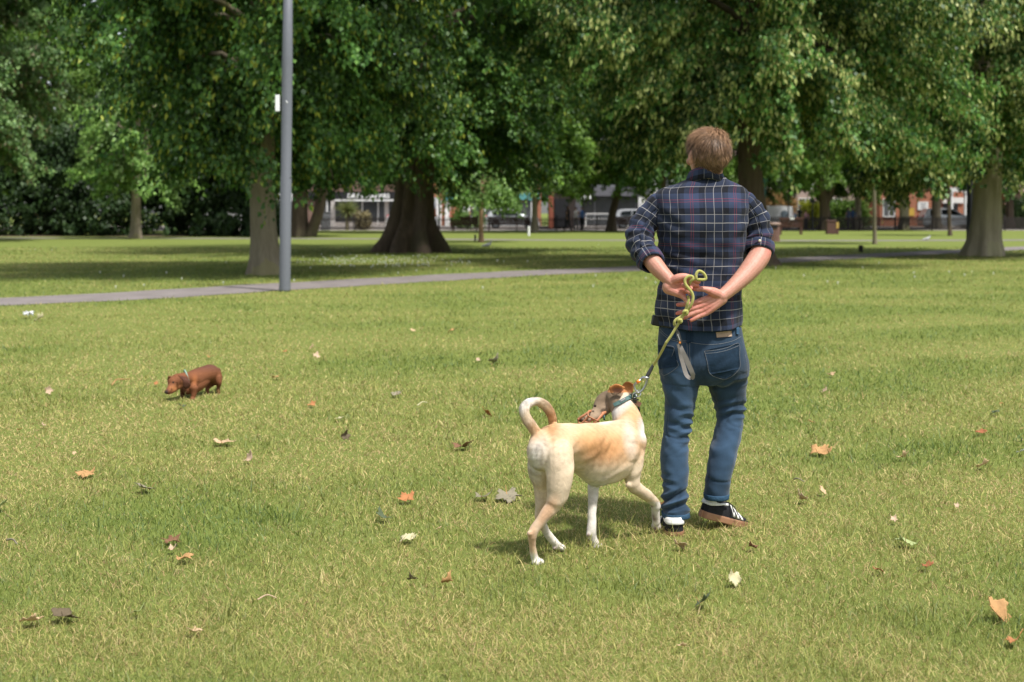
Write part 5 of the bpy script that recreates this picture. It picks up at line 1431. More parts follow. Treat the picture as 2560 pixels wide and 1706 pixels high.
col = np.tile(np.array((.165, .058, .024)), (len(co), 1))
def lay2(c, m):
    global col
    m = np.clip(m, 0, 1)[:, None]; col = col * (1 - m) + np.array(c) * m
lay2((.10, .038, .024), np.clip((560 - dy) / 170, 0, 1) * (dx > 1000)); lay2((.38, .15, .055), np.exp(-((dx - 580) / 130) ** 2 - ((dy - 950) / 70) ** 2)); lay2((.33, .115, .04), np.exp(-((dx - 1110) / 70) ** 2 - ((dy - 740) / 120) ** 2))
lay2((.055, .018, .013), ((dx > 735) & (dx < 1000) & (dy > 600) & (dy < 985) & (co[:, 1] < 10.545)) * .9); lay2((.12, .04, .03), np.exp(-((dx - 400) / 45) ** 2 - ((dy - 1000) / 50) ** 2) * .6)
lay2((.012, .010, .012), near_pts(co, [V(*cD(362, 1055), 10.44)], .020)[:, 0] * 1.3); lay2((.012, .008, .006), near_pts(co, [V(*cD(555, 800), 10.49)], .012)[:, 0] * 1.2)
lay2((.09, .030, .016), np.clip((dy - 900) / 250, 0, .8) * ((dx < 960) & (dx > 720) & (co[:, 1] > 10.6)) + np.clip((dy - 780) / 200, 0, .7) * (dx > 1560))
set_col(me, col); me.materials.append(M_DOG)
cb = link(bpy.data.objects.new('body', me), dac)
fuzz('fur', me, lambda p, n: np.ones(len(p)), 16000, .009, .0020, lambda P, N: np.tile(np.array((.8, .2, -.45)), (len(P), 1)), col_from(me, col), mat_hair('dachshund_fur', .6, .2), cb, 9, .12, .25)
MB().ellipsoid(V(*cD(556, 802), 10.455), (.0075, .006, .0075)).build('eye', plain('dark_eye', (.01, .008, .006), .06), cb, smooth=True)
vs, fs = [], []
ctr = V(*cD(905, 660), 10.665); ax = Vector((.86, .35, .28)).normalized(); e1 = ax.cross(Vector((0, 0, 1))).normalized(); e2 = ax.cross(e1)
for i in range(32):
    a = 2 * math.pi * i / 32; o_ = e1 * math.cos(a) + e2 * math.sin(a)
    for s1, s2 in ((-1, 0), (1, 0), (1, 1), (-1, 1)): vs.append(ctr + o_ * (.056 + .003 * s2) + ax * (.0055 * s1))
for i in range(32):
    a, c_ = i * 4, ((i + 1) % 32) * 4
    for k_ in range(4): fs.append((a + k_, a + (k_ + 1) % 4, c_ + (k_ + 1) % 4, c_ + k_))
mesh_obj('collar', vs, fs, plain('mint_webbing', (.20, .30, .24), .6), dac, True)

# ------------------------------------------------------------------ the leash
lsh = empty('leash', V(1705, 790, 6.03), 'yellow green rope leash with grey strap handle, running from his hands to the dog', 'leash')
t_ = NT('rope')
wv = t_.node('ShaderNodeTexWave', wave_type='BANDS', bands_direction='DIAGONAL'); wv.inputs['Scale'].default_value = 150; wv.inputs['Distortion'].default_value = 2
t_.t.links.new(t_.co(), wv.inputs['Vector'])
n1 = t_.noise(35, 4, .6, t_.co())
t_.set(t_.mix(n1, t_.mix(wv.outputs[0], (.30, .30, .07), (.41, .40, .12)), (.37, .34, .11)), .85, spec=.15, sheen=.2); t_.bump(wv.outputs[0], .25, .001)
M_ROPE = t_.m
rp = MB()
q = lambda L, r: smooth_tube(rp, [(V(*c8(x, y), Y), r) for x, y, Y in L], 12, 6)
q([(600, 300, 6.066), (770, 300, 6.040), (786, 210, 6.038), (830, 145, 6.040), (900, 160, 6.043), (960, 220, 6.045), (975, 290, 6.045), (925, 312, 6.043), (840, 310, 6.042), (760, 312, 6.050), (640, 340, 6.058)], .0063)
q([(660, 400, 6.055), (672, 345, 6.030), (715, 310, 6.022), (720, 262, 6.022), (670, 240, 6.022), (605, 265, 6.022), (566, 330, 6.022), (585, 410, 6.020), (640, 480, 6.018), (700, 560, 6.018), (725, 650, 6.018), (712, 740, 6.018), (675, 830, 6.022), (635, 890, 6.030), (600, 950, 6.038)], .0064)
q([(630, 640, 6.055), (640, 700, 6.050), (615, 800, 6.048), (590, 880, 6.045), (575, 950, 6.040)], .0062)
q([(590, 950, 6.036), (500, 1030, 6.036), (400, 1090, 6.036), (365, 1140, 6.036), (362, 1190, 6.04)], .0064)
q([(580, 960, 6.04), (520, 1040, 6.034), (470, 1110, 6.030), (440, 1170, 6.026), (380, 1270, 6.03), (290, 1420, 6.035), (200, 1545, 6.04)], .0058)
a_, z_ = V(*c8(200, 1545), 6.04), V(*cN(1600, 100), 6.13)
smooth_tube(rp, [(a_, .0058), ((a_ + z_) / 2 + Vector((0, 0, -.004)), .0057), (z_, .0056)], 12, 8)
for (kx, ky, kY, R_) in ((580, 955, 6.030, 36), (470, 1120, 6.026, 28)):
    for ph, tl in ((0, .4), (1.1, -.5), (2.2, .9)):
        pts = []
        for i in range(13):
            a = 2 * math.pi * i / 12; u, v = math.cos(a) * R_ * 1.15, math.sin(a) * R_ * .75
            pts.append((V(*c8(kx + u * math.cos(ph) - v * math.sin(ph), ky + u * math.sin(ph) + v * math.cos(ph)), kY + .010 * math.sin(a + tl)), .0058))
        smooth_tube(rp, pts, 10, 2)
rp.build('rope', M_ROPE, lsh, smooth=True)
M_GREYW = plain('grey_webbing', (.22, .20, .185), .8, var=.12, scale=60, bump=.1)
M_DGREY = plain('dark_grey_rubber', (.055, .055, .058), .5, var=.2)
hd = MB()
def band(mb, L, w, th=.0022, Ybase=6.04):
    P = spline([(*cW(x, y), Y, ww) for x, y, Y, ww in L], 5); pts = [V(p[0], p[1], p[2]) for p in P]
    vs, fs = [], []
    for i, p in enumerate(pts):
        t = (pts[min(i + 1, len(pts) - 1)] - pts[max(i - 1, 0)]).normalized(); s = t.cross(Vector((0, 1, 0))).normalized()
        nn = Vector((0, -1, 0)); s = (s + nn * .25).normalized()
        for a, c_ in ((-1, 0), (1, 0), (1, 1), (-1, 1)): vs.append(p + s * (P[i][3] * w * a) + nn * th * c_)
    for i in range(len(pts) - 1):
        for k_ in range(4): fs.append((i * 4 + k_, i * 4 + (k_ + 1) % 4, i * 4 + 4 + (k_ + 1) % 4, i * 4 + 4 + k_))
    fs += [(0, 1, 2, 3), ((len(pts) - 1) * 4 + 3, (len(pts) - 1) * 4 + 2, (len(pts) - 1) * 4 + 1, (len(pts) - 1) * 4)]
    mb.add(vs, fs)
band(hd, [(620, 740, 6.035, .8), (660, 850, 6.03, 1.1), (740, 1020, 6.03, 1.2), (820, 1200, 6.03, 1.2), (880, 1340, 6.032, 1.1), (890, 1430, 6.04, .9), (850, 1450, 6.05, .8)], .0085)
band(hd, [(850, 1450, 6.05, .8), (790, 1420, 6.06, 1.0), (735, 1340, 6.065, 1.1), (680, 1150, 6.065, 1.1), (620, 950, 6.06, .9), (590, 800, 6.05, .7), (560, 700, 6.045, .7)], .0085)
band(hd, [(490, 250, 6.042, .9), (500, 350, 6.042, .9), (540, 400, 6.04, 1.0), (545, 460, 6.04, 1.0)], .005)
hd.build('handle_strap', M_GREYW, lsh, smooth=False)
cv_ = MB(); band(cv_, [(525, 430, 6.034, .8), (555, 450, 6.034, 1.15), (585, 560, 6.032, 1.25), (612, 660, 6.032, 1.2), (630, 720, 6.034, .7)], .0068, .006)
cvo = cv_.build('grip_sleeve', M_DGREY, lsh)
wr = MB()
for i in range(8):
    x, y = 562 + i * 6.5, 488 + i * 18
    p = V(*cW(x, y), 6.0235)
    wr.box(p, (.0042, .0006, .0010), ry=.3); wr.box(p + Vector((.0012 * (-1) ** i, 0, -.0010)), (.0010, .0006, .0022), ry=.3)
wr.build('lettering', M_WHITE, cvo)
MB().box(V(*cW(607, 668), 6.0245), (.0075, .001, .0078), ry=.25).build('orange_tab', plain('orange_print', (.65, .22, .04), .6), cvo)
# the clip at the dog's end
cl_ = MB(); smooth_tube(cl_, [(V(*cN(1590, 105), 6.13), .0062), (V(*cN(1540, 200), 6.135), .0085), (V(*cN(1490, 290), 6.14), .0088), (V(*cN(1465, 330), 6.142), .0072)], 10, 4, .6)
cl_.build('strap_end', M_DGREY, lsh, smooth=True)
M_ALU = plain('brushed_aluminium', (.42, .43, .44), .3, .85, var=.1)
kb = MB()
smooth_tube(kb, [(V(*cN(x, y), Y), r) for x, y, Y, r in ((1470, 330, 6.145, .006), (1475, 380, 6.145, .0052), (1450, 480, 6.147, .0052), (1400, 570, 6.15, .005), (1335, 632, 6.15, .0045), (1290, 640, 6.15, .004), (1245, 590, 6.15, .004), (1218, 510, 6.15, .004), (1240, 480, 6.148, .0042))], 10, 5)
smooth_tube(kb, [(V(*cN(x, y), Y), r) for x, y, Y, r in ((1500, 350, 6.143, .0055), (1450, 355, 6.143, .0075), (1400, 345, 6.145, .0055), (1350, 375, 6.146, .0045), (1330, 400, 6.147, .0045))], 10, 5)
kb.tube([V(*cN(1345, 385), 6.146), V(*cN(1230, 485), 6.148)], .0052, 10)
kbo = kb.build('carabiner', M_ALU, lsh, smooth=True)
MB().tube([V(*cN(1328, 402), 6.146), V(*cN(1272, 450), 6.147)], .0072, 12).build('orange_sleeve', plain('orange_anodised', (.70, .20, .03), .35), kbo, smooth=True)
# ------------------------------------------------------------------ along the far edge of the park
def X(px, Y): return (px - 1280) / FPX * Y
def Zp(py, Y): return CH - (py - HZ) / FPX * Y
M_FENCE = plain('fence_dark_brown', (.016, .010, .009), .7, var=.3)
M_BENCH = plain('bench_brown_wood', (.075, .030, .022), .7, var=.35, scale=8)
M_GLASSD = plain('shop_glass', (.075, .080, .085), .15, var=.5, scale=1.2, spec=.6)
M_WHITEP = plain('white_paint', (.72, .72, .70), .6, var=.06, scale=4)
M_GREYP = plain('grey_cladding', (.16, .165, .18), .7, var=.15, scale=3)
M_BLACK = plain('black_paint', (.014, .014, .016), .5, var=.2)
def mat_brick(name, c1, c2, mortar):
    t = NT(name); bt = t.node('ShaderNodeTexBrick'); bt.inputs['Scale'].default_value = 1.0
    bt.inputs['Brick Width'].default_value = .225; bt.inputs['Row Height'].default_value = .075; bt.inputs['Mortar Size'].default_value = .008
    t.put(bt.inputs['Color1'], c1); t.put(bt.inputs['Color2'], c2); t.put(bt.inputs['Mortar'], mortar)
    m = t.node('ShaderNodeMapping'); m.inputs['Rotation'].default_value = (math.pi / 2, 0, 0)
    t.t.links.new(t.co(), m.inputs[0]); t.t.links.new(m.outputs[0], bt.inputs['Vector'])
    t.set(bt.outputs[0], .9, spec=.15); return t.m
M_BRICKR = mat_brick('orange_brick', (.33, .105, .05), (.40, .14, .07), (.33, .25, .2))
M_BRICKB = mat_brick('brown_brick', (.13, .075, .055), (.19, .11, .08), (.2, .17, .15))
M_ROOFP = plain('clay_roof', (.20, .13, .115), .85, var=.3, scale=6)

def fence(label, x0, x1, Y, pale, gap, h, round_top=False, wood=False):
    t = empty('fence', ((x0 + x1) / 2, Y, 0), label, 'fence', 'fences along the far pavement')
    mb = MB()
    for z in (.16, h * .80): mb.box(((x0 + x1) / 2, Y, z), (x1 - x0, .035, .05))
    x = x0
    while x < x1:
        mb.box((x, Y - .034, h / 2 + .03), (pale, .022, h - .06)); x += gap
    mb.build('pales', M_FENCE, t)
    k = max(2, int((x1 - x0) / 2.4))
    for i in range(k + 1):
        px_ = x0 + (x1 - x0) * i / k
        MB().box((px_, Y + .08, h / 2 + .05), (.085, .085, h + .1)).ellipsoid((px_, Y + .08, h + .12), (.05, .05, .05), None, 8, 6).build('post', M_FENCE, t)
    return t
fence('low dark railing below the palm and the dry cleaner shop', -13.6, -5.4, 98, .045, .11, .95)
fence('dark railing behind the benches right of the old tree', -5.2, 8.6, 98, .045, .115, .92)
fence('dark brown picket fence running along the right half of the park', 8.9, 44, 98, .085, .135, .95)

def bench(label, x, Y, w, rz=0.0):
    t = empty('park_bench', (x, Y, 0), label, 'bench', 'brown park benches', rz)
    m = t.matrix_world
    def part(nm, mb): o = mb.build(nm, M_BENCH, None); o.parent = t; return o
    bk = MB()
    for i in range(5): bk.box((0, -.02 - .02 * i, .50 + .095 * i), (w, .028, .075), rx=.16)
    bk.box((0, -.13, .94), (w + .06, .05, .07)); part('backrest', bk)
    st_ = MB()
    for i in range(4): st_.box((0, .08 + .11 * i, .44), (w, .09, .03))
    part('seat', st_)
    for sx in (-1, 1):
        for sy in (-.06, .42): part('leg', MB().box((sx * (w / 2 - .08), sy, .215), (.07, .07, .43)))
        part('armrest', MB().box((sx * (w / 2 - .04), .18, .66), (.065, .56, .045)).box((sx * (w / 2 - .04), .42, .545), (.055, .055, .19)))
    return t
bench('short brown bench seen from behind, left of the staked sapling', X(1162, 96), 96, 1.75)
bench('long brown bench seen from behind, in front of the silver car', X(1272, 96), 96, 2.85)
bench('brown bench just left of the man below the grey car', X(1570, 96), 96, 1.8)
b4 = bench('brown bench with a white plaque, right of the round brown bin', X(1978, 82), 82, 1.35)
p_ = MB().box((.02, -.17, .93), (.24, .012, .09)).build('plaque', M_WHITEP, None); p_.parent = b4

def bin_round(label, px, Y, r, h):
    t = empty('litter_bin', (X(px, Y), Y, 0), label, 'litter bin')
    M = plain('bin_brown', (.17, .095, .075), .6, var=.2, scale=8)
    vs, fs = [], []; n = 36
    for z in (0, h * .88):
        for j in range(n):
            a = 2 * math.pi * j / n; rr = r * (.93 if j % 2 else 1.0); vs.append((rr * math.cos(a), rr * math.sin(a), z))
    for j in range(n): fs.append((j, (j + 1) % n, n + (j + 1) % n, n + j))
    fs += [tuple(reversed(range(n))), tuple(n + j for j in range(n))]
    o = mesh_obj('body', vs, fs, M, None); o.parent = t
    ld = MB().tube([Vector((0, 0, h * .88)), Vector((0, 0, h * .94)), Vector((0, 0, h))], [r * 1.12, r * 1.12, r * 1.0], 28).build('lid', plain('bin_lid', (.24, .16, .12), .55, var=.15), None); ld.parent = t
    ap = MB().box((0, -r * 1.0, h * .80), (r * 1.0, .05, h * .12)).build('opening', M_BLACK, None); ap.parent = t
    return t
bin_round('round fluted brown litter bin beside the man\'s right elbow', 1933, 64, .30, .86)
t = empty('litter_bin', (X(2080, 84), 84, 0), 'square dark brown litter bin with a gold panel, left of the thin young tree', 'litter bin')
M_BINB = plain('bin_dark_brown', (.085, .040, .030), .6, var=.25, scale=8)
for nm, mb, m in (('body', MB().box((-.08, 0, .36), (.52, .5, .72)), M_BINB), ('lid', MB().box((-.08, 0, .775), (.60, .56, .10)), M_BINB),
                  ('side_box', MB().box((.27, -.02, .35), (.16, .44, .70)), M_BINB), ('gold_panel', MB().box((.27, -.252, .52), (.15, .02, .36)).box((.27, -.262, .52), (.10, .01, .10)), plain('gold_panel', (.42, .27, .07), .5, var=.3, scale=30))):
    o = mb.build(nm, m, None, bevel=.015); o.parent = t
g = G(2152, 631); tag(MB().tube([g + Vector((0, 0, z)) for z in (0, .02, .22, .235)], [.070, .075, .075, .06], 16).build('stump', plain('dark_stump', (.020, .018, .018), .8, var=.3), None, smooth=False), 'small dark cylindrical stump on the shaded grass, right of the man', 'stump')
g = G(1188, 603); tag(MB().tube([g, g + Vector((0, 0, .27)), g + Vector((0, 0, .30))], [.045, .045, .03], 12).build('marker_post', M_BLACK, None), 'tiny black marker post left of the staked sapling', 'post')
g = G(1322, 590); tag(MB().tube([g, g + Vector((0, 0, .48)), g + Vector((0, 0, .52))], [.07, .07, .05], 12).build('marker_post', M_WHITEP, None), 'short white post on the grass right of the long bench', 'post')
g = G(2242, 576); tag(MB().ellipsoid(g + Vector((0, -.3, .17)), (.13, .11, .17), None, 12, 8).ellipsoid(g + Vector((.02, -.3, .36)), (.06, .06, .08), None, 8, 6).build('rubbish_bag', plain('white_plastic', (.62, .61, .60), .4, var=.1), None, smooth=True), 'knotted white bag at the foot of the fence by the brown trunk', 'bag')
for px, py, lb in ((1219, 620, 'grey pigeon on the grass right of the old tree'), (2318, 603, 'pale pigeon on the grass left of the black lamp post')):
    g = G(px, py); mb = MB()
    mb.ellipsoid(g + Vector((0, 0, .11)), (.12, .06, .065), Matrix.Rotation(-.35, 3, 'Y'), 12, 8)
    smooth_tube(mb, [(g + Vector((.08, 0, .13)), .045), (g + Vector((.11, 0, .19)), .032), (g + Vector((.125, 0, .235)), .033)], 8, 3)
    mb.tube([g + Vector((.145, 0, .235)), g + Vector((.18, 0, .225))], [.012, .003], 6)
    smooth_tube(mb, [(g + Vector((-.09, 0, .10)), .04), (g + Vector((-.2, 0, .075)), .03)], 8, 2)
    for s_ in (-.025, .025): mb.tube([g + Vector((.01, s_, 0)), g + Vector((0, s_, .07))], .008, 5)
    me = voxel(mb, .012, 2); me.materials.append(plain('pigeon_grey', (.16, .17, .20) if px < 2000 else (.42, .42, .44), .7, var=.4, scale=25))
    tag(link(bpy.data.objects.new('pigeon', me)), lb, 'bird')

# street poles
for px, Y, z, r, lb, m in ((1098, 101, 3.4, .06, 'slim black street pole right of the old trunk', M_BLACK), (1320, 101, 3.2, .055, 'slim grey street pole behind the long bench', M_GREYP), (1913, 101, 3.8, .05, 'slim teal street pole right of the man', plain('teal_paint', (.05, .17, .15), .5)), (1971, 101, 3.2, .045, 'slim dark street pole right of the white van', M_BLACK), (2031, 97.5, 2.3, .05, 'short black pole in front of the golden hedge', M_BLACK)):
    x = X(px, Y); mb = MB().tube([Vector((x, Y, 0)), Vector((x, Y, .6)), Vector((x, Y, .61)), Vector((x, Y, z))], [r * 1.4, r * 1.4, r, r * .8], 10)
    mb.box((x, Y - .05, z - .25), (.32, .03, .32)); tag(mb.build('street_pole', m), lb, 'pole')

# ------------------------------------------------------------------ vehicles
M_TYRE = plain('tyre', (.015, .015, .016), .85, var=.2); M_RIM = plain('alloy', (.35, .36, .37), .35, .7)
M_WIN = plain('car_glass', (.012, .015, .018), .08, var=.3, spec=.7)
M_RED = plain('tail_lamp', (.55, .02, .015), .25, var=.1); M_HEAD = plain('head_lamp', (.6, .62, .65), .15, var=.05)
def car(label, x_rear, Y, L, H, W, prof, glass, paint, cat='car', face=1, name='parked_car'):
    t = empty(name, (x_rear + face * L / 2, Y, 0), label, cat, 'vehicles parked along the road')
    m = NT('car_paint'); m.set(paint, .28, .35 if sum(paint) < 2 else 0, .5, coat=.6)
    def put(nm, mb, mat, par=t, **k): o = mb.build(nm, mat, None, **k); o.parent = par; return o
    def shell(poly, w0, w1):          # side outline (x/L, z/H) with the glasshouse leaning in
        vs, fs = [], []; k = len(poly)
        for s_ in (-1, 1):
            for (x, z) in poly:
                zz = z * H; wf = w0 if zz < H * .58 else w0 + (w1 - w0) * (zz - H * .58) / (H * .42)
                vs.append((face * (x - .5) * L, s_ * W / 2 * wf, zz))
        fs = [tuple(range(k)), tuple(range(2 * k - 1, k - 1, -1))] + [(i, i + k, (i + 1) % k + k, (i + 1) % k) for i in range(k)]
        return MB().add(vs, fs)
    P = spline(prof, 4)[:, :2]
    body = put('body', shell([tuple(p) for p in P], 1.0, .80), m.m, smooth=False, bevel=.05)
    for g_ in glass:
        vs, k = [], len(g_)
        for s_ in (-1, 1):
            for (x, z) in g_:
                zz = z * H; wf = 1.0 + (.80 - 1.0) * max(0, (zz - H * .58) / (H * .42)); vs.append((face * (x - .5) * L, s_ * (W / 2 * wf + .012), zz))
        put('side_window', MB().add(vs, [tuple(range(k)), tuple(range(2 * k - 1, k - 1, -1))]), M_WIN, body)
    for x in (.19, .80):
        for s_ in (-1, 1):
            c = Vector((face * (x - .5) * L, s_ * (W / 2 - .08), .32))
            w_ = put('wheel', MB().tube([c + Vector((0, dy, 0)) for dy in (-.10, -.08, .08, .10)], [.28, .32, .32, .28], 20), M_TYRE)
            put('rim', MB().tube([c + Vector((0, s_ * .085, 0)), c + Vector((0, s_ * .108, 0))], [.21, .19], 14), M_RIM, w_)
    for s_ in (-1, 1):
        put('tail_light', MB().box((face * (.012 - .5) * L, s_ * W * .43, H * .60), (.12, .16, .22)), M_RED)
        put('headlight', MB().box((face * (.975 - .5) * L, s_ * W * .40, H * .47), (.16, .22, .12)), M_HEAD)
    # rear and front screens
    a, b_ = glass[0][0], glass[0][1]
    return t
HATCH = [(0, .22), (.0, .45), (.015, .60), (.05, .70), (.10, .90), (.16, .97), (.30, 1.0), (.48, .985), (.58, .90), (.70, .68), (.80, .62), (.93, .55), (.985, .45), (1.0, .30), (.99, .18), (.5, .14), (.02, .15)]
HGLASS = [[(.14, .68), (.17, .88), (.36, .93), (.36, .68)], [(.38, .68), (.38, .93), (.52, .91), (.64, .70), (.62, .68)]]
ESTATE = [(0, .22), (.0, .45), (.01, .60), (.03, .66), (.075, .92), (.11, .98), (.28, 1.0), (.46, .985), (.56, .91), (.69, .67), (.80, .62), (.93, .55), (.985, .45), (1.0, .30), (.99, .18), (.5, .14), (.02, .15)]
EGLASS = [[(.12, .68), (.13, .90), (.30, .94), (.30, .68)], [(.32, .68), (.32, .94), (.46, .93), (.46, .68)], [(.48, .68), (.48, .92), (.54, .88), (.64, .70), (.62, .68)]]
VAN = [(0, .16), (.0, .5), (.01, .90), (.03, .97), (.20, 1.0), (.60, .995), (.72, .96), (.84, .68), (.93, .58), (.99, .48), (1.0, .25), (.99, .14), (.5, .12), (.02, .12)]
VGLASS = [[(.66, .64), (.66, .90), (.72, .88), (.80, .66), (.78, .64)]]
SILVER, GREYC, WHITEC = (.56, .58, .60), (.40, .41, .43), (.78, .79, .80)
car('silver hatchback with a red tail light behind the long bench', X(1214, 109.5), 109.5, 4.1, 1.52, 1.75, HATCH, HGLASS, SILVER)
car('pale grey hatchback parked left of the man behind a brown bench', X(1530, 109.5), 109.5, 4.0, 1.50, 1.75, HATCH, HGLASS, GREYC)
car('white van with a round badge parked right of the man\'s shoulder', X(1978, 109.5), 109.5, 4.4, 1.75, 1.85, VAN, VGLASS, WHITEC, 'van', -1, 'parked_van')
car('silver estate car in front of the orange brick house', X(2300, 109.5), 109.5, 4.5, 1.56, 1.8, ESTATE, EGLASS, SILVER)
wc = car('white car almost hidden behind the old tree trunk, its front showing', X(970, 109.0), 109.0, 3.9, 1.6, 1.75, HATCH, HGLASS, WHITEC)
vb = MB().tube([Vector((X(1961, 108.6), 108.56, 1.12)), Vector((X(1961, 108.6), 108.53, 1.12))], .28, 20); tag_o = vb.build('badge', plain('badge_grey', (.22, .28, .33), .5), None)
v_ = [o for o in COL.objects if o.name.startswith('parked_van')][0]; tag_o.parent = v_; tag_o.matrix_parent_inverse = v_.matrix_world.inverted()

# ------------------------------------------------------------------ distant people
def folk(label, px, Y, h, top, legs, hair=(.05, .03, .02), rz=0.0, stride=.12, skirt=False):
    t = empty('person', (X(px, Y), Y, 0), label, 'person', None, rz)
    s = h / 1.7
    def put(nm, rows_list, mat, extra=None):
        mb = MB()
        for rows, flat in rows_list: smooth_tube(mb, [(Vector(p) * s, r * s) for p, r in rows], 10, 3, flat)
        me = voxel(mb, .022, 2); me.materials.append(mat); o = bpy.data.objects.new(nm, me); COL.objects.link(o); o.parent = t; return o
    sk = plain('far_skin', (.45, .26, .18), .6)
    arms = [[(( .20, 0, 1.36), .05), ((.25, .02, 1.10), .042), ((.22, -.10, .88), .036), ((.21, -.13, .80), .035)], [((-.20, 0, 1.36), .05), ((-.25, .02, 1.10), .042), ((-.24, -.02, .88), .036), ((-.24, -.03, .80), .035)]]
    put('body', [([((0, 0, 1.40), .06), ((0, 0, 1.50), .05), ((0, -.01, 1.58), .085), ((0, 0, 1.64), .075)], 1)] + [(a, 1) for a in arms] + [([((0, 0, .9), .12), ((0, 0, 1.3), .12)], .6)] +
        [([((sx * .09, 0, .88), .085), ((sx * .10, sx * stride * .5, .48), .055), ((sx * .10, sx * stride, .06), .042), ((sx * .10, sx * stride - .12, .035), .035)], 1) for sx in (-1, 1)], sk)
    put('top', [([((0, 0, .92), .155), ((0, 0, 1.12), .150), ((0, 0, 1.34), .175), ((0, 0, 1.43), .10)], .62)] + [(a[:2] + [((a[1][0][0] * .97, -.03, 1.0), .045)], 1) for a in arms], plain('far_top', top, .85, var=.25, scale=14))
    put('trousers', [([((0, 0, .98), .150), ((0, 0, .84), .155)], .68)] + [([((sx * .085, 0, .86), .100), ((sx * .10, sx * stride * .5, .48), .072), ((sx * .10, sx * stride, .09), .058)], 1) for sx in (-1, 1)], plain('far_trousers', legs, .85, var=.2))
    mb = MB().ellipsoid(Vector((0, .015, 1.625)) * s, (.092 * s, .105 * s, .10 * s), None, 12, 8)
    o = mb.build('hair', plain('far_hair', hair, .7, var=.3), None, smooth=True); o.parent = t
    return t
folk('distant person in a red top behind the railing, right of the old tree', 1132, 101, 1.62, (.42, .025, .04), (.03, .03, .05))
folk('distant person in black and white above the short bench', 1178, 100.5, 1.66, (.03, .03, .035), (.5, .5, .5), rz=1.2)
folk('distant person in a dark jacket walking left of the blue topped person', 1419, 96.5, 1.68, (.018, .018, .022), (.02, .02, .024), rz=1.3, stride=.28)
folk('distant person in a white top between the dark jacket and the blue top', 1440, 99.5, 1.6, (.6, .58, .55), (.35, .33, .31), rz=-1.0)
folk('distant person with a bright blue top and black trousers', 1455, 96.5, 1.62, (.03, .16, .50), (.014, .014, .018), (.015, .012, .01), rz=.2)
folk('distant person in black behind the bench with the plaque', 1999, 100, 1.70, (.016, .016, .018), (.02, .02, .025), (.3, .28, .26), rz=.4)
folk('distant person in a pink patterned top right of the bench with the plaque', 2014, 99.3, 1.42, (.62, .32, .38), (.05, .05, .07), (.03, .02, .018))
folk('distant person in a blue grey top left of a pair by the pale slim tree', 2121, 100, 1.58, (.10, .12, .22), (.03, .03, .06), rz=.5)
folk('distant person in blue beside the pale slim tree trunk', 2132, 100.2, 1.62, (.04, .09, .24), (.02, .02, .03), (.1, .05, .04), rz=-.4)

# ------------------------------------------------------------------ buildings
def building(name, label, x0, x1, Y, h, depth, wall, roof=None, cat='building'):
    t = empty(name, ((x0 + x1) / 2, Y, 0), label, cat)
    def put(nm, mb, mat, par=None, **k):
        o = mb.build(nm, mat, None, **k); o.parent = par or t
        o.matrix_parent_inverse = t.matrix_world.inverted() if par is None else Matrix()
        return o
    put('wall', MB().box(((x0 + x1) / 2, Y + depth / 2, h / 2), (x1 - x0, depth, h)), wall)
    if roof:
        e, rh = .35, 2.6; a, b_ = x0 - e, x1 + e
        vs = [(a, Y - e, h), (b_, Y - e, h), (b_, Y + depth + e, h), (a, Y + depth + e, h), (a, Y + depth / 2, h + rh), (b_, Y + depth / 2, h + rh)]
        put('roof', MB().add(vs, [(0, 1, 5, 4), (2, 3, 4, 5), (0, 4, 3), (1, 2, 5), (3, 2, 1, 0)]), roof)
    return t, put
def win(put, x, z, w, h, Y, mat=M_WHITEP, glass=M_GLASSD, par=None):
    f = MB()
    for dx in (-w / 2, w / 2): f.box((x + dx, Y - .03, z), (.07, .08, h + .07))
    for dz in (-h / 2, h / 2): f.box((x, Y - .031, z + dz), (w - .07, .08, .07))
    f.box((x, Y - .029, z), (.05, .06, h - .07))
    fo = put('window', f, mat)
    g_ = MB().box((x, Y - .012, z), (w, .02, h)).build('pane', glass, None); g_.parent = fo; g_.matrix_parent_inverse = Matrix()
    return fo
def text_mesh(s, size, mat, loc, parent, name='lettering', depth=.012):
    c = bpy.data.curves.new('t', 'FONT'); c.body = s; c.size = size; c.extrude = depth; c.align_x = 'CENTER'; c.offset = .01
    o = bpy.data.objects.new('t', c); COL.objects.link(o)
    dg = bpy.context.evaluated_depsgraph_get(); dg.update(); me = bpy.data.meshes.new_from_object(o.evaluated_get(dg))
    bpy.data.objects.remove(o); me.materials.clear(); me.materials.append(mat)
    q_ = bpy.data.objects.new(name, me); COL.objects.link(q_); q_.rotation_euler = (math.pi / 2, 0, 0); q_.location = loc
    if parent:
        q_.parent = parent; q_.matrix_parent_inverse = parent.matrix_world.inverted() if parent.type == 'EMPTY' else Matrix()
    return q_
def poster(put, x, z, w, h, Y, col, nm='poster'): put(nm, MB().box((x, Y - .05, z), (w, .02, h)), plain('print_' + str(int(col[0] * 100)), col, .6, var=.35, scale=3))

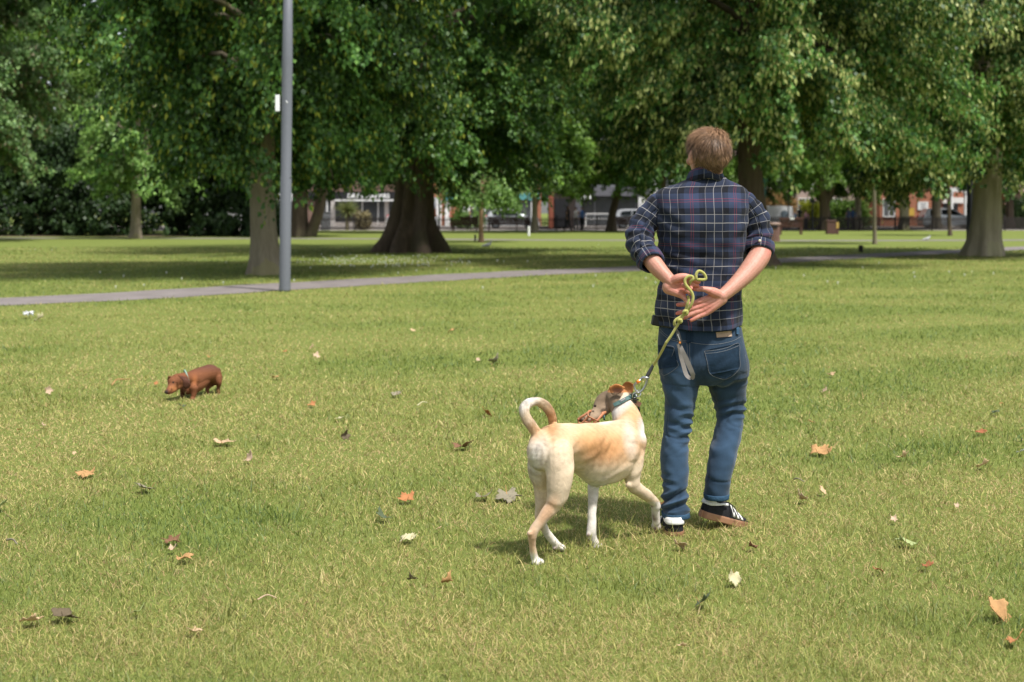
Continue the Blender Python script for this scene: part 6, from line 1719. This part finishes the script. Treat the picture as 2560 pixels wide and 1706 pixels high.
Y1 = 117.0
t, put = building('shop', 'dry cleaner shop with white lettering over dark windows, left of the old tree', -17.5, -7.0, Y1, 6.6, 7, M_BRICKB, M_ROOFP)
fs_ = put('fascia', MB().box((-12.0, Y1 - .14, 2.62), (9.4, .24, .62)), M_BLACK)
text_mesh('DRY CLEANERS', .50, M_WHITEP, (X(922, Y1), Y1 - .275, 2.42), fs_)
put('canopy_edge', MB().box((-11.8, Y1 - .5, 2.22), (5.4, .5, .13)), M_WHITEP)
put('shop_window', MB().box((-11.8, Y1 - .04, 1.25), (7.2, .07, 1.75)), M_GLASSD)
for x in (-14.7, -10.3, -8.2): put('pillar', MB().box((x, Y1 - .10, 1.1), (.34, .2, 2.2)), plain('pillar_cream', (.48, .45, .42), .8))
poster(put, X(945, Y1), 1.75, 1.2, .9, Y1, (.16, .38, .52)); poster(put, X(948, Y1), .75, 1.1, .9, Y1, (.20, .26, .34)); poster(put, X(929, Y1), 1.6, .45, 1.1, Y1, (.34, .22, .19)); poster(put, X(929, Y1), .9, .22, .7, Y1, (.75, .75, .74))
for x in (-16, -13.5, -11, -8.8): win(put, x, 4.6, 1.2, 1.4, Y1)
t, put = building('shop', 'white fronted shop left of the twin stemmed tree, mostly hidden by the lamp post', -26, -17.8, Y1 + .5, 6.2, 7, M_WHITEP, M_ROOFP)
put('shop_window', MB().box((-19.2, Y1 + .45, 1.2), (2.4, .07, 1.9)), M_GLASSD); poster(put, X(780, Y1), 1.0, .5, 1.5, Y1 + .45, (.12, .34, .62)); poster(put, X(783, Y1), 2.4, 1.4, .4, Y1 + .45, (.72, .74, .76))
for x in (-24.5, -21.5, -19): win(put, x, 4.6, 1.2, 1.4, Y1 + .5)
t, put = building('shop', 'orange brick shop with white door posts, right of the old tree', -6.8, 2.4, Y1, 6.6, 7, M_BRICKR, M_ROOFP)
put('shop_window', MB().box((-.9, Y1 - .04, 1.25), (5.6, .07, 1.7)), M_GLASSD); put('fascia', MB().box((-1.6, Y1 - .12, 2.55), (7.8, .2, .6)), plain('fascia_teal', (.10, .30, .30), .6))
for x in (-6.0, -5.3, -3.4): put('pillar', MB().box((x, Y1 - .1, 1.1), (.42, .2, 2.2)), M_WHITEP)
poster(put, X(1082, Y1), 2.0, .9, .9, Y1, (.42, .43, .46)); poster(put, X(1160, Y1), 1.3, .6, 1.0, Y1, (.6, .6, .58)); poster(put, X(1333, Y1), 2.2, .7, .6, Y1, (.06, .36, .24))
for x in (-5, -2, 1): win(put, x, 4.6, 1.2, 1.4, Y1)
t, put = building('kiosk', 'dark brown kiosk with a rust red corner post', 2.9, 5.0, 112, 3.0, 3, plain('dark_timber', (.030, .020, .016), .8, var=.3))
put('corner_post', MB().box((X(1378, 111.9), 111.88, 1.4), (.36, .2, 2.8)), plain('rust_red', (.22, .065, .035), .8, var=.2)); put('shutter', MB().box((3.9, 111.97, 1.2), (1.1, .06, 2.2)), M_BLACK)
t, put = building('shop', 'grey flat roofed shop with glass front behind the slanting tree', 4.9, 11.0, Y1, 3.5, 8, M_GREYP)
put('fascia', MB().box((8.0, Y1 - .35, 2.95), (6.6, .6, .75)), plain('grey_band', (.12, .12, .135), .6)); put('shop_window', MB().box((8.3, Y1 - .04, 1.35), (5.0, .07, 2.2)), M_GLASSD)
poster(put, X(1568, Y1), 1.9, .62, .8, Y1, (.04, .38, .62)); poster(put, X(1440, Y1), 1.8, 1.5, 1.0, Y1, (.40, .42, .50)); poster(put, X(1418, Y1), 1.0, .7, 1.0, Y1, (.55, .50, .42)); poster(put, X(1555, Y1), .95, .5, .8, Y1, (.62, .62, .60))
for x in (6.8, 8.6, 10.2): put('mullion', MB().box((x, Y1 - .1, 1.35), (.10, .1, 2.2)), M_GREYP)
put('awning', MB().box((X(1452, Y1), Y1 - .9, 2.55), (1.5, 1.4, .10), rx=.35), M_WHITEP)
put('handrail', MB().box((8.2, Y1 - 1.4, 1.12), (4.6, .06, .07)).box((8.2, Y1 - 1.4, .7), (4.6, .05, .05)).box((6.0, Y1 - 1.4, .62), (.06, .06, 1.1)).box((8.2, Y1 - 1.4, .62), (.06, .06, 1.1)).box((10.4, Y1 - 1.4, .62), (.06, .06, 1.1)), M_WHITEP)
t, put = building('house', 'white gabled house end just left of the man\'s shoulder', 10.35, 17.0, Y1 - .6, 5.4, 8, M_WHITEP, M_ROOFP)
for x in (12.5, 15): win(put, x, 4.0, 1.1, 1.3, Y1 - .6)
t, put = building('house', 'row of pinkish brown houses behind the golden hedge', 19.5, 30.5, 126, 5.2, 8, plain('pink_render', (.36, .27, .24), .85, var=.15, scale=2), M_ROOFP)
for x in (21, 23.5, 26, 28.5): win(put, x, 1.7, 1.3, 1.5, 126); win(put, x, 4.0, 1.3, 1.3, 126)
put('door', MB().box((24.8, 125.95, 1.05), (.95, .08, 2.1)), plain('door_blue', (.05, .09, .16), .5))
Y2 = 114.0
t, put = building('house', 'orange brick house wall with a white notice board behind the silver estate', X(2200, Y2), X(2352, Y2), Y2, 5.6, 8, M_BRICKR, M_ROOFP)
nb_ = put('notice_board', MB().box((X(2307, Y2), Y2 - .06, Zp(515, Y2)), (.84, .06, .66)), M_WHITEP)
ln = MB()
for i in range(5): ln.box((X(2307, Y2) + .02 * (i % 2), Y2 - .095, Zp(515, Y2) + .2 - .1 * i), (.5 - .08 * (i % 3), .006, .028))
lo = ln.build('lettering', plain('print_grey', (.22, .22, .25), .7), None); lo.parent = nb_; lo.matrix_parent_inverse = Matrix()
poster(put, X(2279, Y2), Zp(530, Y2), .42, .62, Y2, (.52, .34, .06), 'yellow_notice')
win(put, X(2222, Y2), 1.6, .9, 1.4, Y2); win(put, X(2240, Y2), 4.2, 1.1, 1.3, Y2); win(put, X(2310, Y2), 4.3, 1.1, 1.3, Y2)
t, put = building('house', 'house with a white columned porch beside the black lamp post', X(2354, Y2), X(2500, Y2), Y2 + 1.5, 5.6, 8, M_BRICKR, M_ROOFP)
put('entablature', MB().box((X(2402, Y2), Y2 - .1, 3.05), (2.6, 1.6, .34)), M_WHITEP)
for px in (2372, 2406, 2436): put('column', MB().tube([Vector((X(px, Y2), Y2 - .7, z)) for z in (0, .15, .16, 2.7, 2.72, 2.88)], [.20, .20, .14, .12, .19, .19], 14), M_WHITEP)
put('sign_board', MB().box((X(2396, Y2), Y2 + 1.42, Zp(501, Y2)), (1.7, .08, .46)), M_WHITEP); put('red_mark', MB().box((X(2384, Y2), Y2 + 1.37, Zp(501, Y2)), (.22, .02, .26)), plain('sign_red', (.5, .05, .06), .6))
put('door', MB().box((X(2390, Y2), Y2 + 1.45, 1.0), (1.2, .08, 2.0)), M_BLACK); put('drainpipe', MB().tube([Vector((X(2498, Y2), Y2 + 1.3, 0)), Vector((X(2498, Y2), Y2 + 1.3, 4))], .10, 8), M_WHITEP)
t, put = building('house', 'house with a broad pinkish brown roof at the far right', X(2512, 120), X(2700, 120), 120, 3.0, 9, M_BRICKB, M_ROOFP)
win(put, X(2545, 120), 1.6, 1.2, 1.2, 120)

t_shop = [o for o in COL.objects if o.name.startswith('shop') and o.type == 'EMPTY']
for o_, xs in zip(t_shop, ((-15.2, -13.6, -12.3, -11.0, -9.4), (-20.3, -18.2), (-3.2, -2.2, -1.0, .3, 1.6))):
    for x in xs:
        f_ = MB().box((x, Y1 - .11, 1.25), (.09, .08, 2.0)).build('mullion', M_WHITEP, None); f_.parent = o_; f_.matrix_parent_inverse = o_.matrix_world.inverted()
    f_ = MB().box((sum(xs) / len(xs), Y1 - .09, .22), (max(xs) - min(xs) + 1.6, .10, .42)).build('stall_riser', plain('pale_riser', (.42, .38, .35), .8), None); f_.parent = o_; f_.matrix_parent_inverse = o_.matrix_world.inverted()
# ------------------------------------------------------------------ street planting
def box_pts(n, x0, x1, y0, y1, z0, z1, seed):
    r = np.random.RandomState(seed); return np.stack([r.uniform(x0, x1, n), r.uniform(y0, y1, n), r.uniform(z0, z1, n)], 1)
foliage_mass('hedge', 'bright golden yellow clipped hedge behind the picket fence', 'hedge', box_pts(420, X(2008, 110), X(2052, 110), 109.4, 110.6, .2, 1.95, 1), .13, 'golden', 22, 2, at=(22.9, 110, 0), twig=.3)
foliage_mass('hedge', 'green hedge right of the golden hedge', 'hedge', box_pts(420, X(2072, 111), X(2165, 111), 110.4, 111.6, .2, 2.1, 3), .14, 'bright', 22, 4, at=(25.8, 111, 0), twig=.4)
foliage_mass('bush', 'grey green bush behind the fence at the right edge', 'bush', box_pts(420, X(2515, 106), X(2640, 106), 105.5, 107, .2, 2.3, 5), .14, 'maple', 22, 6, at=(38, 106, 0), twig=.5)
foliage_mass('bush', 'low yellow green bush behind the railing right of the old tree', 'bush', box_pts(220, X(1138, 101), X(1205, 101), 100.4, 101.4, .5, 1.25, 7), .13, 'fresh', 20, 8, at=(-3.2, 101, 0), twig=.35)
r_ = np.random.RandomState(12); q_ = r_.normal(size=(420, 3)); q_ = unit(q_) * r_.uniform(.3, 1, 420)[:, None] ** .5 * np.array((1.5, 1.2, 1.25)) + np.array((X(1940, 116), 116, 1.95))
t = empty('small_tree', (X(1940, 116), 116, 0), 'rounded rust leaved small tree above the white van', 'tree')
o = foliage_mass('crown', None, None, q_, .15, 'rust', 24, 13, parent=t); o.matrix_parent_inverse = t.matrix_world.inverted()
o = MB().tube([Vector((X(1940, 116), 116, 0)), Vector((X(1940, 116), 116, 1.6))], [.10, .07], 8).build('trunk', M_BARK, t)
t = empty('palm', (X(868, 100.5), 100.5, 0), 'spiky palm-like plant behind the railing by the dry cleaner shop', 'palm')
MB().tube([Vector((X(868, 100.5), 100.5, 0)), Vector((X(868, 100.5), 100.5, 1.35))], [.13, .11], 10).build('trunk', M_BARK, t)
r_ = np.random.RandomState(4); n_ = 260
D_ = unit(r_.normal(size=(n_, 3)) + np.array((0, 0, .25))); P_ = np.tile(np.array((X(868, 100.5), 100.5, 1.42)), (n_, 1)); N_ = unit(np.cross(D_, r_.normal(size=(n_, 3))))
lc = np.array((.13, .16, .05)) * (.6 + .9 * r_.uniform(size=(n_, 1))); lc = lc + np.array((.10, .09, .03)) * (r_.uniform(size=(n_, 1)) < .3)
co_, cc_ = leaves(P_, D_, N_, r_.uniform(.65, 1.2, n_), np.full(n_, .055), lc)
leaf_mesh('crown', co_, cc_, t)
foliage_mass('bush', 'small yellowish bush beside the spiky palm', 'bush', box_pts(110, X(897, 100.5), X(915, 100.5), 100, 101, .3, 1.2, 17), .15, 'seed', 18, 18, at=(X(906, 100.5), 100.5, 0), twig=.35)
tag(MB().box((X(814, 99.2), 99.2, .62), (.62, .5, 1.24)).box((X(814, 99.2), 99.2, 1.27), (.68, .56, .06)).box((X(814, 99.2), 98.94, .62), (.5, .02, 1.0)).build('utility_cabinet', M_GREYP, bevel=.02), 'grey utility cabinet left of the railing by the dry cleaner', 'cabinet')
# ------------------------------------------------------------------ fallen leaves, each a thing of its own
LEAFCOL = {'orange': (.50, .22, .09), 'tan': (.52, .30, .13), 'pale': (.64, .45, .27), 'pink': (.58, .42, .29), 'brown': (.24, .125, .07), 'dark': (.15, .115, .07), 'grey': (.30, .265, .185), 'green': (.11, .14, .075), 'lime': (.40, .46, .20), 'cream': (.60, .55, .33), 'white': (.72, .73, .74), 'rust': (.40, .15, .07)}
_lm = {}
def leaf_mat(k):
    if k not in _lm:
        t = NT('leaf_' + k); c = LEAFCOL[k]; n1 = t.noise(55, 5, .65, t.co()); n2 = t.noise(16, 3, .6, t.co())
        a = t.mix(n1, tuple(q * .62 for q in c), tuple(min(.9, q * 1.25) for q in c)); a = t.mix(t.math('MULTIPLY', t.math('GREATER_THAN', n2, .60), .5), a, tuple(q * .5 for q in c))
        t.set(a, .7, spec=.2); t.translucent(a, .22); t.bump(n1, .4, .004); _lm[k] = t.m
    return _lm[k]
def maple_leaf(px, py, wpx, kind, label, seed, curl=1.0, upright=0.0):
    r = np.random.RandomState(seed * 13 + 5)
    g = G(px, py + wpx * .12); size = wpx / FPX * g.y * .70
    lobes = [(0, 1.0), (.62, .62), (1.15, .92), (1.75, .50), (2.30, .66), (2.75, .30), (3.1416, .22)]
    ang, rad = [], []
    for a, q in lobes: ang.append(a); rad.append(q)
    A = ang + [2 * math.pi - a for a in ang[-2:0:-1]]; Q = rad + rad[-2:0:-1]
    n = 56; th = np.linspace(0, 2 * math.pi, n, endpoint=False)
    rr = np.interp(th, A + [2 * math.pi], Q + [Q[0]]); rr = rr * (1 + .10 * np.sin(th * 17 + seed) + r.normal(0, .03, n))
    vs, fs = [(0, 0, 0)], []
    K = 6
    for k in range(1, K + 1):
        for j in range(n): vs.append((rr[j] * k / K * math.sin(th[j]), rr[j] * k / K * math.cos(th[j]), 0))
    v = np.array(vs)
    a1, a2 = r.uniform(0, 6.28, 2); b1 = r.uniform(.5, 1.3, 3) * curl
    d1 = v[:, 0] * math.cos(a1) + v[:, 1] * math.sin(a1); d2 = v[:, 0] * math.cos(a2) + v[:, 1] * math.sin(a2)
    rho = np.hypot(v[:, 0], v[:, 1])
    z = .42 * b1[0] * d1 * np.abs(d1) + .30 * b1[1] * d2 ** 2 + .12 * curl * np.sin(5 * d1 + a2) * rho + .09 * curl * np.sin(7 * d2 + a1) * rho
    fold = math.pi * .32 * curl * r.uniform(.3, 1.1); k_ = np.clip(d1, 0, 1)          # one side rolls over
    v[:, 2] = z + np.sin(fold * k_ * 1.6) * k_ * .45
    v[:, 0] -= math.cos(a1) * k_ * (1 - np.cos(fold * k_)) * .9; v[:, 1] -= math.sin(a1) * k_ * (1 - np.cos(fold * k_)) * .9
    v = v * size
    for j in range(n): fs.append((0, 1 + j, 1 + (j + 1) % n))
    for k in range(K - 1):
        for j in range(n): a = 1 + k * n + j; b = 1 + k * n + (j + 1) % n; fs.append((a, a + n, b + n, b))
    M = Matrix.Rotation(r.uniform(0, 6.28), 3, 'Z') @ Matrix.Rotation(.32 + upright + r.normal(0, .12), 3, 'X') @ Matrix.Rotation(r.uniform(0, 6.28), 3, 'Z')
    if upright: M = Matrix.Rotation(.5, 3, 'Z') @ Matrix.Rotation(1.0, 3, 'X') @ Matrix.Rotation(r.uniform(0, 6.28), 3, 'Z')
    w = v @ np.array(M).T
    w[:, 2] += .024 - np.percentile(w[:, 2], 12)
    o = mesh_obj('fallen_leaf', w, fs, leaf_mat(kind), None, True); o.location = g
    st = MB(); e = Vector(w[1 + (K - 1) * n + n // 2]); d = (e.normalized() if e.length > 0 else Vector((1, 0, 0)))
    s_ = MB(); s_.tube([Vector(w[0]), e, e + d * size * .5 + Vector((0, 0, -.005))], [size * .028, size * .026, size * .018], 5); so = s_.build('stalk', leaf_mat('tan' if kind not in ('dark', 'brown') else kind)); so.parent = o
    mm = o.modifiers.new('thick', 'SOLIDIFY'); mm.thickness = .0012
    tag(o, label, 'leaf', 'fallen leaves on the lawn')
    return o
LV = [
 (97, 800, 26, 'cream', 'flat cream leaf beside the white paper near the path, far left'), (523, 896, 20, 'orange', 'orange leaf standing just behind the dachshund\'s back'),
 (119, 987, 20, 'pink', 'dull pinkish leaf left of the dachshund, level with its feet'), (392, 967, 11, 'orange', 'tiny orange leaf just left of the dachshund\'s nose'),
 (457, 1022, 22, 'green', 'dark green leaf right below the dachshund'), (557, 1111, 50, 'pale', 'broad pale tan leaf below and right of the dachshund'),
 (620, 1158, 30, 'pink', 'pale oval leaf right of and below the broad tan leaf'), (222, 1190, 46, 'tan', 'tan folded leaf above left of the big greyish leaf'),
 (371, 1228, 52, 'grey', 'big crumpled greyish brown leaf in the left foreground'), (184, 1143, 11, 'pale', 'tiny pale leaf above the tan folded leaf at left'),
 (47, 1083, 13, 'orange', 'small orange leaf near the left edge, below the dachshund\'s level'), (110, 1071, 12, 'pink', 'tiny pinkish leaf right of the small orange one near the left edge'),
 (1032, 830, 13, 'pale', 'small round pale leaf high on the sunlit lawn, left of an orange brown one'), (1131, 830, 21, 'tan', 'orange brown leaf high on the lawn, midway between path and tail'),
 (777, 876, 16, 'pale', 'upper leaf of a touching pale pair, right of the dachshund'), (790, 896, 18, 'pink', 'lower leaf of a touching pale pair, right of the dachshund'),
 (713, 884, 11, 'orange', 'small orange leaf left of the touching pale pair'), (1193, 906, 12, 'pink', 'tiny upright pinkish leaf left of a long greyish one'),
 (1231, 908, 28, 'grey', 'long greyish leaf high above the curled tail, left of it'), (692, 948, 20, 'tan', 'small tan leaf right of the dachshund\'s rump'),
 (778, 1017, 22, 'orange', 'orange leaf right of and below the dachshund'), (993, 992, 28, 'grey', 'pale grey leaf in mid lawn between the two dogs'),
 (1213, 1039, 32, 'orange', 'bright orange leaf left of the curled tail'), (851, 1053, 20, 'cream', 'faint cream leaf above the small dark brown one in mid lawn'),
 (864, 1104, 24, 'dark', 'small upright dark brown leaf in mid lawn'), (1154, 1122, 48, 'brown', 'dark brown curled leaf left of the tan dog\'s rump'),
 (431, 1359, 44, 'brown', 'dark brown leaf above two orange ones, lower left'), (428, 1385, 24, 'pink', 'small pinkish leaf right under the dark brown leaf, lower left'),
 (458, 1405, 42, 'tan', 'orange tan leaf lowest of a trio, lower left'), (80, 1562, 54, 'pale', 'pale two lobed leaf in the bottom left corner'),
 (158, 1553, 62, 'dark', 'dark grey brown leaf beside the pale two lobed leaf, bottom left'), (338, 1545, 30, 'lime', 'yellow green leaf half sunk in grass, bottom left'),
 (487, 1592, 34, 'pale', 'pale leaf alone near the bottom, left of centre'), (8, 1276, 44, 'lime', 'yellow green leaf cut by the left edge'),
 (1017, 1257, 40, 'orange', 'vivid orange crumpled leaf left of the tan dog\'s hind legs'), (1207, 1250, 44, 'grey', 'ragged grey leaf touching a larger one, left of the tan dog'),
 (1268, 1245, 62, 'grey', 'large grey tan leaf next to the tan dog\'s hind legs'), (963, 1303, 42, 'green', 'dull green leaf with pale edge left of the tan dog\'s feet'),
 (1023, 1357, 38, 'cream', 'cream square ended leaf below the dull green leaf'), (1096, 1335, 15, 'pale', 'tiny pale leaf left of the hind paw of the tan dog'),
 (1035, 1462, 26, 'dark', 'dark cupped leaf low in the centre foreground'), (1120, 1467, 30, 'tan', 'straw tan leaf right of the dark cupped leaf'),
 (1698, 1376, 32, 'pink', 'pinkish curved leaf below the man\'s shoes'), (1835, 1463, 42, 'cream', 'upright cream leaf below right of the man'),
 (1755, 1518, 54, 'green', 'large dark green leaf below the man in the foreground'), (1880, 1378, 24, 'brown', 'faint brown leaf in the grass right of the man\'s shoes'),
 (1656, 1272, 20, 'orange', 'orange leaf between the dog\'s forepaw and the man\'s left shoe'), (1705, 1632, 20, 'pale', 'small pale leaf near the bottom, below the large dark green leaf'),
 (2057, 1238, 22, 'pale', 'upright pale leaf right of the man, above a pinkish one'), (2010, 1258, 34, 'pink', 'pinkish lobed leaf right of the man\'s shoes'),
 (2394, 1277, 14, 'pink', 'tiny pinkish leaf at right, above the pale green leaf'), (2236, 1311, 20, 'pink', 'small rose leaf above left of the pale green leaf'),
 (2265, 1367, 48, 'lime', 'pale green leaf with toothed end, lower right'), (2322, 1427, 32, 'rust', 'rusty orange folded leaf below right of the pale green leaf'),
 (2193, 1438, 26, 'rust', 'thin rust leaf below left of the pale green leaf'), (2485, 1545, 72, 'tan', 'largest tan leaf standing upright near the bottom right corner'),
 (2530, 1615, 48, 'orange', 'orange edged leaf cut by the bottom right corner'), (2080, 942, 22, 'pale', 'pale curled leaf right of the man\'s thigh'),
 (2062, 985, 15, 'pink', 'small pinkish leaf below the pale curled leaf right of the man'), (2027, 1062, 13, 'orange', 'tiny orange leaf right of the man\'s knee'),
 (2048, 1137, 48, 'tan', 'spreading orange tan leaf right of the man\'s calf'), (2255, 1151, 30, 'pale', 'pale folded leaf in the right half, between two tan ones'),
 (2450, 1087, 28, 'rust', 'rust red leaf at the right, above the broad pale one'), (2504, 1016, 10, 'orange', 'tiny orange leaf near the right edge, highest there'),
 (2490, 1038, 22, 'green', 'narrow curled grey green leaf near the right edge'), (2460, 1172, 36, 'pale', 'broad pale leaf near the right edge'),
 (2548, 1112, 20, 'green', 'grey green leaf touching the right edge'), (2550, 1139, 20, 'white', 'whitish leaf at the right edge below the grey green one')]
for i, (px, py, w, k, lb) in enumerate(LV):
    maple_leaf(px, py, w, k, lb, i + 1, curl=1.0 if w > 15 else .7, upright=1.0 if 'upright' in lb else 0.0)
# white paper by the path
g = G(70, 797); mb = MB()
vs, fs = [], []; n = 12
r_ = np.random.RandomState(2)
for i in range(n):
    for j in range(n):
        x, y = i / (n - 1) - .5, j / (n - 1) - .5
        vs.append((g.x + .10 * x + .012 * r_.normal(), g.y + .10 * y + .012 * r_.normal(), .05 + .035 * abs(math.sin(7 * x + 3 * y)) + .012 * r_.normal()))
for i in range(n - 1):
    for j in range(n - 1): fs.append((i * n + j, (i + 1) * n + j, (i + 1) * n + j + 1, i * n + j + 1))
tag(mesh_obj('paper', vs, fs, plain('paper_white', (.80, .81, .82), .7, var=.05), None, True), 'crumpled white paper on the grass near the path, far left', 'litter')
# twigs and straws
def twig(pxs, r, kind, label, lift=.03):
    P = [G(*p) + Vector((0, 0, lift + .012 * (i % 2))) for i, p in enumerate(pxs)]
    mb = MB(); smooth_tube(mb, [(p, r * (1 - .5 * i / len(P))) for i, p in enumerate(P)], 6, 4)
    tag(mb.build('twig', leaf_mat(kind), None, smooth=True), label, 'twig', 'twigs on the lawn')
twig([(280, 972), (292, 962), (308, 958), (324, 961)], .006, 'tan', 'bent brown twig left of the dachshund')
twig([(1044, 1024), (1056, 1020), (1068, 1017)], .005, 'cream', 'short straw coloured twig left of the curled tail')
twig([(645, 1520), (668, 1517), (690, 1516)], .0030, 'pink', 'pale straight twig low in the left foreground')
twig([(18, 1368), (32, 1374), (42, 1378)], .005, 'grey', 'grey twig near the left edge in the foreground')
twig([(1985, 1213), (1995, 1217), (2010, 1219)], .004, 'grey', 'short grey twig right of the man\'s shoes')
